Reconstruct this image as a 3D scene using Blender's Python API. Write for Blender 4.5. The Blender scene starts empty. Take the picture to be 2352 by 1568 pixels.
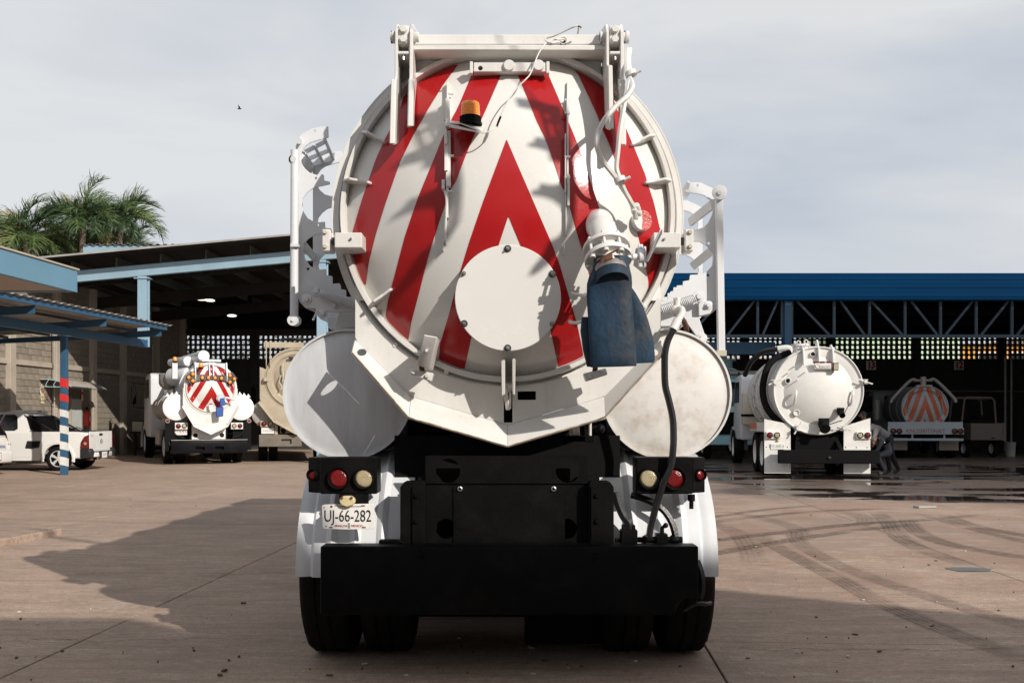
import bpy, bmesh, math, random
from mathutils import Vector, Matrix
random.seed(7)
R = math.radians
V3 = Vector
S = bpy.context.scene
COL = S.collection
# ---------------------------------------------------------------- camera, sky, sun, exposure
F, H, CX, HY = 2287.0, 1.40, 1176.0, 960.0          # focal length, eye height, axis and horizon in 2352-wide picture units
cam = bpy.data.cameras.new('camera'); cam.lens = 35.0; cam.sensor_width = 36.0
cam.shift_y = 176.0 / 2352.0; cam.clip_start = 0.05; cam.clip_end = 2000.0
cam_o = bpy.data.objects.new('camera', cam); COL.objects.link(cam_o)
cam_o.location = (0, 0, H); cam_o.rotation_euler = (R(90), 0, 0)
S.camera = cam_o
SUN = V3((.575, -.67, .47)).normalized()
world = bpy.data.worlds.new('World'); S.world = world; world.use_nodes = True
def make_world():
    nt = world.node_tree; nt.nodes.clear(); N = nt.nodes.new; L = nt.links.new
    out = N('ShaderNodeOutputWorld'); bg = N('ShaderNodeBackground'); bg.inputs[1].default_value = 0.10
    sky = N('ShaderNodeTexSky'); sky.sky_type = 'NISHITA'; sky.sun_disc = False
    sky.sun_elevation = math.asin(SUN.z); sky.sun_rotation = math.atan2(SUN.x, SUN.y)
    sky.air_density = 1.0; sky.dust_density = 1.5
    tc = N('ShaderNodeTexCoord'); mp = N('ShaderNodeMapping'); mp.inputs['Scale'].default_value = (1.0, 1.0, 3.2)
    mp.inputs['Location'].default_value = (0.35, 0.2, 0.1)
    L(tc.outputs['Generated'], mp.inputs[0])
    n1 = N('ShaderNodeTexNoise'); n1.inputs['Scale'].default_value = 2.1; n1.inputs['Detail'].default_value = 5; n1.inputs['Roughness'].default_value = .5
    n1.inputs['Distortion'].default_value = .35
    L(mp.outputs[0], n1.inputs['Vector'])
    r1 = N('ShaderNodeValToRGB'); e = r1.color_ramp.elements
    e[0].position = .36; e[0].color = (5.4, 5.9, 6.7, 1); e[1].position = .60; e[1].color = (7.8, 7.9, 8.0, 1)
    L(n1.outputs[0], r1.inputs[0])
    # brighter veil close to the horizon
    sx = N('ShaderNodeSeparateXYZ'); L(tc.outputs['Generated'], sx.inputs[0])
    mr = N('ShaderNodeMapRange'); mr.inputs[1].default_value = 0.0; mr.inputs[2].default_value = .22; mr.inputs[3].default_value = .5; mr.inputs[4].default_value = 0.0
    L(sx.outputs[2], mr.inputs[0])
    mv = N('ShaderNodeMixRGB'); mv.inputs[2].default_value = (7.3, 7.4, 7.6, 1)
    L(mr.outputs[0], mv.inputs[0]); L(r1.outputs[0], mv.inputs[1])
    zr = N('ShaderNodeMapRange'); zr.inputs[1].default_value = .36; zr.inputs[2].default_value = .95; zr.inputs[3].default_value = .93; zr.inputs[4].default_value = .66
    L(sx.outputs[2], zr.inputs[0]); mx = N('ShaderNodeMixRGB'); L(zr.outputs[0], mx.inputs[0])
    L(sky.outputs[0], mx.inputs[1]); L(mv.outputs[0], mx.inputs[2])
    L(mx.outputs[0], bg.inputs[0]); L(bg.outputs[0], out.inputs[0])
sun = bpy.data.lights.new('sun', 'SUN'); sun.energy = 4.4; sun.angle = R(.6); sun.color = (1.0, .935, .85)
sun_o = bpy.data.objects.new('sun', sun); COL.objects.link(sun_o)
sun_o.rotation_euler = SUN.to_track_quat('Z', 'Y').to_euler()
sun_o.location = (20, -30, 30)
vs = S.view_settings; vs.view_transform = 'Standard'; vs.look = 'None'; vs.gamma = 1; vs.use_curve_mapping = False; vs.exposure = 0.0
make_world()
S.cycles.max_bounces = 6; S.cycles.diffuse_bounces = 3; S.cycles.glossy_bounces = 3; S.cycles.transparent_max_bounces = 8
S.cycles.sample_clamp_indirect = 6

# ---------------------------------------------------------------- helpers
def at(u, v, Y):
    return V3(((u - CX) * Y / F, Y, H + (HY - v) * Y / F))
def gnd(u, v, z=0.0):
    Y = (H - z) * F / (v - HY); return V3(((u - CX) * Y / F, Y, z))
def c1(x, y): return (631.7 + .25635 * x, 28.7 + .25635 * y)
def c2(x, y): return (1148.5 + .25635 * x, 28.7 + .25635 * y)
def c3(x, y): return (631.7 + .25635 * x, 402.0 + .25635 * y)
def c4(x, y): return (1148.5 + .25635 * x, 402.0 + .25635 * y)
def c5(x, y): return (631.7 + .25635 * x, 746.5 + .25635 * y)
def c6(x, y): return (1148.5 + .25635 * x, 746.5 + .25635 * y)
ROOTLOC = {}
def tag(o, label=None, cat=None, group=None, kind=None):
    if label: o['label'] = label
    if cat: o['category'] = cat
    if group: o['group'] = group
    if kind: o['kind'] = kind
    return o
def empty(name, label, cat, loc=(0, 0, 0), rz=0.0, group=None, world_coords=False, kind=None):
    o = bpy.data.objects.new(name, None); COL.objects.link(o)
    o.location = loc; o.rotation_euler = (0, 0, rz); o.empty_display_size = .2
    if world_coords: ROOTLOC[o.name] = V3(loc)
    return tag(o, label, cat, group, kind)
def attach(o, parent):
    if parent is not None:
        o.parent = parent
        if parent.name in ROOTLOC: o.matrix_parent_inverse = Matrix.Translation(-ROOTLOC[parent.name])
    return o
def perp(d):
    d = V3(d).normalized(); a = V3((0, 0, 1)) if abs(d.z) < .9 else V3((1, 0, 0))
    x = d.cross(a).normalized(); return x, d.cross(x).normalized()
def smooth_path(pts, k=4):
    P = [V3(p) for p in pts]; out = []
    for i in range(len(P) - 1):
        p0, p1, p2, p3 = P[max(i - 1, 0)], P[i], P[i + 1], P[min(i + 2, len(P) - 1)]
        for j in range(k):
            t = j / k
            out.append(.5 * ((2 * p1) + (p2 - p0) * t + (2 * p0 - 5 * p1 + 4 * p2 - p3) * t * t + (3 * p1 - p0 - 3 * p2 + p3) * t ** 3))
    out.append(P[-1]); return out
class MB:
    def __init__(s): s.v = []; s.f = []
    def add(s, vs, fs):
        b = len(s.v); s.v += [tuple(p) for p in vs]; s.f += [tuple(b + i for i in f) for f in fs]; return s
    def box(s, x0, x1, y0, y1, z0, z1):
        return s.add([(x, y, z) for x in (x0, x1) for y in (y0, y1) for z in (z0, z1)],
                     [(0, 1, 3, 2), (4, 6, 7, 5), (0, 4, 5, 1), (2, 3, 7, 6), (0, 2, 6, 4), (1, 5, 7, 3)])
    def obox(s, c, a, b, d):
        c, a, b, d = V3(c), V3(a), V3(b), V3(d)
        return s.add([c + i * a + j * b + k * d for i in (-1, 1) for j in (-1, 1) for k in (-1, 1)],
                     [(0, 1, 3, 2), (4, 6, 7, 5), (0, 4, 5, 1), (2, 3, 7, 6), (0, 2, 6, 4), (1, 5, 7, 3)])
    def bar(s, p0, p1, w, h, up=(0, 0, 1)):
        p0, p1 = V3(p0), V3(p1); d = (p1 - p0); up = V3(up)
        x = d.cross(up).normalized(); z = x.cross(d).normalized()
        return s.obox((p0 + p1) / 2, d / 2, x * w / 2, z * h / 2)
    def cyl(s, p0, p1, r0, r1=None, n=16, cap=True):
        p0, p1 = V3(p0), V3(p1); r1 = r0 if r1 is None else r1; x, y = perp(p1 - p0)
        vs = []
        for p, r in ((p0, r0), (p1, r1)):
            vs += [p + (x * math.cos(2 * math.pi * i / n) + y * math.sin(2 * math.pi * i / n)) * r for i in range(n)]
        fs = [(i, (i + 1) % n, n + (i + 1) % n, n + i) for i in range(n)]
        if cap: fs += [tuple(range(n))[::-1], tuple(range(n, 2 * n))]
        return s.add(vs, fs)
    def hexa(s, c, d, r, h): return s.cyl(c, V3(c) + V3(d).normalized() * h, r, r * .96, 6)
    def tube(s, pts, r, n=8, k=1, cap=True):
        P = smooth_path(pts, k) if k > 1 else [V3(p) for p in pts]
        rr = r if isinstance(r, (list, tuple)) else [r] * len(P)
        x = None; vs = []
        for i, p in enumerate(P):
            d = (P[min(i + 1, len(P) - 1)] - P[max(i - 1, 0)]).normalized()
            if x is None: x, _ = perp(d)
            x = (x - d * x.dot(d)).normalized(); y = d.cross(x)
            q = rr[min(int(i * len(rr) / len(P)), len(rr) - 1)]
            vs += [p + (x * math.cos(2 * math.pi * j / n) + y * math.sin(2 * math.pi * j / n)) * q for j in range(n)]
        fs = [(i * n + j, i * n + (j + 1) % n, (i + 1) * n + (j + 1) % n, (i + 1) * n + j) for i in range(len(P) - 1) for j in range(n)]
        if cap: fs += [tuple(range(n))[::-1], tuple(range((len(P) - 1) * n, len(P) * n))]
        return s.add(vs, fs)
    def prism(s, pts, vec):
        P = [V3(p) for p in pts]; vec = V3(vec); n = len(P)
        return s.add(P + [p + vec for p in P], [tuple(range(n)), tuple(range(2 * n - 1, n - 1, -1))] + [(i, n + i, n + (i + 1) % n, (i + 1) % n) for i in range(n)])
    def rev(s, prof, o, axis, n=32, a0=0.0, a1=None, closed=False):
        """prof: (radius, height along axis)"""
        o = V3(o); ax = V3(axis).normalized(); x, y = perp(ax); full = a1 is None
        m = n if full else n + 1; a1 = a0 + 2 * math.pi if full else a1; vs = []
        for i in range(m):
            a = a0 + (a1 - a0) * i / n; e = x * math.cos(a) + y * math.sin(a)
            vs += [o + e * r + ax * h for r, h in prof]
        k = len(prof); fs = []
        for i in range(n):
            j = (i + 1) % m
            for q in range(k if closed else k - 1):
                q2 = (q + 1) % k
                fs.append((i * k + q, j * k + q, j * k + q2, i * k + q2))
        return s.add(vs, fs)
    def grid(s, rows):
        n = len(rows[0]); vs = [p for r in rows for p in r]
        return s.add(vs, [(i * n + j, i * n + j + 1, (i + 1) * n + j + 1, (i + 1) * n + j) for i in range(len(rows) - 1) for j in range(n - 1)])
    def loft(s, secs, cap=True):
        n = len(secs[0]); vs = [p for r in secs for p in r]
        fs = [(i * n + j, i * n + (j + 1) % n, (i + 1) * n + (j + 1) % n, (i + 1) * n + j) for i in range(len(secs) - 1) for j in range(n)]
        if cap: fs += [tuple(range(n))[::-1], tuple(range((len(secs) - 1) * n, len(secs) * n))]
        return s.add(vs, fs)
    def ball(s, c, r, n=12, sq=(1, 1, 1)):
        m = n // 2; c = V3(c); rows = []
        for i in range(m + 1):
            t = math.pi * i / m
            rows.append([c + V3((math.sin(t) * math.cos(2 * math.pi * j / n) * r * sq[0], math.sin(t) * math.sin(2 * math.pi * j / n) * r * sq[1], math.cos(t) * r * sq[2])) for j in range(n + 1)])
        return s.grid(rows)
    def mesh(s, name, bevel=0.0, smooth=35, weld=False, seg=1):
        me = bpy.data.meshes.new(name); me.from_pydata(s.v, [], s.f)
        bm = bmesh.new(); bm.from_mesh(me)
        bmesh.ops.remove_doubles(bm, verts=bm.verts, dist=1e-5)
        bmesh.ops.recalc_face_normals(bm, faces=bm.faces)
        if bevel > 0:
            es = [e for e in bm.edges if len(e.link_faces) == 2 and e.calc_face_angle(0) > R(32)]
            bmesh.ops.bevel(bm, geom=es, offset=bevel, segments=seg, affect='EDGES', clamp_overlap=True, profile=.5)
        bm.to_mesh(me); bm.free()
        if smooth:
            me.polygons.foreach_set('use_smooth', [True] * len(me.polygons))
            me.set_sharp_from_angle(angle=R(smooth))
        return me
    def build(s, name, m, parent=None, bevel=0.0, smooth=35, label=None, kind=None, seg=1):
        me = s.mesh(name, bevel, smooth, seg=seg)
        for x in (m if isinstance(m, (list, tuple)) else [m]): me.materials.append(x)
        o = bpy.data.objects.new(name, me); COL.objects.link(o); attach(o, parent)
        return tag(o, label, kind=kind)
def copy_obj(o, parent=None, loc=None, rz=None):
    c = o.copy(); COL.objects.link(c)
    if parent is not None:
        c.parent = parent
        c.matrix_parent_inverse = Matrix.Translation(-ROOTLOC[parent.name]) if parent.name in ROOTLOC else Matrix()
    if loc is not None: c.location = loc
    if rz is not None: c.rotation_euler = (c.rotation_euler[0], c.rotation_euler[1], rz)
    for ch in list(o.children):
        copy_obj(ch, c)
    return c
def cut(o, cutter):
    """real holes: boolean difference, applied; the cutter is thrown away"""
    me = cutter.mesh('cutter', smooth=0)
    k = bpy.data.objects.new('cutter', me); COL.objects.link(k)
    if o.parent is not None and o.parent.name not in ROOTLOC:
        k.parent = o.parent
    md = o.modifiers.new('b', 'BOOLEAN'); md.object = k; md.operation = 'DIFFERENCE'; md.solver = 'EXACT'
    bpy.context.view_layer.update()
    dg = bpy.context.evaluated_depsgraph_get()
    nm = bpy.data.meshes.new_from_object(o.evaluated_get(dg))
    o.modifiers.clear(); old = o.data; o.data = nm; nm.name = old.name + '_cut'
    bpy.data.objects.remove(k); bpy.data.meshes.remove(me)
    nm.set_sharp_from_angle(angle=R(35))
def text(body, name, m, parent, loc, size, sx=1.0, rot=(R(90), 0, 0), label=None, ext=.001, align='CENTER', bold=0.0):
    cu = bpy.data.curves.new(name, 'FONT'); cu.body = body; cu.size = size; cu.align_x = align; cu.align_y = 'CENTER'; cu.extrude = ext
    cu.resolution_u = 3; cu.offset = bold
    o = bpy.data.objects.new(name, cu); COL.objects.link(o); cu.materials.append(m)
    bpy.context.view_layer.update()
    me = bpy.data.meshes.new_from_object(o.evaluated_get(bpy.context.evaluated_depsgraph_get())); bpy.data.objects.remove(o)
    o = bpy.data.objects.new(name, me); COL.objects.link(o)
    if not me.materials: me.materials.append(m)
    o.location = loc; o.rotation_euler = rot; o.scale = (sx, 1, 1); attach(o, parent)
    return tag(o, label)

# ---------------------------------------------------------------- materials
MATS = {}
def mat(name, col, rough=.5, metal=0.0, var=.10, vs=3.0, bump=0.0, bs=40.0, dirt=0.0, dirtcol=(.16, .11, .07), ds=1.6, spec=.5, coat=0.0, stretch=(1, 1, 1), emit=None, trans=0.0, spots=0.0):
    m = bpy.data.materials.new(name); m.use_nodes = True; nt = m.node_tree; N = nt.nodes.new; L = nt.links.new
    b = nt.nodes['Principled BSDF']
    b.inputs['Roughness'].default_value = rough; b.inputs['Metallic'].default_value = metal
    b.inputs['Specular IOR Level'].default_value = spec; b.inputs['Coat Weight'].default_value = coat
    if trans: b.inputs['Transmission Weight'].default_value = trans
    tc = N('ShaderNodeTexCoord'); mp = N('ShaderNodeMapping'); mp.inputs['Scale'].default_value = stretch; L(tc.outputs['Object'], mp.inputs[0])
    n = N('ShaderNodeTexNoise'); n.inputs['Scale'].default_value = vs; n.inputs['Detail'].default_value = 6; n.inputs['Roughness'].default_value = .6
    L(mp.outputs[0], n.inputs['Vector'])
    mr = N('ShaderNodeMapRange'); mr.inputs[1].default_value = .3; mr.inputs[2].default_value = .7; mr.inputs[3].default_value = 1 - var; mr.inputs[4].default_value = 1 + var * .6
    L(n.outputs[0], mr.inputs[0])
    mul = N('ShaderNodeMixRGB'); mul.blend_type = 'MULTIPLY'; mul.inputs[0].default_value = 1; mul.inputs[1].default_value = (*col, 1)
    L(mr.outputs[0], mul.inputs[2]); last = mul.outputs[0]
    def over(last, c, scale, lo, hi, amt, seed):
        d = N('ShaderNodeTexNoise'); d.inputs['Scale'].default_value = scale; d.inputs['Detail'].default_value = 9; d.inputs['Roughness'].default_value = .68
        a = N('ShaderNodeVectorMath'); a.inputs[1].default_value = (seed, seed * 1.7, -seed); L(mp.outputs[0], a.inputs[0]); L(a.outputs[0], d.inputs['Vector'])
        q = N('ShaderNodeMapRange'); q.inputs[1].default_value = lo; q.inputs[2].default_value = hi; q.inputs[3].default_value = 0; q.inputs[4].default_value = amt
        L(d.outputs[0], q.inputs[0]); x = N('ShaderNodeMixRGB'); x.inputs[2].default_value = (*c, 1)
        L(q.outputs[0], x.inputs[0]); L(last, x.inputs[1]); return x.outputs[0]
    if dirt: last = over(last, dirtcol, ds, .5, .78, dirt, 3.1)
    if spots: last = over(last, dirtcol, 26, .66, .72, spots, 9.4)
    L(last, b.inputs['Base Color'])
    r2 = N('ShaderNodeMapRange'); r2.inputs[1].default_value = .3; r2.inputs[2].default_value = .7; r2.inputs[3].default_value = max(rough - .07, .02); r2.inputs[4].default_value = min(rough + .1, 1)
    L(n.outputs[0], r2.inputs[0]); L(r2.outputs[0], b.inputs['Roughness'])
    if bump:
        bn = N('ShaderNodeTexNoise'); bn.inputs['Scale'].default_value = bs; bn.inputs['Detail'].default_value = 4; L(mp.outputs[0], bn.inputs['Vector'])
        bp = N('ShaderNodeBump'); bp.inputs['Strength'].default_value = bump; bp.inputs['Distance'].default_value = .01; L(bn.outputs[0], bp.inputs['Height']); L(bp.outputs[0], b.inputs['Normal'])
    if emit:
        b.inputs['Emission Color'].default_value = (*emit[0], 1); b.inputs['Emission Strength'].default_value = emit[1]
    MATS[name] = m; return m
M = MATS
mat('white_paint', (.69, .677, .645), .33, var=.05, bump=.08, bs=28, dirt=.28, dirtcol=(.42, .33, .23), ds=3.5, spots=.35, stretch=(2.2, 2.2, .7))
mat('white_door', (.69, .677, .645), .24, var=.03, bump=.05, bs=16, dirt=.14, dirtcol=(.5, .43, .33), ds=2.2, spots=.14)
mat('grubby_white', (.74, .72, .68), .45, var=.06, bump=.12, bs=30, dirt=.35, dirtcol=(.33, .25, .17), ds=5, spots=.5)
mat('cool_white', (.68, .69, .71), .35, var=.04, bump=.05, dirt=.08, dirtcol=(.4, .36, .3), ds=4, spots=.2)
mat('red_stripe', (.38, .010, .012), .19, var=.08, bump=.05, bs=60, spots=.12, dirtcol=(.6, .2, .2))
mat('black_paint', (.004, .004, .0042), .48, var=.3, bump=.15, bs=60, dirt=.3, dirtcol=(.022, .019, .016), ds=5, spots=.5, spec=.09)
mat('black_matt', (.005, .005, .0055), .75, var=.3, bump=.2, bs=40, dirt=.1, dirtcol=(.02, .018, .016), ds=3, spec=.12)
mat('dark_hole', (.004, .004, .004), .9, var=0)
mat('rubber', (.009, .0085, .008), .8, var=.3, bump=.3, bs=50, dirt=.25, dirtcol=(.04, .03, .022), ds=6, spec=.15)
mat('hose_rubber', (.012, .012, .013), .35, var=.2, bump=.15, bs=80, spots=.15, dirtcol=(.2, .2, .18))
mat('alloy', (.66, .67, .69), .45, metal=.18, var=.12, vs=2, bump=.06, bs=20, dirt=.35, dirtcol=(.42, .38, .33), ds=3, stretch=(6, 1, 1.2), spots=.25)
mat('stained_alloy', (.71, .69, .66), .48, metal=.03, var=.10, vs=2, bump=.08, bs=20, dirt=.75, dirtcol=(.36, .26, .17), ds=6, spots=.7)
mat('steel', (.45, .44, .42), .35, metal=.9, var=.2)
mat('dark_steel', (.10, .10, .10), .4, metal=.8, var=.3)
mat('rust', (.13, .055, .03), .85, var=.5, vs=12, bump=.4, bs=60)
mat('rusty_cream', (.55, .50, .40), .5, var=.15, dirt=.8, dirtcol=(.13, .07, .04), ds=6)
mat('hose_blue', (.013, .036, .068), .6, var=.45, vs=5, bump=.35, bs=35, dirt=.7, dirtcol=(.10, .088, .07), ds=3.5, spots=.35, stretch=(1.3, 1, .8), spec=.3)
mat('amber', (.95, .30, .03), .2, var=.1, spec=.6, coat=.4)
mat('red_lens', (.16, .004, .006), .2, var=.2, bump=.3, bs=90, coat=.3, dirt=.3, dirtcol=(.12, .05, .04), ds=14)
mat('clear_lens', (.42, .35, .22), .2, var=.15, bump=.3, bs=90, coat=.3, dirt=.4, dirtcol=(.22, .17, .1), ds=14)
mat('plate_white', (.76, .75, .72), .35, var=.05, dirt=.2, dirtcol=(.4, .33, .25), ds=20)
mat('print_black', (.012, .012, .012), .5, var=0)
mat('print_red', (.42, .02, .03), .5, var=.05)
mat('print_grey', (.25, .25, .25), .5, var=.05)
mat('print_blue', (.03, .06, .25), .5, var=.05)
mat('gold', (.55, .36, .08), .35, metal=.6)
mat('cream_plastic', (.62, .52, .30), .4, var=.1, dirt=.4, ds=9)
mat('steel_light_blue', (.26, .385, .47), .5, var=.10, vs=1.5, bump=.08, dirt=.15, dirtcol=(.25, .33, .40), ds=3)
mat('steel_blue', (.028, .095, .175), .5, var=.12, vs=1.2, dirt=.12, dirtcol=(.1, .16, .22), ds=3)
mat('fascia_blue', (.125, .255, .35), .55, var=.06, vs=1.3, bump=.1, bs=60, dirt=.1, dirtcol=(.22, .34, .44), ds=2)
mat('deep_blue', (.0, .032, .095), .6, var=.18, vs=.8, stretch=(.3, 1, 4), bump=.05, bs=8, spec=.05)
mat('truss_blue', (.048, .082, .112), .5, var=.15)
mat('soffit', (.42, .36, .31), .8, var=.06, bump=.1, bs=60)
mat('post_red', (.58, .03, .03), .45, var=.08)
mat('post_white', (.72, .71, .67), .5, var=.08, dirt=.2, ds=5)
mat('zinc', (.42, .40, .37), .5, metal=.4, var=.2, vs=1.5, stretch=(1, .2, 1), dirt=.3, dirtcol=(.2, .15, .11), ds=2)
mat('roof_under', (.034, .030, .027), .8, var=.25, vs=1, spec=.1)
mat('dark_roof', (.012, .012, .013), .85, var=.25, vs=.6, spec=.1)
mat('block_grey', (.23, .195, .155), .9, var=.16, vs=2.2, bump=.5, bs=45, dirt=.3, dirtcol=(.20, .165, .13), ds=1.5)
mat('block_tan', (.27, .225, .18), .9, var=.16, vs=2.2, bump=.5, bs=45, dirt=.3, dirtcol=(.22, .18, .14), ds=1.5)
mat('mortar', (.25, .215, .175), .95, var=.12, vs=3, bump=.4, bs=50)
mat('concrete', (.42, .36, .29), .9, var=.14, vs=2, bump=.3, bs=40, dirt=.3, dirtcol=(.24, .19, .15), ds=1.2)
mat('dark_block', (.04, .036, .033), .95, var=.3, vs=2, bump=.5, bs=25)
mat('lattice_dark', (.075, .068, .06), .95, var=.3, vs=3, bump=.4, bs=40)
mat('leaf_palm', (.095, .145, .045), .5, var=.5, vs=1.1, spec=.4)
mat('leaf_palm_yellow', (.24, .22, .075), .5, var=.4, vs=1.1)
mat('leaf_palm_dark', (.05, .095, .038), .5, var=.4, vs=1.2)
mat('bark', (.20, .16, .12), .9, var=.3, bump=.5, bs=10)
mat('leaf_green', (.06, .10, .03), .55, var=.5, vs=1)
mat('car_white', (.74, .73, .70), .22, var=.02, coat=.5, dirt=.05, dirtcol=(.5, .42, .3), ds=2)
mat('car_black', (.02, .021, .023), .45, var=.1)
mat('glass_dark', (.008, .008, .009), .07, var=0, spec=.6)
mat('chrome', (.6, .6, .6), .18, metal=1, var=.05)
mat('beige_paint', (.40, .34, .25), .5, var=.1, vs=2, bump=.1, dirt=.4, dirtcol=(.20, .14, .09), ds=2.5, spots=.35)
mat('pale_blue_paint', (.35, .58, .64), .4, var=.06, dirt=.15, ds=3)
mat('orange_stripe', (.55, .10, .015), .4, var=.12, vs=3)
mat('grey_stripe', (.40, .46, .49), .4, var=.08)
mat('coral', (.60, .22, .14), .5, var=.1, dirt=.3, ds=4)
mat('skin', (.42, .22, .14), .5, var=.08)
mat('hair', (.018, .013, .010), .6, var=.3)
mat('hoodie', (.20, .195, .195), .95, var=.12, vs=9, bump=.4, bs=60)
mat('denim', (.018, .019, .025), .95, var=.2, vs=8, bump=.3, bs=60)
mat('navy_cloth', (.005, .007, .012), .9, var=.2, bump=.3, bs=60)
mat('shoe', (.05, .045, .04), .8, var=.2)
mat('house_green', (.52, .66, .46), .9, var=.05, vs=.6)
mat('house_white', (.78, .76, .72), .9, var=.05, vs=.6)
mat('house_orange', (.68, .34, .08), .9, var=.08, vs=.6)
mat('house_brick', (.34, .20, .16), .9, var=.2, vs=2)
mat('office_wall', (.62, .58, .52), .9, var=.06, vs=.6)
mat('lamp_lit', (.9, .9, .85), .5, emit=((1, .95, .75), 1.6))
mat('bird_dark', (.03, .03, .03), .8)
mat('polycarb', (.55, .50, .44), .3, var=.1)
mat('yellow_line', (.45, .30, .05), .8, var=.3, vs=8)
# ---------------------------------------------------------------- ground
def ground_mat():
    m = bpy.data.materials.new('yard_concrete'); m.use_nodes = True; nt = m.node_tree; N = nt.nodes.new; L = nt.links.new
    b = nt.nodes['Principled BSDF']; geo = N('ShaderNodeNewGeometry'); P = geo.outputs['Position']
    def noise(scale, det=5, st=(1, 1, 1), off=(0, 0, 0), rough=.6, dist=0.0):
        mp = N('ShaderNodeMapping'); mp.inputs['Scale'].default_value = st; mp.inputs['Location'].default_value = off; L(P, mp.inputs[0])
        n = N('ShaderNodeTexNoise'); n.inputs['Scale'].default_value = scale; n.inputs['Detail'].default_value = det
        n.inputs['Roughness'].default_value = rough; n.inputs['Distortion'].default_value = dist; L(mp.outputs[0], n.inputs['Vector']); return n.outputs[0]
    def rng(x, a, b_, c=0.0, d=1.0, smooth=True):
        q = N('ShaderNodeMapRange'); q.interpolation_type = 'SMOOTHSTEP' if smooth else 'LINEAR'
        for i, vv in enumerate((a, b_, c, d)): q.inputs[i + 1].default_value = vv
        L(x, q.inputs[0]); return q.outputs[0]
    def mixc(f, a, c):
        x = N('ShaderNodeMixRGB'); L(f, x.inputs[0])
        if isinstance(a, tuple): x.inputs[1].default_value = (*a, 1)
        else: L(a, x.inputs[1])
        x.inputs[2].default_value = (*c, 1); return x.outputs[0]
    def mth(op, a, c):
        x = N('ShaderNodeMath'); x.operation = op
        for i, q in enumerate((a, c)):
            if isinstance(q, (int, float)): x.inputs[i].default_value = q
            else: L(q, x.inputs[i])
        return x.outputs[0]
    base = mixc(rng(noise(.35, 6), .35, .7), (.375, .264, .197), (.475, .340, .254))
    base = mixc(rng(noise(.9, 7, off=(5, 2, 0), rough=.7), .46, .72, 0, .75), base, (.245, .178, .137))
    base = mixc(rng(noise(2.5, 8, st=(.25, 1.6, 1), off=(1, 7, 0), rough=.7), .52, .74, 0, .45), base, (.23, .165, .13))   # dirt swept across
    base = mixc(rng(noise(14, 8, off=(9, 1, 0), rough=.75), .52, .63, 0, .5), base, (.47, .37, .29))
    base = mixc(rng(noise(.22, 5, st=(.6, 1, 1), off=(12, 8, 0), rough=.55), .50, .70, 0, .5), base, (.215, .155, .122))
    base = mixc(rng(noise(5, 9, st=(.35, 2.2, 1), off=(21, 3, 0), rough=.72), .47, .585, 0, .6), base, (.275, .20, .155))
    base = mixc(rng(noise(3.2, 9, st=(.5, 1.5, 1), off=(41, 13, 0), rough=.75), .515, .62, 0, .5), base, (.53, .42, .33))
    base = mixc(rng(noise(30, 6, st=(.6, 1.3, 1), off=(17, 5, 0), rough=.7), .49, .60, 0, .55), base, (.235, .172, .135))
    base = mixc(rng(noise(70, 3, off=(3, 3, 0)), .56, .66, 0, .6), base, (.16, .115, .09))      # grit
    base = mixc(rng(noise(45, 2, off=(8, 4, 0)), .70, .76, 0, .7), base, (.55, .48, .42))
    base = mixc(rng(noise(8, 5, st=(.5, 1, 1), off=(2, 9, 0)), .68, .76, 0, .6), base, (.22, .11, .07))   # red earth scraps
    base = mixc(rng(noise(1.3, 6, off=(31, 4, 0)), .66, .74, 0, .35), base, (.20, .17, .15))              # oil
    # wet yard in front of and inside the wash bay
    sp = N('ShaderNodeSeparateXYZ'); L(P, sp.inputs[0]); x, y = sp.outputs[0], sp.outputs[1]
    wob = mth('MULTIPLY', mth('SUBTRACT', noise(.45, 6, st=(1, .6, 1), off=(4, 4, 0), rough=.65), .5), 9.0)
    wob2 = mth('MULTIPLY', mth('SUBTRACT', noise(.5, 4, off=(14, 4, 0)), .5), 5.0)
    wet = mth('MULTIPLY', rng(mth('ADD', y, wob), 15.6, 19.0), rng(mth('ADD', x, wob2), 2.6, 5.2))
    red = mth('MULTIPLY', mth('MULTIPLY', rng(noise(.8, 7, off=(3, 17, 0), rough=.7), .44, .58), rng(x, 1.0, 3.0)), mth('MULTIPLY', rng(y, 6.5, 9.5), rng(y, 19.0, 15.5)))
    base = mixc(mth('MULTIPLY', red, .5), base, (.27, .155, .105))
    pud = mth('MULTIPLY', mth('MULTIPLY', rng(noise(.55, 5, st=(.55, 1.3, 1), off=(6, 3.2, 0), rough=.55), .495, .555), rng(y, 15.5, 17.5)), rng(x, 4.0, 6.2))
    pud = mth('MULTIPLY', pud, rng(y, 31.0, 28.0))
    base = mixc(mth('MULTIPLY', wet, .78), base, (.060, .042, .034))
    base = mixc(pud, base, (.022, .018, .016))
    # small puddle in the open concrete
    L(base, b.inputs['Base Color'])
    rr = mth('SUBTRACT', .88, mth('MULTIPLY', wet, mth('ADD', .36, mth('MULTIPLY', noise(6, 5, st=(.4, 1.4, 1)), .42))))
    rr = mth('MAXIMUM', mth('SUBTRACT', rr, mth('MULTIPLY', pud, 1.0)), .035)
    L(rr, b.inputs['Roughness'])
    dry = mth('SUBTRACT', 1.0, mth('MINIMUM', mth('ADD', pud, mth('MULTIPLY', wet, .65)), 1.0))
    broom = noise(9, 4, st=(9, .5, 1), off=(0, 0, 0)); fine = noise(55, 5)
    hgt = mth('ADD', mth('MULTIPLY', broom, .5), fine)
    bp = N('ShaderNodeBump'); bp.inputs['Distance'].default_value = .012; L(mth('MULTIPLY', dry, .7), bp.inputs['Strength']); L(hgt, bp.inputs['Height']); L(bp.outputs[0], b.inputs['Normal'])
    MATS['yard_concrete'] = m
ground_mat()
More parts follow.
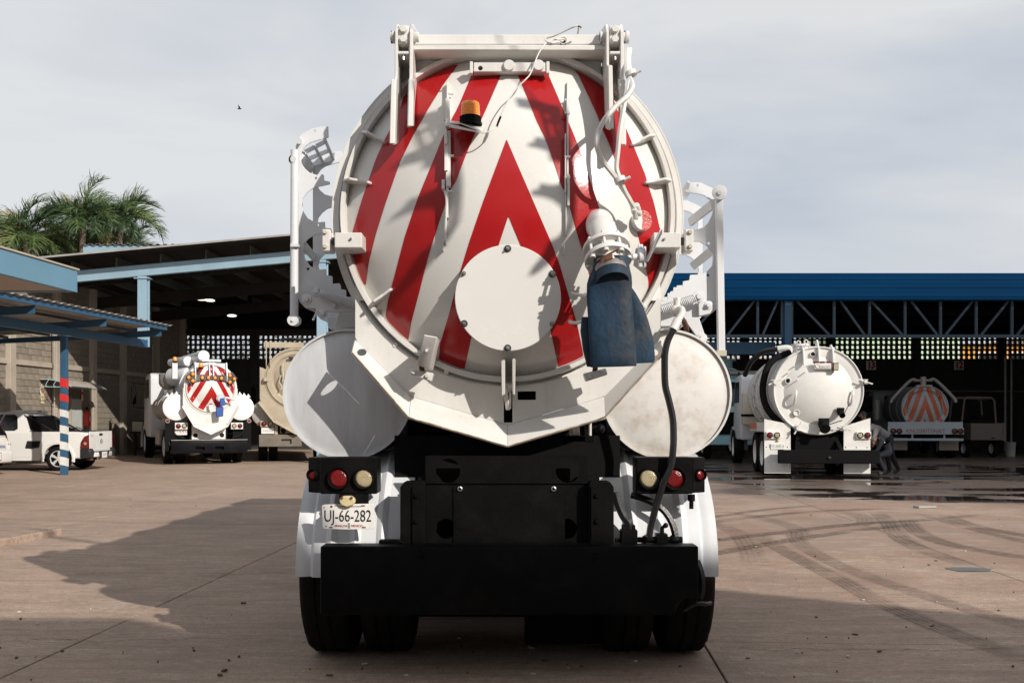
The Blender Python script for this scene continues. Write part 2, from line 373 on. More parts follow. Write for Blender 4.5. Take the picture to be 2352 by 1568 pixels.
g = MB().box(-900, 900, -900, 900, -.6, -.03).build('ground', M['yard_concrete'], kind='structure', smooth=0)
YAW = -.055
xs = [-27.6, -24.0, -20.9, -17.4, -13.8, -10.2, -6.6, -3.05, .85, 3.9, 7.4, 10.9, 14.4, 17.9, 21.4, 24.9, 28]
ys = [-12, -7.2, -2.7, 1.8, 6.3, 10.8, 15.3, 19.8, 24.3, 28.8, 33.3, 37.8, 42.3, 47, 52]
for i in range(len(xs) - 1):
    for j in range(len(ys) - 1):
        mb = MB().box(xs[i] + .006, xs[i + 1] - .006, ys[j] + .002, ys[j + 1] - .002, -.2, random.uniform(-.0012, .0012))
        o = mb.build('slab', M['yard_concrete'], g, bevel=.004, smooth=0); o.rotation_euler = (0, 0, YAW)
# tyre marks: thin dirt print lying on the slabs
def track_mat():
    m = bpy.data.materials.new('tyre_print'); m.use_nodes = True; nt = m.node_tree; N = nt.nodes.new; L = nt.links.new
    b = nt.nodes['Principled BSDF']; b.inputs['Base Color'].default_value = (.105, .076, .060, 1); b.inputs['Roughness'].default_value = .9
    geo = N('ShaderNodeNewGeometry'); uv = N('ShaderNodeUVMap'); uv.uv_map = 'strip'
    n = N('ShaderNodeTexNoise'); n.inputs['Scale'].default_value = 9; n.inputs['Detail'].default_value = 7; n.inputs['Roughness'].default_value = .7; L(geo.outputs['Position'], n.inputs['Vector'])
    n2 = N('ShaderNodeTexNoise'); n2.inputs['Scale'].default_value = 1.1; n2.inputs['Detail'].default_value = 3; L(geo.outputs['Position'], n2.inputs['Vector'])
    s = N('ShaderNodeSeparateXYZ'); L(uv.outputs[0], s.inputs[0])
    def mth(op, *a):
        x = N('ShaderNodeMath'); x.operation = op
        for i, q in enumerate(a):
            if isinstance(q, (int, float)): x.inputs[i].default_value = q
            else: L(q, x.inputs[i])
        return x.outputs[0]
    ribs = mth('ADD', mth('MULTIPLY', mth('SINE', mth('MULTIPLY', s.outputs[0], 31.4)), .22), .62)
    edge = mth('SMOOTH_MIN', mth('MULTIPLY', mth('SUBTRACT', .5, mth('ABSOLUTE', mth('SUBTRACT', s.outputs[0], .5))), 7.0), 1.0, .2)
    a = mth('MULTIPLY', mth('MULTIPLY', ribs, edge), mth('MULTIPLY', mth('SUBTRACT', n.outputs[0], .18), 1.9))
    a = mth('MULTIPLY', a, mth('MINIMUM', mth('MAXIMUM', mth('MULTIPLY', mth('SUBTRACT', n2.outputs[0], .30), 5.0), .25), 1.0))
    a = mth('MULTIPLY', a, s.outputs[1])
    L(mth('MINIMUM', mth('MAXIMUM', a, 0.0), .85), b.inputs['Alpha'])
    MATS['tyre_print'] = m
track_mat()
def tyre_mark(pts, w, strength=.8):
    P = smooth_path([(p[0], p[1], .004) for p in pts], 8); rows = []
    for i, p in enumerate(P):
        d = (P[min(i + 1, len(P) - 1)] - P[max(i - 1, 0)]).normalized(); s = V3((d.y, -d.x, 0)) * w / 2
        rows.append([p - s, p + s])
    o = MB().grid(rows).build('tyre_mark', M['tyre_print'], g, smooth=0)
    me = o.data; uv = me.uv_layers.new(name='strip'); n = len(P)
    for poly in me.polygons:
        for li in poly.loop_indices:
            c = me.vertices[me.loops[li].vertex_index].co
            k = min(range(n), key=lambda q: (P[q] - c).length_squared)
            end = min(1.0, min(k, n - 1 - k) / 5.0)
            side = 0.0 if (c - rows[k][0]).length < (c - rows[k][1]).length else 1.0
            uv.data[li].uv = (side, strength * end)
def gp(u, v): p = gnd(u, v); return (p.x, p.y)
tyre_mark([gp(1600, 1246), gp(1646, 1240), gp(1800, 1222), gp(1959, 1204), gp(2130, 1193), gp(2260, 1180)], .26, 1.0)
tyre_mark([gp(1560, 1285), gp(1646, 1270), gp(1800, 1243), gp(1972, 1217), gp(2130, 1201)], .24, 1.0)
tyre_mark([gp(1560, 1215), gp(1646, 1198), gp(1800, 1180), gp(1920, 1172), gp(2080, 1166)], .26, .95)
tyre_mark([gp(1560, 1198), gp(1646, 1186), gp(1760, 1170), gp(1900, 1158)], .22, .8)
tyre_mark([gp(2010, 1172), gp(2040, 1200), gp(2062, 1230), gp(2120, 1262), gp(2230, 1300)], .28, .8)
tyre_mark([gp(2082, 1190), gp(2100, 1215), gp(2150, 1240), gp(2240, 1262), gp(2420, 1290)], .28, .9)
tyre_mark([gp(2160, 1180), gp(2230, 1205), gp(2310, 1222), gp(2450, 1245)], .26, .85)
tyre_mark([gp(2100, 1176), gp(2220, 1210), gp(2330, 1238), gp(2440, 1260)], .22, .7)
tyre_mark([(2.95, 12.2), (2.86, 10.2), (2.84, 8.6), (2.8, 7.6), (2.86, 6.6), (3.0, 5.6)], .24, .75)
tyre_mark([(3.5, 12.4), (3.2, 11.0), (3.12, 9.2), (3.3, 7.6), (3.5, 6.4)], .24, .6)
tyre_mark([(2.2, 14.2), (2.6, 13.4), (2.75, 12.4), (2.6, 11.0), (2.3, 9.4)], .3, .55)
tyre_mark([(3.1, 15.2), (3.5, 13.9), (3.6, 12.6), (3.3, 11.4)], .3, .5)
tyre_mark([gp(1880, 1166), gp(1960, 1180), gp(1990, 1196), gp(1950, 1215)], .3, .5)
tyre_mark([(-12, 18), (-8, 17.2), (-4.6, 16.4), (-2.4, 16.2)], .3, .3)
tyre_mark([(-10, 14.4), (-7, 13.8), (-4.2, 13.2), (-2.0, 13.1)], .3, .25)
# low pavement beside the office and a patch of standing water
MB().prism([(-5.40, 11.95, -.02), (-5.58, 10.8, -.02), (-6.5, 4.0, -.02), (-14.2, 4.0, -.02), (-13.2, 11.95, -.02)], (0, 0, .10)).build('pavement', M['yard_concrete'], bevel=.012, kind='structure', smooth=0)
pd = mat('puddle_water', (.13, .125, .12), .3, var=.2)
crk = mat('crack_dark', (.07, .05, .04), .95, var=.2)
def crack(pts, w=.007):
    P = smooth_path([(a + random.uniform(-.03, .03), b + random.uniform(-.05, .05), .0045) for a, b in pts], 5); rows = []
    for i, p in enumerate(P):
        p = p + V3((0, random.uniform(-.012, .012), 0)); rows.append([p - V3((0, w * random.uniform(.3, 1), 0)), p + V3((0, w * random.uniform(.3, 1), 0))])
    MB().grid(rows).build('crack', crk, g, smooth=0)
crack([gp(180 + 40 * k, 1316 + random.uniform(-1, 1)) for k in range(13)], .006)
crack([gp(60 + 50 * k, 1468 + random.uniform(-2, 2)) for k in range(13)], .004)
crack([gp(1660 + 60 * k, 1492 + random.uniform(-2, 2)) for k in range(13)], .004)
crack([gp(1830 + 50 * k, 1150 + 17.5 * k) for k in range(12)], .006)
crack([gp(100 + 30 * k, 1202 - 6 * k) for k in range(8)], .006)
def blob(u0, u1, v0, v1, z=.005):
    c = gnd((u0 + u1) / 2, (v0 + v1) / 2); a = gnd(u1, (v0 + v1) / 2).x - c.x; b_ = (gnd(1176, v0).y - gnd(1176, v1).y) / 2
    P = [(c.x + a * math.cos(t) * (1 + .12 * math.sin(3 * t + 1)), c.y + b_ * math.sin(t) * (1 + .15 * math.cos(2 * t)), z) for t in [2 * math.pi * i / 28 for i in range(28)]]
    return MB().add(P, [tuple(range(28))])
tag(blob(2176, 2276, 1302, 1314).build('puddle', pd, smooth=0), kind='structure')
dampm = mat('damp_stain', (.17, .13, .105), .6, var=.2)
# litter
t = tag(MB().obox(gnd(2124, 1163, .02), (.15, .03, 0), (-.02, .07, .0), (0, 0, .018)).build('broken_board', M['zinc'], bevel=.004), 'small grey broken board lying on the tyre marked concrete', 'board')
lf = MB()
for k in range(110):
    q = gnd(random.uniform(-40, 2390), random.uniform(1120, 1560) if random.random() < .7 else random.uniform(1380, 1560), .006)
    r_ = random.choice((.004, .005, .006, .008, .012, .018)); a = random.uniform(0, 6.3)
    lf.obox(q, (math.cos(a) * r_, math.sin(a) * r_, 0), (-math.sin(a) * r_ * .45, math.cos(a) * r_ * .45, 0), (0, 0, random.uniform(.002, .006)))
lf.build('litter', mat('litter_brown', (.13, .075, .045), .9, var=.5, vs=1), kind='stuff', smooth=0)
lf = MB()
for k in range(60):
    q = gnd(random.uniform(0, 2350), random.uniform(1150, 1550), .006); r_ = random.uniform(.005, .016); a = random.uniform(0, 6.3)
    lf.obox(q, (math.cos(a) * r_, math.sin(a) * r_, 0), (-math.sin(a) * r_ * .5, math.cos(a) * r_ * .5, 0), (0, 0, .003))
lf.build('litter', mat('litter_pale', (.62, .58, .53), .9, var=.3, vs=1), kind='stuff', smooth=0)

# ---------------------------------------------------------------- unseen blocks added to shade the yard and the wash bay
def house(name, label, x0, x1, y0, y1, h, wall, wins, fy):
    r = empty(name, label, 'building', ((x0 + x1) / 2, (y0 + y1) / 2, 0), world_coords=True)
    MB().box(x0, x1, y0, y1, 0, h).build('wall', M[wall], r, smooth=0)
    MB().box(x0 - .15, x1 + .15, y0 - .15, y1 + .15, h, h + .12).build('roof', M['concrete'], r, smooth=0)
    for (a, b_, c, d) in wins:
        f = MB().box(a, b_, fy - .06, fy + .06, c, d).build('window', M['house_white'], r, smooth=0)
        MB().box(a + .06, b_ - .06, fy - .075, fy + .075, c + .06, d - .06).build('pane', M['glass_dark'], f, smooth=0)
    return r
r = empty('yard_shade_wall', 'unseen white wall added behind the camera, its top shaped to shade the yard', 'building', (0, -7, 0), world_coords=True)  # added wall out of view, top edge shaped for the yard's shade line
MB().prism([(-14, -3, 0), (-14, -3, 6.9), (5.9, -3, 7.0), (6.2, -3, 6.55), (8.5, -3, 6.55), (10.9, -3, 7.95), (11.2, -3, 7.85), (12.1, -3, 7.0), (16, -3, 5.6), (16, -3, 0)], (0, -5, 0)).build('wall', M['house_white'], r, smooth=0)
for k in range(6):
    f = MB().box(-11 + k * 4, -8.6 + k * 4, -3.06, -2.94, 1.2, 3.4).build('window', M['steel_blue'], r, smooth=0)
    MB().box(-10.9 + k * 4, -8.7 + k * 4, -2.96, -2.92, 1.3, 3.3).build('pane', M['glass_dark'], f, smooth=0)
house('bay_shade_block', 'unseen tall pale block added beside the yard to shade the wash bay', 18, 38, 14, 19, 14.1, 'office_wall', [(20 + 3 * k, 21.6 + 3 * k, 2 + 3.4 * q, 3.6 + 3.4 * q) for k in range(5) for q in range(4)], 14)  # added block out of view, sized to keep sun off the wash bay

# davit and hanging rack added out of view to cast shade on the tank door
r = empty('door_shade_rig', 'unseen steel davit with hanging hose rack, added to cast shade on the tank door', 'davit', (8, -2, 0), world_coords=True)
MB().cyl((8, -2, 0), (8, -2, 7.68), .07, n=12).build('mast', M['steel_blue'], r)
MB().cyl((8, -2, 7.6), (.9, 3.0, 7.6), .045, n=10).build('arm', M['steel_blue'], r)
HK = [(315, 45), (317, 128), (250, 145), (185, 165), (150, 190), (125, 225), (113, 265), (118, 310), (140, 350), (180, 385), (230, 400), (270, 395), (283, 400), (285, 440), (325, 448), (327, 468), (250, 485), (200, 500), (160, 530), (130, 570), (122, 620), (135, 670), (165, 715), (200, 735), (240, 745), (290, 740), (293, 785), (335, 790), (340, 820), (270, 825), (220, 835), (170, 865), (140, 900), (130, 950), (145, 1010), (180, 1060), (230, 1090), (250, 1160), (330, 1280), (345, 1330), (300, 1310), (220, 1230), (150, 1130), (85, 980), (70, 700), (75, 170), (85, 140), (130, 95), (200, 60), (260, 50)]
for xr0 in (1.53, 2.14):
    k = .00080; f = lambda x, y: V3((xr0 - (x - 85) * k * 1.25, 3.0, 4.62 - (y - 45) * k))
    pl_ = MB().prism([f(x, y) for x, y in HK], (0, .012, 0)).build('rack_plate', M['cool_white'], r, smooth=0)
    ld = MB()
    for q in (0, .055, .11): ld.box(xr0 - .13 + q, xr0 - .11 + q, 3.0, 3.02, 4.22, 4.58)
    for z in (4.22, 4.34, 4.46, 4.57): ld.box(xr0 - .13, xr0, 3.0, 3.02, z - .012, z + .012)
    ld.build('spacer_ladder', M['cool_white'], pl_, smooth=0)
    MB().cyl((xr0 - .1, 3.0, 4.55), (xr0 - .1, 3.0 - (xr0 - 1.0) * .704, 7.6), .006, n=6).build('hanger_rod', M['steel'], r)

# ---------------------------------------------------------------- left: office canopy, carport, long block wall, repair shed
r = empty('office_canopy', 'flat canopy with broad light blue fascia and beige soffit at left edge', 'canopy', (-10.4, 11, 0), world_coords=True)
ca = V3((-7.86, 18.0, 0)); dv = V3((.074, 1, 0)); e0 = ca - dv * 14
def off(p, z): return V3((p.x, p.y, z))
zb, zt = 3.67, 4.07
MB().prism([off(ca, zb), off(e0, zb), off(e0, zt), off(ca, zt)], (-.10, 0, 0)).build('fascia', M['fascia_blue'], r, bevel=.004, smooth=0)
MB().prism([off(ca, zb), off(ca, zt), off(ca + V3((-7, 0, 0)), zt), off(ca + V3((-7, 0, 0)), zb)], (0, -.1, 0)).build('fascia', M['fascia_blue'], r, smooth=0)
MB().prism([off(ca + V3((-.1, -.1, 0)), zb + .02), off(e0 + V3((-.1, 0, 0)), zb + .02), off(e0 + V3((-7, 0, 0)), zb + .02), off(ca + V3((-7, -.1, 0)), zb + .02)], (0, 0, .08)).build('soffit', M['soffit'], r, smooth=0)
MB().prism([off(ca + V3((.03, .03, 0)), zt), off(e0 + V3((.03, 0, 0)), zt), off(e0 + V3((-7, 0, 0)), zt), off(ca + V3((-7, .03, 0)), zt)], (0, 0, .03)).build('roof', M['concrete'], r, smooth=0)
MB().box(-15.5, -11.4, 4.5, 14.0, 0, zb + .02).build('wall', M['office_wall'], r, smooth=0)

# carport
CPY = .11
def cp(w, Y, z): return V3((-13.77 + w + CPY * Y, Y, z))     # w: distance from the post line
r = empty('carport', 'low carport with corrugated roof, blue beams and banded post at left', 'carport', cp(0, 24.6, 0), world_coords=True)
def corrugated(name, pa, pb, pc, pd_, pitch, amp, m, parent, th=.006):
    """sheet: pa->pb is the ribbed edge, pa->pd_ runs down the ribs"""
    n = max(2, int((pb - pa).length / (pitch / 4))); nrm = (pb - pa).cross(pd_ - pa).normalized(); nrm = nrm if nrm.z > 0 else -nrm
    top = []; bot = []
    prof = (0, 1, 1, 0)
    for i in range(n + 1):
        q = i / n; o = nrm * amp * prof[i % 4]
        a = pa.lerp(pb, q) + o; d = pd_.lerp(pc, q) + o
        top.append((a, d)); bot.append((a - nrm * th, d - nrm * th))
    rows = [[t[0] for t in top], [t[1] for t in top], [t[1] for t in bot], [t[0] for t in bot], [t[0] for t in top]]
    return MB().grid(rows).build(name, m, parent, smooth=0)
zr = 3.97
corrugated('corrugated_roof', cp(1.2, 9.5, zr), cp(1.2, 27.9, zr), cp(-5.0, 27.9, zr - .34), cp(-5.0, 9.5, zr - .34), .30, .035, M['zinc'], r)
MB().bar(cp(1.08, 9.5, zr - .07), cp(1.08, 27.75, zr - .07), .06, .11).build('eave_beam', M['steel_blue'], r, bevel=.004, smooth=0)
MB().bar(cp(0, 9.5, 3.55), cp(0, 28.8, 3.55), .14, .22).build('beam', M['steel_blue'], r, bevel=.006, smooth=0)
MB().bar(cp(-4.4, 9.5, 3.42), cp(-4.4, 27.6, 3.42), .14, .22).build('beam', M['steel_blue'], r, smooth=0)
for Y in (15.6, 18.6, 21.6, 24.6, 27.55):
    a, b_ = cp(1.02, Y, 0), cp(-.1, Y, 0)
    MB().prism([off(a, zr - .12), off(a, zr - .30), off(cp(.07, Y, 0), 3.62), off(cp(-4.9, Y, 0), 3.40), off(cp(-4.9, Y, 0), 3.52), off(b_, zr - .2)], (0, .06, 0)).build('rafter', M['steel_blue'], r, smooth=0)
for q in range(5):
    w = .2 - q * 1.15
    MB().bar(cp(w, 9.5, zr - .085 + (w - 1.2) * .055), cp(w, 27.6, zr - .085 + (w - 1.2) * .055), .05, .06).build('purlin', M['dark_steel'], r, smooth=0)
PX, PY = cp(0, 24.6, 0).x, 24.6
hw = .073
post = MB().box(PX - hw, PX + hw, PY - hw, PY + hw, 0, 3.44).build('post', M['steel_blue'], r, bevel=.004, smooth=0)
def band(v0, v1, m, slant=.03):
    z0, z1 = H + (HY - v1) * PY / F, H + (HY - v0) * PY / F; w = hw + .003; S_ = [(-w, -w, slant), (w, -w, 0), (w, w, -slant), (-w, w, 0)]
    MB().loft([[V3((PX + a, PY + b_, z0 + c)) for a, b_, c in S_], [V3((PX + a, PY + b_, z1 + c)) for a, b_, c in S_]]).build('paint_band', m, post, smooth=0)
for v0, v1 in ((870, 890), (906, 922)): band(v0, v1, M['post_red'])
for v0, v1 in ((942, 958), (978, 996), (1015, 1033), (1050, 1069)): band(v0, v1, M['post_white'])
MB().box(PX - .12, PX + .12, PY - .12, PY + .12, 3.425, 3.442).build('cap_plate', M['steel_light_blue'], r, smooth=0)
# far post of the carport
MB().box(cp(0, 15, 0).x - hw, cp(0, 15, 0).x + hw, 14.93, 15.07, 0, 3.44).build('post', M['steel_blue'], r, smooth=0)

# side wall of concrete blocks
WS = .0407
def wx(Y): return -15.3 + WS * (Y - 29.75)
r = empty('block_wall', 'long grey concrete block wall with pilasters behind the white pickup', 'wall', (wx(36), 36, 0), world_coords=True, kind='thing')
Y0, Y1, HT = 24.0, 45.0, 6.0
MB().prism([V3((wx(Y0) - .03, Y0, 0)), V3((wx(Y1) - .03, Y1, 0)), V3((wx(Y1) - .2, Y1, 0)), V3((wx(Y0) - .2, Y0, 0))], (0, 0, HT)).build('mortar_core', M['mortar'], r, smooth=0)
blk = [MB().box(-.03, .012, -.194, .194, -.095, .095).mesh('block', .005, 0) for _ in range(2)]
blk[0].materials.append(M['block_grey']); blk[1].materials.append(M['block_tan'])
ang = math.atan2(-WS, 1); rest = MB(); spots_ = []
for row in range(int(HT / .2)):
    k = 0; y = Y0 + (.2 if row % 2 else 0)
    while y < Y1 - .3:
        spots_.append((y + .2, row * .2 + .1)); y += .4
vis = sorted([s for s in spots_ if .9 < s[1] < 4.2 and s[0] > 27.5], key=lambda s: s[0])[:300]
vset = set(vis)
for (y, z) in spots_:
    d = random.uniform(-.004, .006)
    if (y, z) in vset:
        o = bpy.data.objects.new('block', blk[random.random() < .5]); COL.objects.link(o); attach(o, r)
        o.location = (wx(y) + d, y, z); o.rotation_euler = (0, 0, ang)
    else:
        rest.obox((wx(y) - .01 + d, y, z), (.02, 0, 0), (WS * .193, .193, 0), (0, 0, .094))
rest.build('blockwork', M['block_grey'], r, kind='stuff', smooth=0)
for Y in (27.4, 30.2, 33.0, 35.6, 38.1, 41.3, 44.2):
    MB().obox((wx(Y) + .06, Y, HT / 2), (.10, 0, 0), (WS * .16, .16, 0), (0, 0, HT / 2)).build('pilaster', M['concrete'], r, bevel=.01, smooth=0)
MB().prism([V3((wx(Y0) + .02, Y0, 3.05)), V3((wx(Y1) + .02, Y1, 3.05)), V3((wx(Y1) + .075, Y1, 3.05)), V3((wx(Y0) + .075, Y0, 3.05))], (0, 0, .16)).build('bond_beam', M['concrete'], r, smooth=0)
for Y in (32.6, 40.6):
    MB().cyl((wx(Y) + .2, Y, 0), (wx(Y) + .2, Y, 4.4), .025, n=8).build('conduit', M['zinc'], r)

# things fixed to the wall
def wallp(u, v):
    k = (CX - u) / F; Y = (15.3 + WS * 29.75) / (k + WS); return V3((wx(Y), Y, H + (HY - v) * Y / F))
a, b_ = wallp(157, 968), wallp(184, 968)
r = empty('door', 'pale grey metal door under the small awning in the block wall', 'door', (a.x, (a.y + b_.y) / 2, 0), world_coords=True, kind='thing')
MB().box(a.x + .03, a.x + .09, a.y, b_.y, 0.0, 2.06).build('leaf', mat('door_paint', (.50, .52, .50), .5, var=.05), r, bevel=.004, smooth=0)
MB().box(a.x + .02, a.x + .12, a.y - .06, a.y, 0, 2.1).build('frame', M['concrete'], r, smooth=0)
MB().box(a.x + .09, a.x + .14, a.y + .1, a.y + .18, .95, 1.08).build('handle', M['chrome'], r, bevel=.01)
a, b_ = wallp(80, 890), wallp(184, 890)
r = empty('door_awning', 'small curved plastic awning on pale curled brackets above the door', 'awning', (a.x, (a.y + b_.y) / 2, 2.6), world_coords=True)
ya, yb = a.y + .2, b_.y - .1
def awn(t): return (t * 1.0, .26 * (1 - t ** 2.2))
MB().grid([[V3((a.x + .08 + awn(i / 8)[0], y, 2.42 + awn(i / 8)[1])) for i in range(9)] for y in (ya, yb)]).build('canopy_sheet', M['polycarb'], r)
for y in (ya, (ya + yb) / 2, yb):
    br = MB(); br.tube([V3((a.x + .08 + awn(i / 8)[0], y, 2.40 + awn(i / 8)[1])) for i in range(9)], .014, 6)
    br.tube([(a.x + .08, y, 2.2), (a.x + .10, y, 2.40), (a.x + .5, y, 2.40), (a.x + .98, y, 2.40)], .014, 6, 3)
    for q in (.25, .5, .75): br.tube([(a.x + .08 + q, y, 2.40), (a.x + q, y, 2.47), (a.x + .12 + q, y, 2.42 + awn(q)[1])], .01, 6, 3)
    br.build('bracket', M['pale_blue_paint'], r)
p = wallp(95.6, 905)
r = empty('no_smoking_sign', 'small cream sign reading NO FUMAR with a red struck circle', 'sign', p, world_coords=True)
MB().box(p.x + .025, p.x + .032, p.y - .12, p.y + .12, p.z - .30, p.z + .32).build('panel', mat('sign_cream', (.72, .62, .38), .6), r, smooth=0)
mb = MB(); mb.rev([(.095, 0), (.095, .006), (.115, .006), (.115, 0)], (p.x + .032, p.y, p.z + .16), (1, 0, 0), 24, closed=True)
mb.bar((p.x + .036, p.y - .07, p.z + .23), (p.x + .036, p.y + .07, p.z + .09), .02, .006, up=(1, 0, 0)); mb.build('prohibition_mark', M['print_red'], r)
MB().bar((p.x + .034, p.y - .06, p.z + .16), (p.x + .034, p.y + .06, p.z + .16), .022, .003, up=(1, 0, 0)).build('pictogram', M['print_black'], r, smooth=0)
for s, z in (('NO', -.10), ('FUMAR', -.21)):
    text(s, 'lettering', M['print_black'], r, (p.x + .034, p.y, p.z + z), .11, rot=(R(90), 0, R(90)), ext=.0005)
p = wallp(186.8, 907)
r = empty('extinguisher_sign', 'narrow red sign on the wall above the extinguisher', 'sign', p, world_coords=True)
MB().box(p.x + .025, p.x + .032, p.y - .11, p.y + .11, p.z - .30, p.z + .30).build('panel', M['post_red'], r, smooth=0)
MB().box(p.x + .0325, p.x + .034, p.y - .07, p.y + .07, p.z - .20, p.z + .02).build('pictogram', M['post_white'], r, smooth=0)
MB().box(p.x + .0325, p.x + .034, p.y - .05, p.y + .05, p.z + .12, p.z + .2).build('pictogram', M['post_white'], r, smooth=0)
p = wallp(191, 978)
r = empty('fire_extinguisher', 'red fire extinguisher hanging on the block wall behind the pickup bed', 'extinguisher', (p.x + .12, p.y, 1.1), world_coords=True)
q = V3((p.x + .14, p.y, 1.12))
MB().rev([(0, 0), (.10, .0), (.115, .03), (.115, .42), (.09, .5), (.035, .54), (.03, .58), (0, .58)], q, (0, 0, 1), 16).build('cylinder', M['post_red'], r)
mb = MB(); mb.cyl(q + V3((0, 0, .56)), q + V3((0, 0, .64)), .03, n=10); mb.bar(q + V3((0, -.1, .64)), q + V3((0, .08, .67)), .03, .02); mb.build('valve', M['black_matt'], r)
MB().tube([q + V3((0, .03, .62)), q + V3((.02, .13, .55)), q + V3((.02, .14, .3)), q + V3((.02, .13, .15))], .014, 6, 4).build('hose', M['black_matt'], r)
MB().box(q.x + .11, q.x + .118, q.y - .05, q.y + .05, q.z + .18, q.z + .36).build('data_label', M['post_white'], r, smooth=0)

# repair shed: sloping roof on blue beams, front at 31 m
FY = 31.0
r = empty('repair_shed', 'open repair shed with sloping metal roof and pale blue steel frame', 'shed', (-9, 38, 0), world_coords=True, kind='thing')
def fz(x): return 6.60 + .0909 * (x - (-6.85))       # top of the rake beam
xl, xr_ = -17.0, -3.0
rb = MB().prism([(xl, FY, fz(xl)), (xl, FY, fz(xl) - .35), (xr_, FY, fz(xr_) - .35), (xr_, FY, fz(xr_))], (0, .16, 0)).build('beam', M['steel_light_blue'], r, bevel=.008, smooth=0)
px = [(u - CX) * FY / F for u in (62, 165, 267.5, 369, 473, 575.5, 678, 780, 882)]
for x in px:
    MB().box(x - .015, x + .015, FY - .02, 45, fz(x) + .003, fz(x) + .30).build('purlin', mat('purlin_grey', (.11, .115, .10), .6, var=.1, spec=.1) if 'purlin_grey' not in M else M['purlin_grey'], r, smooth=0)
rt = MB()
n = 60
rows_t = []
for i in range(n + 1):
    x = xl + (xr_ - xl) * i / n
    rows_t.append([V3((x, FY - .75, fz(x) + .335 + .03 * (i % 2))), V3((x, 46, fz(x) + .335 + .03 * (i % 2)))])
rt.grid(rows_t + [[p + V3((0, 0, .012)) for p in rw] for rw in rows_t[::-1]] + [rows_t[0]])
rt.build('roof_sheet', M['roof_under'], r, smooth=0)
MB().prism([(xl, FY - .77, fz(xl) + .33), (xr_, FY - .77, fz(xr_) + .33), (xr_, FY - .77, fz(xr_) + .385), (xl, FY - .77, fz(xl) + .385)], (0, .02, 0)).build('roof_edge', M['zinc'], r, smooth=0)
for u0, u1 in ((315, 336), (727, 748)):
    x0, x1 = (u0 - CX) * FY / F, (u1 - CX) * FY / F
    zc_ = 3.62 if u0 < 400 else 0
    c_ = MB().box(x0, x1, FY + .01, FY + .27, zc_, fz((x0 + x1) / 2) - .352)
    c_.box(x1 + .0, x1 + .05, FY + .11, FY + .17, zc_, fz(x1) - .36)
    c_.build('column', M['steel_light_blue'], r, bevel=.006, smooth=0)
    MB().box(x0 - .1, x1 + .1, FY - .03, FY + .3, fz(x0) - .42, fz(x0) - .39).build('cap_plate', M['steel_light_blue'], r, smooth=0)
for Y in (36.0, 41.0):
    MB().prism([(xl, Y, fz(xl) - .1), (xl, Y, fz(xl) - .5), (xr_, Y, fz(xr_) - .5), (xr_, Y, fz(xr_) - .1)], (0, .14, 0)).build('beam', M['roof_under'], r, smooth=0)
    MB().prism([(xl, Y - 2.5, fz(xl) + .02), (xl, Y - 2.5, fz(xl) - .08), (xr_, Y - 2.5, fz(xr_) - .08), (xr_, Y - 2.5, fz(xr_) + .02)], (0, .08, 0)).build('beam', M['roof_under'], r, smooth=0)
# raised roof light on top of the shed
mx0, mx1, MY = (191 - CX) * 40 / F, (560 - CX) * 40 / F, 40.0
zt_, zb_ = H + (HY - 563.5) * 40 / F, H + (HY - 581) * 40 / F
MB().box(mx0, mx1, MY, MY + .1, zb_, zt_).build('roof_light_fascia', M['steel_light_blue'], r, smooth=0)
MB().box(mx0, mx0 + .33, MY + .01, MY + .11, 6.0, zb_ + .05).build('roof_light_fascia', M['steel_light_blue'], r, smooth=0)
MB().box(mx0, mx0 + .1, MY + .1, 46, 6.0, zt_).build('roof_light_fascia', M['steel_light_blue'], r, smooth=0)
MB().box(mx0 + .3, mx1, MY + 1.2, MY + 1.3, 6.0, zt_).build('roof_light_panel', M['dark_roof'], r, smooth=0)
corrugated('corrugated_roof', V3((mx0 - .1, MY - .1, zt_ + .003)), V3((mx1, MY - .1, zt_ + .003)), V3((mx1, 46, zt_ - .1)), V3((mx0 - .1, 46, zt_ - .1)), .30, .05, M['zinc'], r)
MB().cyl((-7.02, 40.5, 7.9), (-7.02, 40.5, 9.0), .012, n=6).build('antenna', M['zinc'], r)
# dark back lining up under the roof above the lattice
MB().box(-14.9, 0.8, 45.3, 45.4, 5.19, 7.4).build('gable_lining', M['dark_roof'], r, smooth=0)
for (u, v, w) in ((464, 690.5, .21), (482.5, 693, .19), (532.5, 728, .19), (228, 690, .22)):
    p = at(u, v, 39.5)
    l = empty('hanging_lamp', {464: 'left lamp of the close pair of lit lamps hanging in the repair shed', 482.5: 'right lamp of the close pair of lit lamps hanging in the repair shed', 532.5: 'lit oval lamp hanging lowest in the repair shed', 228: 'lit lamp showing just above the carport roof edge'}[u], 'lamp', p, world_coords=True, group='lit lamps hanging in the repair shed')
    MB().rev([(0, 0), (w * .8, .02), (w, .06), (w * .6, .10), (0, .11)], p, (0, 0, 1), 16).build('diffuser', M['lamp_lit'], l)
    MB().cyl(p + V3((0, 0, .1)), p + V3((0, 0, 7.2 - p.z)), .01, n=5).build('cord', M['black_matt'], l)

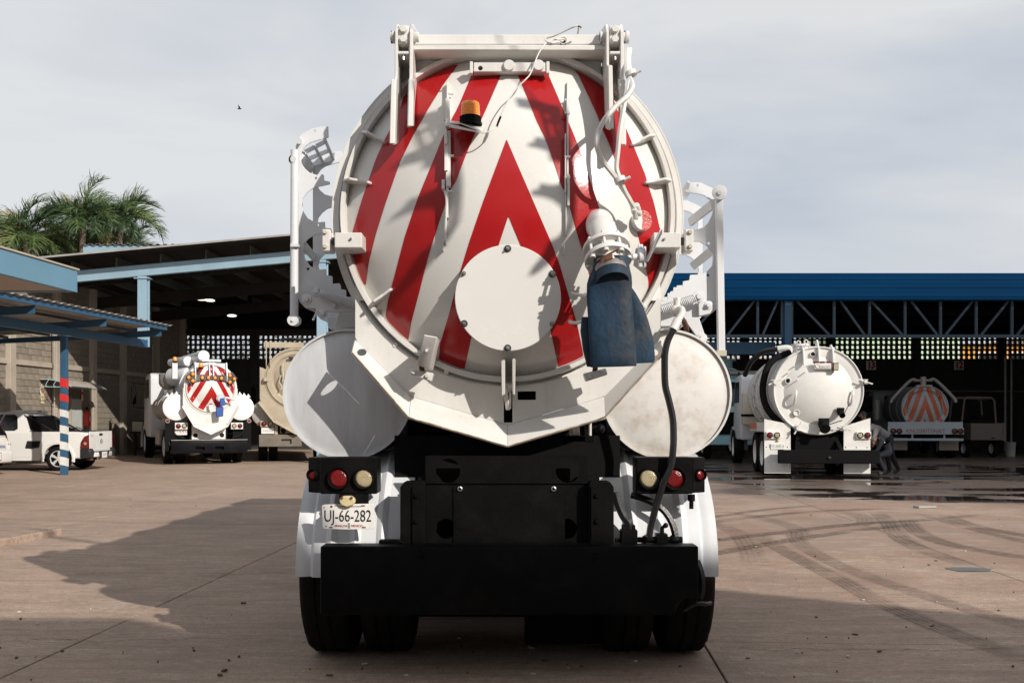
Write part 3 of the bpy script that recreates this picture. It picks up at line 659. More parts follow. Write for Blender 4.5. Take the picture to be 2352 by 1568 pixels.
# ---------------------------------------------------------------- lattice back walls
CELL = .225
def ring(name):
    a, b_ = .1105, .073; mb = MB()
    o = [(-a, -a), (a, -a), (a, a), (-a, a)]
    k = .022; i_ = [(-b_ + k, -b_), (b_ - k, -b_), (b_, -b_ + k), (b_, b_ - k), (b_ - k, b_), (-b_ + k, b_), (-b_, b_ - k), (-b_, -b_ + k)]
    P = []
    for y in (-.075, .075): P += [V3((x, y, z)) for x, z in o] + [V3((x, y, z)) for x, z in i_]
    f = []
    for b0, fl in ((0, 0), (12, 1)):
        q = [(0, 1, 5, 4), (1, 6, 5), (1, 2, 7, 6), (2, 8, 7), (2, 3, 9, 8), (3, 10, 9), (3, 0, 11, 10), (0, 4, 11)]
        f += [tuple(b0 + t for t in (w[::-1] if fl else w)) for w in q]
    f += [(i, 12 + i, 12 + (i + 1) % 4, (i + 1) % 4) for i in range(4)]
    f += [(4 + i, 4 + (i + 1) % 8, 16 + (i + 1) % 8, 16 + i) for i in range(8)]
    mb.add(P, f); me = mb.mesh(name, 0, 0); me.materials.append(M['lattice_dark']); return me
ringm = ring('lattice_block')
def lattice_wall(label, x0, x1, yw, zlo, zhi, u_p, skip=()):
    r = empty('lattice_wall', label, 'wall', ((x0 + x1) / 2, yw, 0), world_coords=True, kind='thing')
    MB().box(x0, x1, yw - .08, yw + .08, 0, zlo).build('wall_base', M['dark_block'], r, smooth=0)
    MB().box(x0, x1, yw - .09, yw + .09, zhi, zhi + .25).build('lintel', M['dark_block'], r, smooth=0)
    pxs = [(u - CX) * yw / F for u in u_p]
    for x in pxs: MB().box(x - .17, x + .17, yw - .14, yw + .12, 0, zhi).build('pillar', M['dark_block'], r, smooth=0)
    edges = [x0] + pxs + [x1]; n = 0; rest = MB()
    for a, b_ in zip(edges[:-1], edges[1:]):
        a2 = a + (.17 if a != x0 else 0); b2 = b_ - (.17 if b_ != x1 else 0)
        k = int((b2 - a2) / CELL + .25)
        if k < 1: continue
        st = (b2 - a2) / k
        for c in range(k):
            for w in range(5):
                x, z = a2 + (c + .5) * st, zlo + (w + .5) * CELL
                if n < 300:
                    o = bpy.data.objects.new('lattice_block', ringm); COL.objects.link(o); attach(o, r)
                    o.rotation_euler = (0, random.uniform(-.025, .025), 0); o.location = (x + random.uniform(-.007, .007), yw + random.uniform(-.015, .015), z + random.uniform(-.005, .005)); o.scale = (st / .222, 1, CELL / .222); n += 1
                else:
                    rest.add([V3(v) * 1.013 + V3((x, yw, z)) for v in [tuple(q.co) for q in ringm.vertices]], [tuple(p.vertices) for p in ringm.polygons])
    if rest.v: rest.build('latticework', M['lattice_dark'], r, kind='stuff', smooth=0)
    return r
YB = 45.0
zl = H + (HY - 826) * YB / F
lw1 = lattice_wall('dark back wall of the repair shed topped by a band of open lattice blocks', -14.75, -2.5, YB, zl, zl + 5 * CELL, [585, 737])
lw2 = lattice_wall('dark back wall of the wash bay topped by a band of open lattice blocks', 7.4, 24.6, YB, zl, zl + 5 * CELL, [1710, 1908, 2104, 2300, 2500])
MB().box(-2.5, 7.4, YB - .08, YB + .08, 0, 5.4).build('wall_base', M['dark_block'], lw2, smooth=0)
for n_, u0, u1 in (('13', 1989.8, 2011.8), ('12', 2191.6, 2213.8)):
    p = at((u0 + u1) / 2, 838.5, YB - .1); hw2 = (u1 - u0) / 2 * (YB - .1) / F
    r = empty('bay_sign', {'13': 'white sign with red 13 close to the white tank truck', '12': 'white sign with red 12 above the orange chevron truck'}[n_], 'sign', p, world_coords=True, group='numbered bay signs')
    MB().box(p.x - hw2, p.x + hw2, p.y - .01, p.y + .01, p.z - hw2 * .95, p.z + hw2 * .95).build('panel', M['plate_white'], r, smooth=0)
    text(n_, 'lettering', M['print_red'], r, (p.x, p.y - .0125, p.z - .0), .44, .80, bold=.022)

# ---------------------------------------------------------------- wash bay shed at right
RY = 32.0
r = empty('wash_shed', 'wide open shed with dark blue ribbed fascia and steel truss at right', 'shed', (15, 38, 0), world_coords=True, kind='thing')
x0, x1 = 1.2, 26.0
zf0, zf1 = H + (HY - 690) * RY / F, H + (HY - 626.5) * RY / F
hgt = zf1 - zf0; prof = []
ribs = [0, .02, .14, .30, .45, .61, .75, .90, 1.0]
for i in range(len(ribs) - 1):
    a, b_ = ribs[i], ribs[i + 1]
    fs = MB(); bul = .10 * (1 - abs((a + b_) / 2 - .45))
    yo = (0, .02, .0, .03, .01, .035, .015, .05)[i]
    fs.prism([V3((x0, RY - .02 + yo, zf0 + hgt * a + .005)), V3((x0, RY - .032 + yo, zf0 + hgt * b_ - .005)), V3((x0, RY + .09, zf0 + hgt * b_ - .005)), V3((x0, RY + .09, zf0 + hgt * a + .005))], (x1 - x0, 0, 0))
    fs.build('fascia_panel', M['deep_blue'], r, smooth=0)
# truss
ztc, zbc = zf0 + .02, H + (HY - 772) * (RY + .3) / F
TY = RY + .3
MB().box(x0, x1, TY - .06, TY + .06, zbc - .05, zbc + .05).build('bottom_chord', M['truss_blue'], r, smooth=0)
MB().box(x0, x1, TY - .06, TY + .06, ztc, ztc + .1).build('top_chord', M['truss_blue'], r, smooth=0)
def tx(u): return (u - CX) * TY / F
for u in (1412, 1494, 1576, 1658, 1740, 1796, 1818.5, 1915.7, 1997, 2078.5, 2160, 2242, 2324, 2406):
    MB().box(tx(u) - .04, tx(u) + .04, TY - .04, TY + .04, zbc + .05, ztc).build('truss_post', M['truss_blue'], r, smooth=0)
for ub, ut in ((1424, 1486), (1506, 1568), (1588, 1652), (1672, 1732), (1752, 1786), (1904, 1830), (1985, 1930), (2072, 2000), (2152, 2092), (2172, 2234), (2254, 2316), (2336, 2400)):
    MB().bar((tx(ub), TY, zbc + .05), (tx(ut), TY, ztc), .07, .07, up=(0, 1, 0)).build('truss_brace', M['truss_blue'], r, smooth=0)
xc = tx(1807)
MB().box(xc - .11, xc + .11, RY + .1, RY + .5, 0, zf0).build('column', M['steel_blue'], r, bevel=.006, smooth=0)
for u in (1310, 2405): MB().box(tx(u) - .11, tx(u) + .11, RY + .1, RY + .5, 0, zf0).build('column', M['steel_blue'], r, bevel=.006, smooth=0)
for k in range(3):
    MB().prism([V3((x0, 36 + 4 * k, 5.1)), V3((x1, 36 + 4 * k, 5.1)), V3((x1, 36 + 4 * k, 5.4)), V3((x0, 36 + 4 * k, 5.4))], (0, .12, 0)).build('beam', M['dark_roof'], r, smooth=0)
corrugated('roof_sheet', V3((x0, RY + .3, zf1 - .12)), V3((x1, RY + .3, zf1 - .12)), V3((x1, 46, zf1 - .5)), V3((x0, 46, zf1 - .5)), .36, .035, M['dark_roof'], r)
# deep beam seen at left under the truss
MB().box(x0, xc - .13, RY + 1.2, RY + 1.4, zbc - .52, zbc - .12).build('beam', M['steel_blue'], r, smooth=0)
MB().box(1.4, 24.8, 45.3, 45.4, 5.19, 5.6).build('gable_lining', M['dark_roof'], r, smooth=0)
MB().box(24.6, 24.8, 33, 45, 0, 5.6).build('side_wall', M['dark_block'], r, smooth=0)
for u in (2323, 2337): MB().cyl((tx(u) * 1.3, 42.5, 0), (tx(u) * 1.3, 42.5, 4.0), .05, n=8).build('pipe', M['zinc'], r)
MB().cyl((8, 44.7, 2.66), (24, 44.7, 2.60), .03, n=6).build('pipe', M['zinc'], r)

# ---------------------------------------------------------------- what shows through the lattice
house('green_house', 'pale green house seen through the lattice above bay 13', 19.4, 27.0, 60, 68, 7.4, 'house_green', [(21, 22.4, 3.2, 4.4)], 60)
house('white_house', 'white house seen through the lattice at far right', 33.4, 42, 63, 70, 6.5, 'house_white', [], 63)
house('orange_house', 'orange house seen through the lattice above bay 12', 27.4, 33.2, 62, 70, 5.9, 'house_orange', [(29, 30.4, 4.6, 5.5), (31, 32.2, 4.6, 5.5)], 62)
house('brick_house', 'low brown brick house seen through the lattice left of bay 13', 12.5, 19.0, 61, 68, 5.0, 'house_brick', [(14, 15.5, 3.4, 4.4)], 61)
# ---------------------------------------------------------------- vehicle building blocks
def tyre_mesh(name, r, w, n=56, rin=None):
    rin = rin or r * .58; h = w / 2
    prof = [(rin, -h * .82), (r * .72, -h), (r * .88, -h), (r * .965, -h * .90), (r, -h * .74), (r, -h * .34), (r * .975, -h * .30), (r * .975, -h * .22), (r, -h * .18),
            (r, h * .18), (r * .975, h * .22), (r * .975, h * .30), (r, h * .34), (r, h * .74), (r * .965, h * .90), (r * .88, h), (r * .72, h), (rin, h * .82)]
    rows = []
    for i in range(n):
        a = 2 * math.pi * i / n; row = []
        for q, (rr, x) in enumerate(prof):
            k = 1.0
            if (i % 3 == 0) and abs(x) > h * .3 and rr > r * .95: k = .972
            row.append(V3((x, rr * k * math.cos(a), rr * k * math.sin(a))))
        rows.append(row)
    rows.append(rows[0]); me = MB().grid(rows).mesh(name, 0, 40); me.materials.append(M['rubber']); return me
def rim_mesh(name, r, w, m, side=1):
    mb = MB(); h = w / 2 * side
    mb.rev([(r * .60, -h * .8), (r * .60, h * .86), (r * .57, h * .90), (r * .53, h * .6), (r * .50, h * .1), (r * .30, h * .0), (r * .26, h * .35), (r * .14, h * .45), (r * .12, h * .7), (0, h * .75)], (0, 0, 0), (1, 0, 0), 28)
    for i in range(8):
        a = 2 * math.pi * i / 8; mb.cyl((h * .3, .21 * r * math.cos(a), .21 * r * math.sin(a)), (h * .5, .21 * r * math.cos(a), .21 * r * math.sin(a)), r * .035, n=6)
    me = mb.mesh(name, 0, 35); me.materials.append(m); return me
WHEELS = {}
def wheel(parent, x, y, r, w, side, rim='cool_white', rz=0):
    k = (round(r, 3), round(w, 3), side, rim)
    if k not in WHEELS: WHEELS[k] = (tyre_mesh('tyre', r, w), rim_mesh('rim', r, w, M[rim], side))
    t = bpy.data.objects.new('wheel', WHEELS[k][0]); COL.objects.link(t); attach(t, parent); t.location = (x, y, r)
    t.rotation_euler = (random.uniform(0, 6), 0, rz)
    m = bpy.data.objects.new('rim', WHEELS[k][1]); COL.objects.link(m); m.parent = t
    return t
def dish_depth(rr, R0, d0, rk):
    """how far a dished head of edge radius R0 stands proud at radius rr"""
    Rs = 1.5 * R0
    def sp(q): return d0 - (Rs - math.sqrt(Rs * Rs - q * q))
    if rr <= rk: return sp(rr)
    s = rk / math.sqrt(Rs * Rs - rk * rk); t = rr - rk; T = R0 - rk; e = sp(rk)
    a = (e - s * T) / (T * T); return max(e - s * t - a * t * t, 0.0)
def dish_profile(R0, d0, rk, n=18):
    return [(R0 * i / n, dish_depth(R0 * i / n, R0, d0, rk)) for i in range(n + 1)]
def lamp_round(parent, c, r, lens, d=(0, -1, 0), bezel='black_paint', depth=.035, name='tail_light'):
    c = V3(c); d = V3(d)
    b = MB().rev([(r * 1.30, -.01), (r * 1.30, depth * .55), (r * 1.18, depth * .8), (r * 1.04, depth * .55), (r * 1.0, depth * .2)], c, d, 24).build(name, M[bezel], parent)
    MB().rev([(0, depth * .42), (r * .25, depth * .42), (r * .28, depth * .46), (r * .48, depth * .42), (r * .51, depth * .46), (r * .72, depth * .40), (r * .75, depth * .44), (r * .92, depth * .36), (r * 1.02, depth * .2)], c, d, 28).build('lens', M[lens], b)
    return b
def plate_text(parent, c, w, h, body, colr='print_black', tx_=None):
    c = V3(c)
    p = MB().box(c.x - w / 2, c.x + w / 2, c.y - .006, c.y + .006, c.z - h / 2, c.z + h / 2).build('number_plate', M['plate_white'], parent, bevel=.004, smooth=0)
    text(body, 'lettering', M[colr], p, (c.x, c.y - .0075, c.z), h * .62, .72)
    return p
def unproj_dish(u, v, C0, R0, d0, rk, lift=.002):
    Y = C0.y - d0
    for _ in range(30):
        p = at(u, v, Y); rr = math.hypot(p.x - C0.x, p.z - C0.z)
        Y2 = C0.y - dish_depth(min(rr, R0), R0, d0, rk); Y += (Y2 - Y) * .7
    p = at(u, v, Y); dx, dz = p.x - C0.x, p.z - C0.z; rr = math.hypot(dx, dz); lim = R0 * .992
    if rr > lim: dx, dz = dx * lim / rr, dz * lim / rr; rr = lim
    return V3((C0.x + dx, C0.y - dish_depth(rr, R0, d0, rk) - lift, C0.z + dz))
def interp(E, v):
    E = sorted(E, key=lambda p: p[1])
    if v <= E[0][1]: a, b = E[0], E[1]
    elif v >= E[-1][1]: a, b = E[-2], E[-1]
    else:
        for a, b in zip(E[:-1], E[1:]):
            if a[1] <= v <= b[1]: break
    return a[0] + (b[0] - a[0]) * (v - a[1]) / max(b[1] - a[1], 1e-6)

# ---------------------------------------------------------------- the big vacuum truck in the middle
T = empty('vacuum_truck', 'large white vacuum truck in the middle with red chevrons on its domed tank door', 'truck', (-.027, 5.3, 0), world_coords=True)
C0 = V3((at(1166, 495, 5.42).x, 5.42, at(1166, 495, 5.42).z)); R0, D0, RK = .875, .34, .72
W = M['white_paint']
tank = MB().rev([(.93, .14), (.93, 5.6), (.78, 5.85), (.4, 6.0), (0, 6.03)], C0, (0, 1, 0), 72)
for q in (.9, 2.2, 3.5, 4.8): tank.rev([(.93, q), (.985, q), (.985, q + .06), (.93, q + .06)], C0, (0, 1, 0), 72)
tank.build('tank_barrel', W, T)
MB().rev([(.93, .16), (.957, .16), (.957, .0), (.918, .0), (.918, .07), (.93, .07)], C0, (0, 1, 0), 96).build('tank_flange', W, T, bevel=.004)
door = MB().rev([(r_, -d) for r_, d in dish_profile(R0, D0, RK, 26)] + [(.885, 0.03), (.0, .05)], C0, (0, 1, 0), 96).build('tank_door', M['white_door'], T)
MB().rev([(.874, .03), (.874, -.03), (.880, -.058), (.902, -.058), (.907, -.03), (.907, .02), (.952, .02), (.952, -.002), (.9585, -.002), (.9585, .03)], C0, (0, 1, 0), 96).build('door_ring', W, door, bevel=0)
# radial gussets between ring and dished door
for a in (28, 11.5, 150.7, 168.5, 214, -34.5):
    e = V3((math.cos(R(a)), 0, math.sin(R(a)))); s = V3((-e.z, 0, e.x)) * .007
    def gp_(rr, y): return C0 + e * rr + V3((0, y, 0))
    pts = [gp_(.735, -dish_depth(.735, R0, D0, RK) + .01), gp_(.75, -dish_depth(.75, R0, D0, RK) - .03), gp_(.80, -.125), gp_(.86, -.125), gp_(.905, -.055), gp_(.905, -.02), gp_(.87, .0), gp_(.82, -.02)]
    MB().prism([p - s for p in pts], s * 2).build('gusset', W, door, bevel=.003, smooth=0)
# red chevron stripes
def stripe(Lf, Rt, v0, v1, n=34, m=7):
    rows = []
    for i in range(n + 1):
        v = v0 + (v1 - v0) * i / n; a, b = interp(Lf, v), interp(Rt, v)
        if b - a < .4: b = a + .4
        rows.append([unproj_dish(a + (b - a) * j / m, v, C0, R0, D0, RK) for j in range(m + 1)])
    return MB().grid(rows).build('red_stripe', M['red_stripe'], door, smooth=60)
L3R = [c1(1637, 475), c1(1500, 660), c1(1365, 880), c1(1250, 1080), c1(1120, 1340), c1(1040, 1568), c3(985, 270), c3(900, 540), c3(840, 780), c3(812, 985)]
L3L = [c1(1400, 430), c1(1150, 760), c1(1108, 900), c1(1050, 1020), c1(990, 1120), c1(900, 1320), c1(815, 1568), c3(770, 250), c3(693, 510), c3(640, 700), c3(620, 985)]
stripe(L3L, L3R, 149, 655)
L2L = [c1(1770, 540), c1(1640, 850), c1(1580, 960), c1(1500, 1120), c1(1400, 1370), c1(1318, 1568), c3(1270, 230), c3(1160, 560), c3(1090, 830), c3(1010, 1130), c3(985, 1290), c3(950, 1480)]
L2R = [c1(2035, 540), c1(1900, 850), c1(1780, 1110), c1(1690, 1330), c1(1600, 1568), c3(1575, 125), c3(1480, 390), c3(1370, 740), c3(1290, 1060), c3(1220, 1320), c3(1193, 1480)]
stripe(L2L, L2R, 163, 781)
COL_ = [(1163, 321), c3(1953, 0), c3(1860, 250), c3(1740, 600), c3(1640, 930), c3(1560, 1240), c3(1475, 1568), c5(1475, 180), c5(1462, 330)]
CIL = [(1167, 498), c3(2005, 625), c3(1880, 1050), c3(1758, 1460), c3(1735, 1568), c5(1698, 392)]
COR = [(1164, 321), c2(150, 1350), c2(245, 1568), c4(300, 240), c4(370, 400), c4(470, 630), c4(540, 820), c4(610, 1060), c4(690, 1330), c4(740, 1568), c6(752, 320)]
CIR = [(1168, 498), c4(183, 630), c4(330, 1030), c4(452, 1390), c4(490, 1568), c6(527, 385)]
stripe(COL_, COR, 322, 500, 26)
stripe(COL_, CIL, 499, 847); stripe(CIR, COR, 499, 846)
R2L = [c2(150, 540), c2(250, 780), c2(330, 980), c2(410, 1140), c2(500, 1400), c2(555, 1568), c4(590, 160), c4(650, 380), c4(700, 560), c4(740, 680), c4(860, 1100), c4(960, 1480)]
R2R = [c2(425, 540), c2(520, 760), c2(600, 950), c2(680, 1140), c2(765, 1370), c2(830, 1568), c4(900, 330), c4(980, 620), c4(1060, 980), c4(1090, 1300)]
stripe(R2L, R2R, 163, 640)
R3L = [c2(668, 490), c2(730, 620), c2(800, 770), c2(870, 920), c2(920, 1050), c2(1000, 1230), c2(1070, 1450), c4(1085, 0), c4(1165, 200), c4(1235, 540), c4(1280, 700), c4(1310, 850), c4(1333, 960), c4(1328, 1075)]
R3R = [c2(690, 490), c2(900, 560), c2(1010, 760), c2(1060, 900), c2(1130, 1040), c2(1210, 1230), c2(1300, 1450), c2(1335, 1568), c4(1380, 250), c4(1430, 470), c4(1500, 640), c4(1540, 800), c4(1500, 1075)]
stripe(R3L, R3R, 156, 676)
def on_door(u, v, lift=.0): return unproj_dish(u, v, C0, R0, D0, RK, lift)
# round inspection cover with its bolts
YC = 5.095; cc = at(1166.5, 684, YC); rc = 122 * YC / F
MB().rev([(rc * .93, .20), (rc * .93, .022), (rc, .022), (rc, 0), (0, 0)], cc, (0, 1, 0), 64).build('inspection_cover', M['white_door'], T, bevel=.003)
for (u, v, big) in ((1166, 571, 1), (1268.5, 629, 1), (1268, 743, 0), (1166, 799, 1), (1066, 743, 1), (1065, 628, 0)):
    p = at(u, v, YC - .001)
    w_ = MB().rev([(0, .006), (.017 if big else .011, .006), (.019 if big else .012, 0)], p, (0, -1, 0), 16).build('cover_bolt', M['dark_steel'], T)
    mb = MB(); mb.hexa(p + V3((0, -.006, 0)), (0, -1, 0), .0105, .010); mb.cyl(p + V3((0, -.016, 0)), p + V3((0, -.028, 0)), .0055, n=8); mb.build('nut', M['steel'], w_)

# hinge beam across the top
def zof(v, Y): return H + (HY - v) * Y / F
def xof(u, Y): return (u - CX) * Y / F
YH = 5.30
hb = MB().box(xof(930, YH), xof(1408, YH), YH, YH + .14, zof(103.5, YH), zof(79, YH)).build('hinge_beam', W, T, bevel=.006)
cut(hb, MB().cyl(at(1294, 93, YH - .05), at(1294, 93, YH) + V3((0, .10, 0)), .018, n=20))
MB().rev([(.017, -.012), (.017, .004), (.021, .004), (.021, -.012)], at(1294, 93, YH), (0, -1, 0), 20, closed=True).build('cable_gland', W, hb)
MB().prism([V3((xof(940, YH), YH - .055, zof(104.5, YH - .05))), V3((xof(940, YH), YH + .14, zof(104.5, YH))), V3((xof(940, YH), YH + .14, zof(124, YH))), V3((xof(940, YH), YH + .01, zof(125, YH))), V3((xof(940, YH), YH - .055, zof(116, YH - .05)))], (xof(1400, YH) - xof(940, YH), 0, 0)).build('hinge_beam_angle', W, T, bevel=.004)
# pedestal bracket plates behind the arms, rising from the tank
for s, u0 in ((-1, 930), (1, 1412)):
    x = xof(u0, 5.45)
    MB().prism([V3((x - .03, 5.40, zof(130, 5.4))), V3((x - .03, 5.9, zof(130, 5.4))), V3((x - .03, 6.1, C0.z + .55)), V3((x - .03, 5.44, C0.z + .62))], (.06, 0, 0)).build('hinge_pedestal', W, T, bevel=.004)
    sx = 1 if s < 0 else -1
    MB().prism([at(1166 + s * 215, 128, 5.4), at(1166 + s * 40, 128, 5.4), at(1166 + s * 150, 150, 5.4), at(1166 + s * 215, 186, 5.4)], (0, .05, 0)).build('hinge_web', W, T, bevel=.003)
def hinge(name, side, uo0, uo1, ui0, ui1, vo, vi):
    """two edge-on arm plates of one door hinge with block, pins and big hex bolts"""
    hroot = None
    for (ua, ub, vb, vk) in ((uo0, uo1, vo[1], vo[0]), (ui0, ui1, vi[1], vi[0])):
        Yf = 5.17
        prof = [(5.52, zof(75, 5.5)), (5.47, zof(58, 5.4)), (5.24, zof(56, 5.24)), (5.18, zof(72, 5.18)), (5.17, zof(vk, 5.17)), (5.12, zof(vk + 6, 5.12)), (5.06, zof(vb - 6, 5.06)), (5.07, zof(vb, 5.07)),
                (5.22, zof(vb - 4, 5.22)), (5.30, zof(vk + 60, 5.30)), (5.42, zof(vk + 10, 5.42)), (5.46, zof(125, 5.46))]
        xa, xb = xof(ua, 5.17), xof(ub, 5.17)
        o = MB().prism([(xa, y, z) for y, z in prof], (xb - xa, 0, 0)).build('hinge_arm', W, T, bevel=.003, smooth=0)
        hroot = hroot or o
        # doubler plate on the lower half of the arm
        MB().prism([(xa - .012 if ua == uo0 else xa + .004, 5.115, zof(vk + 4, 5.115)), (xa - .012 if ua == uo0 else xa + .004, 5.05, zof(vb - 3, 5.05)), (xa - .012 if ua == uo0 else xa + .004, 5.13, zof(vb - 3, 5.13)), (xa - .012 if ua == uo0 else xa + .004, 5.20, zof(vk + 4, 5.2))], (xb - xa + .008, 0, 0)).build('doubler', W, o, bevel=.003, smooth=0)
    a, b = (uo1, ui0) if side < 0 else (ui1, uo0)
    xa, xb = xof(a, 5.2) + .002, xof(b, 5.2) - .002
    blkk = MB().box(xa, xb, 5.20, 5.42, zof(100, 5.2), zof(58, 5.2)).build('hinge_block', W, T, bevel=.004)
    xm = (xa + xb) / 2
    for v in (69, 92): MB().hexa((xm, 5.2, zof(v, 5.2)), (0, -1, 0), .0215, .02).build('hex_bolt', W, blkk, bevel=.003)
    MB().hexa((xm, 5.2, zof(81, 5.2)), (0, -1, 0), .006, .01).build('grease_nipple', M['steel'], blkk)
    MB().box(xa, xb, 5.18, 5.40, zof(126, 5.19), zof(119, 5.19)).build('spacer_plate', W, T, bevel=.003)
    MB().cyl((xm, 5.2, zof(126, 5.2)), (xm, 5.2, zof(138, 5.2)), .008, n=8).build('stud', M['steel'], T)
    xo0, xo1 = (xof(897, 5.24), xof(uo0, 5.2)) if side < 0 else (xof(uo1, 5.2), xof(1444.5, 5.24))
    xi0, xi1 = (xof(ui1, 5.2), xof(963, 5.24)) if side < 0 else (xof(1377, 5.24), xof(ui0, 5.2))
    for k, (p, q) in enumerate(((xo0, xo1), (xi0, xi1))):
        zc = zof(86, 5.24); m_ = (p + q) / 2
        mb = MB(); mb.cyl((p, 5.24, zc), (q, 5.24, zc), .026, n=20); mb.cyl((m_ - .004, 5.24, zc), ((q if k == (0 if side < 0 else 0) else p) , 5.24, zc), .032, n=20)
        mb.build('hinge_pin', W, T, bevel=.003)
        MB().cyl(((p + m_) / 2, 5.235, zc - .034), ((p + m_) / 2, 5.235, zc + .032), .005, n=6).build('split_pin', M['dark_steel'], T)
hinge('left', -1, 906.5, 913, 940, 947.5, (178, 333), (178, 293))
hinge('right', 1, 1425.5, 1433, 1392.5, 1399, (178, 335), (146, 299))
# light bar with blanked lamps
YL = 5.24
lb = MB().box(xof(1088, YL), xof(1253, YL), YL, YL + .12, zof(165, YL), zof(143.5, YL)).build('light_bar', W, T, bevel=.003)
cut(lb, MB().cyl(at(1103, 152, YL - .05), at(1103, 152, YL) + V3((0, .08, 0)), .0125, n=18))
for u in (1169, 1237): MB().rev([(0, .018), (.026, .018), (.030, .012), (.030, -.002)], at(u, 152, YL), (0, -1, 0), 24).build('lamp_blank', W, lb)
for u0, u1 in ((1079, 1086), (1254.5, 1262)):
    b_ = MB().box(xof(u0, YL), xof(u1, YL), YL - .006, YL + .04, zof(169, YL), zof(142, YL)).build('end_bracket', W, lb, bevel=.002)
    for v in (149, 161): MB().cyl(at((u0 + u1) / 2, v, YL - .006), at((u0 + u1) / 2, v, YL - .011), .004, n=6).build('screw', M['steel'], b_) if False else None
# edge-on bracket strips either side of the door centre
def strip(segs, nm='bracket_strip'):
    first = None
    for (u0, u1, va, vb, y0, y1) in segs:
        pm = on_door((u0 + u1) / 2, va); pn = on_door((u0 + u1) / 2, vb)
        ya, yb = pm.y - y0, pn.y - y1
        pts = [(xof(u0, ya), ya, zof(va, ya)), (xof(u0, yb), yb, zof(vb, yb)), (xof(u0, yb), pn.y + .01, zof(vb, yb)), (xof(u0, ya), pm.y + .01, zof(va, ya))]
        o = MB().prism(pts, (xof(u1, ya) - xof(u0, ya), 0, 0)).build(nm if first is None else 'strip_piece', W, T if first is None else first, bevel=.002, smooth=0)
        first = first or o
    return first
ls = strip([(1025.5, 1031.5, 188, 262, .05, .05), (1022.5, 1033, 226, 290, .065, .06), (1021, 1027, 297, 330, .08, .08), (1024, 1034.5, 300, 428, .055, .055), (1020.5, 1029, 300, 392, .07, .06), (1014.5, 1021, 412, 434, .07, .07), (1024, 1029.5, 425, 500, .05, .045), (1021.5, 1025.5, 480, 560, .04, .03), (1016, 1019, 553, 576, .035, .03)])
for (u, v) in ((1026, 196), (1036, 216), (1025, 275), (1037, 358), (1035, 440)):
    p = on_door(1028, v); MB().cyl((xof(u, p.y - .04) - .012, p.y - .04, zof(v, p.y - .04)), (xof(u, p.y - .04) + .012, p.y - .04, zof(v, p.y - .04)), .007, n=6).build('bolt', W, ls)
ch = MB(); ch.tube([on_door(1021, 440, .045), on_door(1027, 462, .05), on_door(1026, 490, .045), on_door(1025, 512, .04), on_door(1023, 555, .035)], .006, 6, 3); ch.build('wire_loom', W, ls)
rs = strip([(1301.8, 1304, 188, 232, .03, .04), (1301, 1308.5, 225, 262, .05, .05), (1302, 1306, 260, 420, .045, .045), (1297.5, 1300.5, 306, 440, .055, .05), (1303, 1308.5, 400, 472, .05, .045), (1298.8, 1301.2, 424, 540, .04, .03), (1294.5, 1297.3, 560, 585, .03, .03)])
for v in (230, 260, 360, 407): p = on_door(1304, v); MB().cyl((xof(1296.5, p.y - .04), p.y - .04, zof(v, p.y - .04)), (xof(1310, p.y - .04), p.y - .04, zof(v, p.y - .04)), .006, n=6).build('bolt', W, rs)
# amber beacon on its little shelf
YS = 5.02
sh = MB().prism([at(1031, 280, YS + .10), at(1031, 284, YS), at(1058, 285, YS), at(1107, 304, YS - .02), at(1114, 290, YS + .1), at(1090, 284, YS + .14)], (0, .0, .006)).build('beacon_shelf', W, T, smooth=0)
MB().prism([at(1031, 284, YS), at(1107, 303.5, YS - .02), at(1108, 306, YS - .02), at(1060, 297, YS), at(1031, 292, YS)], (0, .006, 0)).build('shelf_lip', W, sh, smooth=0)
pc = at(1080.5, 287, YS + .04)
bc = MB().rev([(0, 0), (.060, 0), (.060, .008), (.053, .010), (.053, .040), (.049, .043)], pc, (0, 0, 1), 32).build('beacon', M['black_paint'], T)
mb = MB()
for i in range(36):
    a = 2 * math.pi * i / 36; e = V3((math.cos(a), math.sin(a), 0)); mb.obox(pc + e * .0535 + V3((0, 0, .025)), e * .0018, V3((-e.y, e.x, 0)) * .0022, (0, 0, .014))
mb.build('ribbed_base', M['black_paint'], bc, smooth=0)
prof = [(.049, .041)]
for i in range(8): prof += [(.0495 - i * .0004, .045 + i * .0075), (.0475 - i * .0004, .0485 + i * .0075)]
prof += [(.045, .108), (.040, .114), (0, .116)]
MB().rev(prof, pc, (0, 0, 1), 32).build('beacon_lens', M['amber'], bc)
# wiring
def wire(pts, r, name='cable', m=None, parent=None): return MB().tube([at(u, v, Y) for u, v, Y in pts], r, 6, 5).build(name, m or W, parent or T)
wire([(1293, 94, 5.30), (1283, 96, 5.26), (1268, 99, 5.24), (1255, 95, 5.25), (1254, 89, 5.26), (1275, 82, 5.24), (1300, 70, 5.22), (1318, 62, 5.20), (1327, 60, 5.20), (1329, 66, 5.22), (1327, 78, 5.26)], .005)
wire([(1292, 91, 5.31), (1278, 91, 5.27), (1263, 95, 5.25), (1258, 102, 5.25), (1272, 101, 5.25), (1290, 97, 5.28)], .004)
wire([(1326, 60, 5.20), (1333, 62, 5.19), (1335, 65, 5.19)], .004, m=M['dark_steel'])
wire([(1256, 96, 5.25), (1240, 118, 5.22), (1228, 145, 5.19), (1218, 170, 5.14), (1206, 184, 5.10), (1185, 205, 5.09), (1165, 235, 5.07), (1152, 262, 5.06), (1147, 280, 5.06), (1140, 293, 5.04), (1125, 302, 5.02), (1108, 306, 5.02)], .0035)
wire([(1150, 268, 5.06), (1145, 280, 5.055), (1141, 292, 5.045)], .006, 'tape', M['black_matt'])
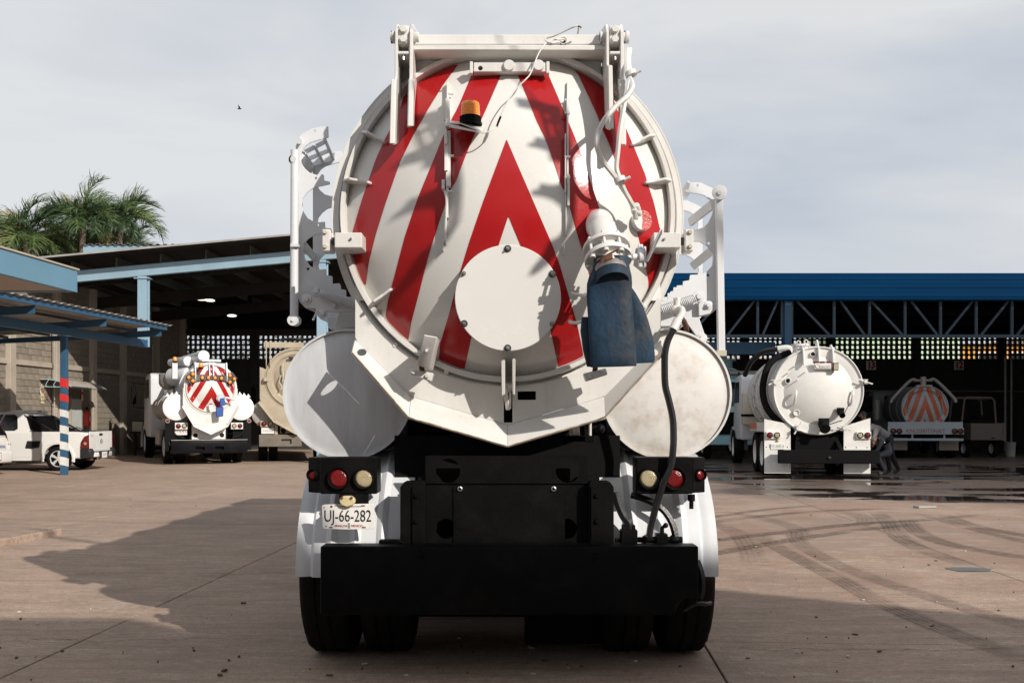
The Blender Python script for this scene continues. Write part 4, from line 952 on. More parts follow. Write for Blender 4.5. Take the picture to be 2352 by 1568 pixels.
# white hydraulic hoses to the door
wire([(1441, 112, 5.24), (1439, 140, 5.20), (1441, 168, 5.12), (1450, 188, 5.06), (1452, 202, 5.02), (1440, 222, 4.99), (1415, 244, 4.98), (1388, 276, 4.97), (1373, 308, 4.97), (1371, 335, 4.97), (1382, 366, 4.98), (1402, 392, 4.99), (1416, 410, 5.02), (1428, 430, 5.06), (1445, 456, 5.10), (1456, 482, 5.12), (1460, 500, 5.16)], .0135, 'hydraulic_hose')
wire([(1447, 112, 5.26), (1444, 140, 5.22), (1446, 172, 5.12), (1442, 200, 5.04), (1434, 240, 5.01), (1424, 300, 5.0), (1419, 350, 5.01), (1416, 385, 5.02), (1423, 408, 5.03), (1436, 440, 5.06), (1452, 468, 5.10), (1466, 488, 5.14)], .0135, 'hydraulic_hose')
for (u, v, Y) in ((1449, 170, 5.09), (1424, 414, 5.02)):
    p = at(u, v, Y); mb = MB(); mb.rev([(.024, -.012), (.030, -.012), (.030, .012), (.024, .012)], p, (.35, -.15, -.9), 16, closed=True); mb.cyl(p + V3((.02, -.01, .0)), p + V3((.05, -.02, .012)), .008, n=8); mb.build('hose_clip', W, T)
for (u, v, u2, v2) in ((1455, 478, 1462, 502), (1461, 470, 1470, 494)):
    a, b = at(u, v, 5.11), at(u2, v2, 5.17); mb = MB(); mb.cyl(a, a.lerp(b, .5), .0165, n=12); mb.cyl(a.lerp(b, .5), b, .013, n=6); mb.build('hose_coupling', W, T, bevel=.002)
pd0 = on_door(1468, 510, .0); nrm = V3((.28, -.93, .0)).normalized()
pl = MB().rev([(0, .05), (.050, .05), (.053, .046), (.053, -.02)], pd0, nrm, 32).build('port_disc', M['white_door'], T)
xx, yy = perp(nrm)
rd = MB(); rd.grid([[pd0 + nrm * .052 + V3((-.002 + .05 * math.cos(t) * k / 6, .0, .05 * math.sin(t) * k / 6)) + V3((0, .30 * .05 * math.cos(t) * k / 6, 0)) for t in [R(-95) + R(190) * j / 16 for j in range(17)]] for k in range(7)])
rd.build('red_paint_patch', mat('rough_red', (.62, .10, .09), .22, var=.5, vs=30, bump=.9, bs=70, spots=.7, dirtcol=(.8, .7, .68)), pl)
# outlet valve: stub, flange pair, clamp
p0 = on_door(1376, 515, -.05); p1 = at(1394, 578, 4.90); ax = V3((.10, -.50, -.86)).normalized()
MB().tube([p0 + V3((0, .05, .01)), p0 + V3((.002, -.05, .008)), at(1378, 520, 5.035), p1 - ax * .12, p1 - ax * .02], [.071, .071, .071, .071, .071], 28, 6).build('outlet_elbow', M['white_door'], T)
MB().rev([(.066, .006), (.082, .004), (.084, -.02)], on_door(1378, 516, 0), V3((.2, -.97, .1)), 28).build('weld_collar', W, T)
fx, fy = perp(ax)
fl = MB().rev([(.06, 0), (.116, 0), (.118, .004), (.118, .016), (.116, .02), (.06, .02)], p1 - ax * .03, ax, 40, closed=True).build('outlet_flange', W, T)
MB().rev([(.05, 0), (.116, 0), (.118, .004), (.118, .020), (.116, .024), (.05, .024)], p1 + ax * .035, ax, 40, closed=True).build('outlet_flange', W, T)
MB().cyl(p1 - ax * .03, p1 + ax * .11, .078, n=28).build('outlet_spigot', W, T)
for i in range(8):
    a = 2 * math.pi * (i + .5) / 8; e = (fx * math.cos(a) + fy * math.sin(a)) * .099
    mb = MB(); mb.cyl(p1 + e - ax * .055, p1 + e + ax * .07, .0085, n=8); mb.hexa(p1 + e + ax * .059, ax, .0155, .014); mb.hexa(p1 + e - ax * .03, -ax, .015, .012); mb.build('flange_bolt', W, fl, bevel=.002)
# butterfly valve lever to the right
q0 = at(1452, 590, 4.92); q1 = at(1474, 589, 4.93)
vb = MB().cyl(q0, q1, .017, n=14).build('valve_spindle', M['cool_white'], T)
nb = MB(); nb.rev([(0, -.012), (.035, -.012), (.035, .012), (0, .012)], at(1472, 589, 4.93), (1, 0, .05), 20)
nb.obox(at(1471, 571, 4.93), (.012, 0, 0), (0, .012, 0), (0, 0, .02)); nb.obox(at(1472, 607, 4.93), (.012, 0, 0), (0, .012, 0), (0, 0, .016)); nb.build('valve_gate_hub', M['cool_white'], vb, bevel=.003)
qd = MB()
for i in range(-7, 8):
    a = R(i * 9); qd.obox(at(1481, 590, 4.925) + V3((0, -.045 * math.cos(a) * .3, .052 * math.sin(a) * 1.0)), (.005, 0, 0), (0, .006, 0), (0, 0, .0035))
qd.box(xof(1479, 4.92), xof(1481.5, 4.92), 4.92, 4.95, zof(613, 4.92), zof(566, 4.92)); qd.build('notched_quadrant', M['cool_white'], vb, smooth=0)
MB().prism([at(1482.5, 600, 4.90), at(1484, 594, 4.90), at(1514, 531, 4.80), at(1518.5, 523, 4.80), at(1523, 525, 4.80), at(1521.5, 535, 4.80), at(1488, 602, 4.90)], (.004, .018, .004)).build('lever', M['cool_white'], vb, bevel=.003, smooth=0)
# collapsed blue discharge hose
def hsec(uc, v, hwid, Y, th, tilt=0.0, n=20):
    c = at(uc, v, Y); hx = hwid * Y / F; out = []
    for i in range(n):
        a = 2 * math.pi * i / n; ca_, sa = math.cos(a), math.sin(a)
        px_ = hx * (abs(ca_) ** .75) * (1 if ca_ > 0 else -1)
        out.append(c + V3((px_, -th * (abs(sa) ** .9) * (1 if sa > 0 else -1) * (1 + .12 * math.sin(5 * px_ * 20 + v * .05)), px_ * tilt)))
    return out
fr = [hsec(1404, 590, 40, 4.845, .060), hsec(1404, 604, 41, 4.835, .058), hsec(1404, 618, 43, 4.83, .052), hsec(1402, 634, 49, 4.83, .044), hsec(1400, 652, 52, 4.835, .036), hsec(1399, 680, 52, 4.84, .030), hsec(1401, 710, 52, 4.84, .028), hsec(1404, 745, 52.5, 4.845, .026), hsec(1406, 780, 53, 4.85, .026), hsec(1408, 815, 53.5, 4.855, .025, -.01), hsec(1409, 834, 53.5, 4.86, .022, .02), hsec(1409, 842, 52.5, 4.862, .012, .03)]
MB().loft(fr).build('discharge_hose', M['hose_blue'], T, smooth=50)
bk = [hsec(1418, 650, 26, 4.93, .026), hsec(1420, 672, 40, 4.945, .024), hsec(1422, 700, 54, 4.96, .022), hsec(1423, 735, 66, 4.975, .020), hsec(1425, 775, 75, 4.985, .018), hsec(1427, 810, 77, 4.99, .018), hsec(1428, 828, 76, 4.99, .016, .03), hsec(1429, 836, 72, 4.99, .010, .05)]
MB().loft(bk).build('hose_fold', M['hose_blue'], T, smooth=50)
MB().loft([hsec(1345, 728, 9, 4.93, .012), hsec(1346, 760, 13, 4.93, .014), hsec(1352, 805, 13, 4.93, .014), hsec(1357, 842, 9, 4.93, .010)]).build('hose_fold', M['hose_blue'], T, smooth=50)
MB().rev([(.074, .018), (.0845, .016), (.0865, 0), (.0845, -.016), (.074, -.018)], p1 + ax * .125, ax, 36).build('hose_clamp', mat('old_band', (.30, .26, .24), .5, metal=.5, var=.4, vs=9, dirt=.6, dirtcol=(.1, .06, .04), ds=12), T)
MB().rev([(.070, .03), (.080, .03), (.083, .05), (.079, .09), (.070, .09)], p1 + ax * .10, ax, 36).build('hose_cuff', M['hose_blue'], T)
cb = MB(); k0 = p1 + ax * .11 + V3((-.02, -.075, .045)); cb.cyl(k0 + V3((-.05, .01, -.012)), k0 + V3((.05, -.01, .038)), .005, n=8); cb.obox(k0, (.022, 0, .006), (0, .01, 0), (-.002, 0, .011)); cb.cyl(k0 + V3((-.03, -.01, -.02)), k0 + V3((-.01, -.014, .006)), .010, n=8); cb.build('clamp_bolt', M['rust'], T)
for pts in ([(1313, 673, 5.12), (1316, 675, 5.07), (1330, 677, 5.03), (1350, 680, 4.96)], [(1308, 737, 5.17), (1310, 740, 5.08), (1326, 741, 5.02), (1352, 735, 4.95)]):
    wire(pts, .0095, 'hose_hook')
# clamps on the door rim
def clamp_side(s):
    mu = lambda u: 1166 + (u - 1166) if s < 0 else 1166 - (u - 1166)
    a, b = sorted((mu(768), mu(831))); Yf = 5.19
    bx = MB().box(xof(a, Yf), xof(b, Yf), Yf, Yf + .22, zof(569, Yf), zof(534, Yf)).build('clamp_bar', W, T, bevel=.004)
    MB().hexa(at(mu(806), 549, Yf), (0, -1, 0), .007, .012).build('bolt', M['steel'], bx)
    a, b = sorted((mu(739), mu(759))); Yf = 5.23
    bk_ = MB().box(xof(a, Yf), xof(b, Yf), Yf, Yf + .03, zof(577, Yf), zof(526, Yf)).build('clamp_block', W, T, bevel=.005)
    for v in (533, 566): MB().hexa(at(mu(747), v, Yf), (0, -1, 0), .0125, .014).build('bolt', M['rusty_cream'], bk_, bevel=.002)
    MB().box(xof(a, Yf), xof(b, Yf) + .004, Yf + .05, Yf + .12, zof(579, Yf + .05), zof(534, Yf + .05)).build('clamp_backing', W, T, bevel=.005)
    a, b = sorted((mu(757), mu(769))); MB().box(xof(a, 5.26), xof(b, 5.26), 5.26, 5.32, zof(560, 5.26), zof(545, 5.26)).build('eye_bolt', M['dark_steel'], T, bevel=.003)
clamp_side(-1); clamp_side(1)
# lower clamps
for s in (-1, 1):
    mu = lambda u: u if s < 0 else 1166 * 2 - u + 4
    if s < 0:
        MB().prism([at(mu(958), 838, 5.14), at(mu(973), 768, 5.05), at(mu(1005), 774, 5.05), at(mu(987), 847, 5.14)], (0, .22, 0)).build('clamp_bar', W, T, bevel=.005)
        MB().hexa(at(980, 805, 5.09), (0, -1, 0), .008, .012).build('bolt', W, T)
    MB().prism([at(mu(940), 860, 5.20), at(mu(944), 845, 5.20), at(mu(996), 857, 5.20), at(mu(990), 876, 5.20)], (0, .07, 0)).build('clamp_block', W, T, bevel=.005)
    for u, v in ((950, 854), (981, 863)): MB().hexa(at(mu(u), v, 5.2), (0, -1, 0), .0125, .014).build('bolt', W, T, bevel=.002)
    MB().cyl(at(mu(968), 838, 5.18), at(mu(970), 856, 5.24), .014, n=8).build('eye_bolt', M['rust'], T)
# apron plate under the tank mouth with its flared lip
YA = 5.40
outer = [(816, 690), (816, 780), (944, 910), (1166, 976), (1388, 910), (1517, 780), (1517, 690)]
def samp(P, n):
    L_ = [0]
    for a, b in zip(P[:-1], P[1:]): L_.append(L_[-1] + math.hypot(b[0] - a[0], b[1] - a[1]))
    out = []
    for i in range(n + 1):
        d = L_[-1] * i / n
        for k in range(len(P) - 1):
            if d <= L_[k + 1] + 1e-6:
                t = (d - L_[k]) / (L_[k + 1] - L_[k]); out.append((P[k][0] + (P[k + 1][0] - P[k][0]) * t, P[k][1] + (P[k + 1][1] - P[k][1]) * t)); break
    return out
NO = 72; oo = samp(outer, NO)
oo[min(range(NO + 1), key=lambda i: abs(oo[i][0] - 1166))] = (1166, 976)
inner = []
for i in range(NO + 1):
    a = math.radians(209 + (331 - 209) * i / NO); inner.append(V3((C0.x + .93 * math.cos(a), YA, C0.z + .93 * math.sin(a))))
op = [at(u, v, YA) for u, v in oo]; bk2 = V3((0, .02, 0))
ap = MB(); ap.grid([op, inner, [p + bk2 for p in inner], [p + bk2 for p in op], op]); apron = ap.build('apron_plate', W, T, smooth=0)
cut(apron, MB().box(xof(1157, YA), xof(1177, YA), YA - .1, YA + .1, zof(970, YA), zof(884, YA)))
cut(apron, MB().box(xof(1189, YA), xof(1231, YA), YA - .1, YA + .1, zof(918, YA), zof(898, YA)))
oe = [(809, 809), (939, 958.5), (1165.5, 1024.5), (1390, 958.5), (1524, 809)]
of = [(816, 780), (944, 910), (1166, 976), (1388, 910), (1517, 780)]
lips = []
MB().tube([at(u, v, 5.27) for u, v in samp(oe, 40)], [.003 + .0025 * random.random() for _ in range(41)], 5).build('worn_edge', mat('worn_paint', (.34, .25, .17), .7, var=.5, vs=25, dirt=.8, dirtcol=(.7, .66, .6), ds=14), apron)
for i in range(4):
    a, b = at(*of[i], YA), at(*of[i + 1], YA); c, d = at(*oe[i + 1], 5.275), at(*oe[i], 5.275)
    nn = (b - a).cross(d - a).normalized() * .012; nn = nn if nn.y > 0 else -nn
    lips.append(MB().prism([a, b, c, d], nn).build('apron_lip', W, T, bevel=.002, smooth=0))
for k, (u, v) in ((0, (829, 808)), (3, (1504, 808))):
    p = at(u, v, 5.33); cut(lips[k], MB().cyl(p + V3((0, -.2, 0)), p + V3((0, .25, 0)), .021, n=20))
for u, v in ((859, 695), (908, 792), (1025, 854), (1192, 868), (1124, 868), (1412, 760)):
    MB().rev([(0, .006), (.012, .006), (.014, 0)], at(u, v, YA), (0, -1, 0), 12).build('rivet', W, apron)
for s in (-1, 1): MB().prism([at(1166 + s * 350, 690, YA), at(1166 + s * 350, 640, YA + .03), at(1166 + s * 335, 640, YA + .03), at(1166 + s * 322, 690, YA)], (0, .02, 0)).build('apron_ear', W, T, smooth=0)
dl = MB().prism([at(1151, 830, 5.16), at(1155.5, 824, 5.16), at(1160, 824, 5.16), at(1160, 905, 5.22), at(1152, 909, 5.22)], (0, .20, 0)).build('door_latch', W, T, bevel=.003, smooth=0)
MB().prism([at(1176, 826, 5.16), at(1180, 822, 5.16), at(1184, 826, 5.16), at(1183, 907, 5.22), at(1177, 905, 5.22)], (0, .20, 0)).build('latch_plate', W, dl, bevel=.003, smooth=0)
MB().cyl(at(1153, 888, 5.3), at(1182, 888, 5.3), .026, n=16).build('latch_pin', M['grubby_white'], dl)
mb = MB(); mb.bar(at(1160, 890, 5.26), at(1167, 940, 5.33), .022, .02); mb.bar(at(1172, 900, 5.28), at(1171, 938, 5.33), .012, .02); mb.bar(at(1158, 880, 5.27), at(1170, 900, 5.28), .01, .02); mb.build('latch_hook', M['grubby_white'], dl, bevel=.003)
MB().box(xof(1140, 5.62), xof(1245, 5.62), 5.60, 5.64, zof(985, 5.62), zof(880, 5.62)).build('under_plate', M['black_matt'], T, smooth=0)
# side water tanks
for s, u in ((-1, 800), (1, 1530.5)):
    m_ = M['alloy'] if s < 0 else M['stained_alloy']; Y = 5.66; c = at(u, 905, Y); r_ = 149 * Y / F
    b_ = MB().rev([(r_ - .01, .01), (r_ - .01, 4.4), (0, 4.42)], c, (0, 1, 0), 64)
    for q in (.8, 1.9, 3.0): b_.rev([(r_ - .01, q), (r_ + .012, q), (r_ + .012, q + .05), (r_ - .01, q + .05)], c, (0, 1, 0), 64)
    wt = b_.build('water_tank', M['alloy'], T)
    MB().rev([(0, .034), (r_ * .5, .030), (r_ * .85, .016), (r_ * .975, .002), (r_, .004), (r_ + .002, .010), (r_, .022), (r_ - .012, .022)], c + V3((0, .0, 0)), (0, -1, 0), 64).build('tank_end', m_, wt)
    MB().prism([at(1166 + s * 388, 715, 5.9), at(1166 + s * 330, 715, 5.9), at(1166 + s * 325, 752, 5.9), at(1166 + s * 400, 752, 5.9)], (0, .05, 0)).build('rack_foot', W, T, bevel=.003)
# suction pipe stub and black hose over the right tank
mb = MB(); mb.cyl(at(1555, 686, 5.42), at(1555, 712, 5.42), .018, n=16); mb.cyl(at(1555, 684, 5.42), at(1555, 689, 5.42), .021, n=6); mb.ball(at(1553, 714, 5.42), .034, 16); mb.tube([at(1553, 716, 5.38), at(1564, 709, 5.34), at(1567, 718, 5.32), at(1556, 738, 5.30)], .018, 12, 4); mb.cyl(at(1557, 734, 5.30), at(1546, 757, 5.285), .024, n=16); mb.build('pipe_elbow', W, T)
MB().tube([at(1555, 720, 5.46), at(1572, 740, 5.60), at(1578, 760, 5.72)], .016, 8, 3).build('rusty_pipe', M['rust'], T)
wire([(1547, 755, 5.285), (1534, 782, 5.28), (1527.5, 810, 5.27), (1526.5, 840, 5.27), (1528, 885, 5.27), (1536, 918, 5.27), (1545, 960, 5.27), (1547, 1000, 5.26), (1546, 1030, 5.25), (1541, 1070, 5.25), (1526, 1103, 5.25), (1514, 1138, 5.26), (1502, 1180, 5.27), (1495, 1205, 5.28), (1491, 1232, 5.28)], .0185, 'suction_hose', M['hose_rubber'])
# hose racks
def poly_at(P, Y, fn): return [at(*fn(x, y), Y) for x, y in P]
fl_ = lambda x, y: (654.6 + .31518 * x, 275.6 + .31518 * y)
fr_ = lambda x, y: (1492.9 + .27102 * x, 401.9 + .27102 * y)
LP = [(315, 45), (317, 128), (250, 145), (185, 165), (150, 190), (125, 225), (113, 265), (118, 310), (140, 350), (180, 385), (230, 400), (270, 395), (283, 400), (285, 440), (325, 448), (327, 468), (250, 485), (200, 500), (160, 530), (130, 570), (122, 620), (135, 670), (165, 715), (200, 735), (240, 745), (290, 740), (293, 785), (335, 790), (340, 820), (270, 825), (220, 835), (170, 865), (140, 900), (130, 950), (145, 1010), (180, 1060), (230, 1090), (298, 1085), (302, 1130), (345, 1138), (347, 1195), (405, 1200), (408, 1240), (445, 1245), (447, 1295), (495, 1290), (512, 1320), (560, 1400), (220, 1400), (200, 1392), (150, 1370), (110, 1330), (93, 1290), (88, 1200), (85, 170), (85, 140), (130, 95), (200, 60), (260, 50)]
RP = [(340, 60), (330, 118), (295, 130), (300, 150), (400, 158), (460, 175), (510, 215), (535, 280), (525, 340), (490, 410), (450, 445), (400, 460), (345, 460), (345, 562), (420, 565), (480, 600), (520, 640), (540, 700), (525, 770), (480, 820), (430, 842), (340, 845), (335, 890), (280, 900), (278, 950), (200, 950), (195, 995), (150, 1000), (148, 1060), (90, 1070), (90, 1280), (330, 1275), (415, 1200), (500, 1190), (560, 1140), (578, 1100), (575, 180), (560, 125), (430, 65)]
YR, YR2 = 5.74, 6.20
CW = M['cool_white']
def rack(P, fn, s):
    a = poly_at(P, YR, fn)
    pl_ = MB().prism(a, (0, .010, 0)).build('hose_rack', CW, T, bevel=.002, smooth=0)
    dz = -.02 if s < 0 else -.0
    MB().prism([p + V3((0, YR2 - YR, dz)) for p in a], (0, .010, 0)).build('rack_plate', CW, pl_, bevel=.002, smooth=0)
    return pl_
rl = rack(LP, fl_, -1); rr_ = rack(RP, fr_, 1)
for (x, y) in ((222, 417), (318, 455), (230, 760), (153, 846), (160, 1080), (368, 1222), (212, 72)): pass
cutm = MB()
for (x, y) in ((222, 417), (230, 760), (160, 1080), (212, 72)): cutm.cyl(at(*fl_(x, y), YR - .05), at(*fl_(x, y), YR) + V3((0, .05, 0)), .0085, n=10)
cut(rl, cutm)
cutm = MB()
for (x, y) in ((410, 80), (505, 572), (500, 843), (242, 980)): cutm.cyl(at(*fr_(x, y), YR - .05), at(*fr_(x, y), YR) + V3((0, .05, 0)), .0085, n=10)
cut(rr_, cutm)
def rflange(fn, x0, x1, ya, yb, par):   # side flange joining both plates
    p = at(*fn(x0, ya), YR); q = at(*fn(x0, yb), YR)
    MB().box(p.x - .006, p.x, YR + .0, YR + .16, q.z, p.z).build('rack_flange', CW, par, smooth=0)
rflange(fl_, 86, 86, 180, 1220, rl)
p = at(*fr_(577, 185), YR); q = at(*fr_(577, 1090), YR); MB().box(p.x, p.x + .006, YR, YR + .16, q.z, p.z).build('rack_flange', CW, rr_, smooth=0)
def xbar(fn, a, b, w=.035, par=None, h=.008): MB().bar(at(*fn(*a), YR + .01), at(*fn(*b), YR2), w, h, up=(0, 1, 0)).build('cross_bar', CW, par, smooth=0)
xbar(fl_, (120, 270), (190, 372), .04, rl, .02); xbar(fl_, (135, 910), (210, 1000), .045, rl, .02)
xbar(fr_, (530, 250), (340, 400), .05, rr_, .02); xbar(fr_, (525, 640), (365, 770), .05, rr_, .02); xbar(fr_, (345, 75), (285, 170), .05, rr_, .012)
# perforated spacer ladder at the top of the left rack
lad = MB()
La, Lb, Lc, Ld = at(*fl_(245, 150), YR + .01), at(*fl_(285, 135), YR + .01), at(*fl_(350, 285), YR2), at(*fl_(210, 325), YR2)
A0, A1 = at(*fl_(130, 225), YR + .01), at(*fl_(288, 137), YR + .01); B0, B1 = at(*fl_(200, 330), YR2), at(*fl_(352, 285), YR2)
for t in (.0, .5, 1.0):
    a, b = A0.lerp(A1, t), B0.lerp(B1, t); lad.bar(a, b, .020, .006, up=(.3, 0, 1))
for t in (.12, .55, .95):
    a, b = A0.lerp(B0, t), A1.lerp(B1, t); lad.bar(a, b, .004, .026, up=(.3, .1, 1))
lad.build('spacer_ladder', CW, rl, smooth=0)
# retaining poles, pins, springs and swing arms
MB().cyl(at(677, 345, 5.70), at(675.5, 733, 5.70), .0235, n=16).build('retaining_pole', CW, rl)
mb = MB(); mb.cyl(at(672, 735, 5.64), at(680, 737, 5.74), .031, n=16); mb.cyl(at(672, 735, 5.63), at(672, 735, 5.64), .008, n=8); mb.build('pole_foot', CW, rl)
for (x, y, d) in ((60, 285, .03), (102, 153, .03)): MB().cyl(at(*fl_(x, y), YR - .07), at(*fl_(x, y), YR), .017, n=14).build('pivot_pin', CW, rl)
MB().rev([(.0, -.03), (.028, -.03), (.028, .0)], at(673.5, 366, 5.70), (0, -1, 0), 14).build('pole_clip', CW, rl)
MB().box(xof(668, 5.67), xof(686, 5.67), 5.66, 5.72, zof(567, 5.67), zof(560, 5.67)).build('pole_clip', CW, rl)
a0, a1 = at(1651, 447, 5.70), at(1656.5, 812, 5.70)
MB().bar(a0, a1, .040, .040, up=(0, 1, 0)).build('retaining_pole', CW, rr_, bevel=.003, smooth=0)
mb = MB(); mb.bar(at(1645, 811, 5.68), at(1668, 811, 5.68), .03, .035); mb.build('pole_foot', M['rusty_cream'], rr_, bevel=.003, smooth=0)
MB().rev([(0, .02), (.042, .02), (.042, 0)], at(1652, 443, 5.67), (0, -1, 0), 24).build('pivot_disc', CW, rr_); MB().hexa(at(1652, 443, 5.65), (0, -1, 0), .014, .012).build('pivot_bolt', CW, rr_)
def spring(p0, p1, r, turns, par):
    p0, p1 = V3(p0), V3(p1); x, y = perp(p1 - p0); n = turns * 10
    pts = [p0.lerp(p1, i / n) + (x * math.cos(2 * math.pi * i / 10) + y * math.sin(2 * math.pi * i / 10)) * r for i in range(n + 1)]
    MB().tube(pts, (p1 - p0).length / turns * .40, 5).build('spring', CW, par, smooth=60)
spring(at(*fl_(252, 1258), 5.66), at(*fl_(520, 1352), 5.66), .022, 24, rl)
spring(at(*fr_(382, 1042), 5.66), at(*fr_(92, 1140), 5.66), .022, 20, rr_)
spring(at(*fl_(420, 1400), 6.0), at(*fl_(530, 1420), 6.0), .022, 11, rl)
sa = MB().prism(poly_at([(128, 1275), (145, 1268), (500, 1290), (560, 1395), (225, 1395), (222, 1372), (150, 1368), (130, 1345)], 5.70, fl_), (0, .03, 0)).build('swing_arm', CW, rl, bevel=.003, smooth=0)
MB().prism([p + V3((0, .30, -.05)) for p in poly_at([(128, 1275), (145, 1268), (500, 1290), (560, 1395), (225, 1395), (222, 1372), (150, 1368), (130, 1345)], 5.70, lambda x, y: fl_(x + 110, y + 60))], (0, .03, 0)).build('swing_arm', CW, rl, bevel=.003, smooth=0)
for (x, y, rr2) in ((158, 1305, .016), (228, 1245, .018), (362, 1350, .012), (278, 1410, .014)): mb = MB(); mb.rev([(0, .008), (rr2 * 1.8, .008), (rr2 * 1.8, 0)], at(*fl_(x, y), 5.70), (0, -1, 0), 16); mb.hexa(at(*fl_(x, y), 5.692), (0, -1, 0), rr2, .018); mb.build('pivot_bolt', CW, rl, bevel=.002)
MB().bar(at(*fl_(150, 1160), 5.68), at(*fl_(235, 1230), 5.68), .02, .008, up=(0, 1, 0)).build('stay', CW, rl)
MB().tube([at(*fl_(232, 1400), 5.70), at(*fl_(225, 1412), 5.68), at(*fl_(205, 1458), 5.68)], .007, 6).build('catch', CW, rl)
MB().prism(poly_at([(410, 1065), (515, 1066), (530, 1080), (530, 1140), (510, 1175), (415, 1195)], 5.70, fr_), (0, .03, 0)).build('swing_arm', CW, rr_, bevel=.003, smooth=0)
MB().prism(poly_at([(275, 1205), (415, 1205), (477, 1385), (468, 1405), (440, 1412), (420, 1400)], 5.68, fr_), (0, .012, 0)).build('swing_arm', CW, rr_, bevel=.003, smooth=0)
for (x, y, rr2, dd) in ((492, 1105, .013, 5.70), (415, 1030, .019, 5.68), (443, 1383, .017, 5.68)): mb = MB(); mb.rev([(0, .008), (rr2 * 1.7, .008), (rr2 * 1.7, 0)], at(*fr_(x, y), dd), (0, -1, 0), 16); mb.hexa(at(*fr_(x, y), dd - .008), (0, -1, 0), rr2, .018); mb.build('pivot_bolt', CW, rr_, bevel=.002)

# mudguards (quarter cylinders over the rear wheels)
AX = 6.05
for s in (-1, 1):
    xo, xi = -.027 + s * 1.148, -.027 + s * .52
    rows = []
    for i in range(22):
        a = R(-8 + 100 * i / 21); rad = .665
        y, z = AX - rad * math.cos(a), .62 + rad * math.sin(a) * .88
        tp = .025 * (i / 21)
        row = []
        for k in range(40):
            t = k / 39; x = xo + (xi - xo) * t - s * tp * (1 - t)
            ribz = {4: -.016, 5: -.02, 6: .0, 11: .012, 12: .02, 13: .012, 19: .012, 20: .02, 21: .012, 28: .012, 29: .02, 30: .012}.get(k, -.012 if k < 4 else 0)
            row.append(V3((x, y - ribz * math.cos(a), z + ribz * math.sin(a))))
        edge = [V3((xo - s * tp, AX - (rad - .055) * math.cos(a), .62 + (rad - .055) * math.sin(a) * .88))]
        rows.append(edge + row)
    mg = MB(); mg.grid(rows); o = mg.build('mudguard', CW, T, smooth=30)
    MB().box(min(xo - s * .01, xi), max(xo - s * .01, xi), 5.41, 5.43, zof(1312, 5.4), zof(1301, 5.4)).build('rust_strip', M['rust'], o, smooth=0)
for s in (-1, 1):
    wheel(T, -.027 + s * 1.035, AX, .50, .275, s); wheel(T, -.027 + s * .70, AX, .50, .275, s); wheel(T, -.027 + s * 1.02, 11.9, .50, .29, s)
    wheel(T, -.027 + s * 1.035, AX + 1.35, .50, .275, s); wheel(T, -.027 + s * .70, AX + 1.35, .50, .275, s)
# light boxes
BP = M['black_paint']
YBX = 5.30
for s in (-1, 1):
    mu = (lambda u: u) if s < 0 else (lambda u: 1163.5 * 2 - u)
    a, b = sorted((mu(735), mu(866)))
    bx = MB().box(xof(a, YBX), xof(b, YBX), YBX, YBX + .16, zof(1134, YBX), zof(1050, YBX)).build('light_box', BP, T, bevel=.006)
    MB().prism([at(mu(736), 1132, YBX), at(mu(708), 1130, YBX + .06), at(mu(708), 1050, YBX + .06), at(mu(736), 1050, YBX)], (0, .1, 0)).build('light_box_cheek', BP, bx, bevel=.004)
    lamp_round(bx, at(mu(778.5), 1097.5, YBX), .048, 'red_lens', name='tail_light'); lamp_round(bx, at(mu(837), 1098, YBX), .046, 'clear_lens', name='reversing_light')
    lamp_round(bx, at(mu(721), 1090, YBX + .035), .026, 'red_lens', d=(s * .35, -.93, 0), name='marker_light')
    a, b = sorted((mu(722), mu(735))); 
    MB().box(xof(mu(768) - 9, 5.75), xof(mu(768) + 9, 5.75), 5.72, 5.78, zof(1060, 5.75), zof(1036, 5.75)).build('tank_strap', CW, T, bevel=.004)
# chassis
YCH = 5.34
def slab_(u0, u1, v0, v1, Y, d, name, m=None, par=None, bev=.004): return MB().box(xof(u0, Y), xof(u1, Y), Y, Y + d, zof(v1, Y), zof(v0, Y)).build(name, m or BP, par or T, bevel=bev, smooth=0)
pn = slab_(976, 1351, 1046, 1256, YCH, .02, 'chassis_panel')
for u, v, r_ in ((1027, 1082, 28), (1306, 1082, 28), (1022, 1217, 23), (1304, 1217, 23)):
    cut(pn, MB().cyl(at(u, v, YCH - .1), at(u, v, YCH) + V3((0, .2, 0)), r_ * YCH / F, n=32))
slab_(973, 1354, 1108, 1111, YCH - .012, .012, 'panel_rib'); slab_(1040, 1298, 1118, 1250, YCH - .008, .01, 'panel_plate')
for u in (1056.5, 1271.5):
    mb = MB(); mb.rev([(.006, .006), (.009, .012), (.0135, .010), (.0145, 0)], at(u, 1122, YCH - .008), (0, -1, 0), 18); mb.build('panel_bolt', M['steel'], pn)
for s in (-1, 1):
    mu = (lambda u: u) if s < 0 else (lambda u: 1164.5 * 2 - u)
    bkt = MB().prism([at(mu(919), 1256, 5.27), at(mu(919), 1118, 5.27), at(mu(928), 1106, 5.27), at(mu(972), 1104, 5.27), at(mu(976), 1110, 5.27), at(mu(976), 1256, 5.27)], (0, .11, 0)).build('bumper_bracket', BP, T, bevel=.005, smooth=0)
    slab_(min(mu(946), mu(972)), max(mu(946), mu(972)), 1116, 1256, 5.255, .014, 'bracket_angle', par=bkt)
    for v in (1137, 1196): mb = MB(); mb.rev([(0, .004), (.018, .004), (.019, 0)], at(mu(957), v, 5.255), (0, -1, 0), 16); mb.hexa(at(mu(957), v, 5.251), (0, -1, 0), .012, .012); mb.build('bracket_bolt', BP, bkt)
MB().box(xof(985, 5.42), xof(1345, 5.42), 5.46, 8.5, .62, 1.30).build('subframe', M['black_matt'], T, smooth=0)
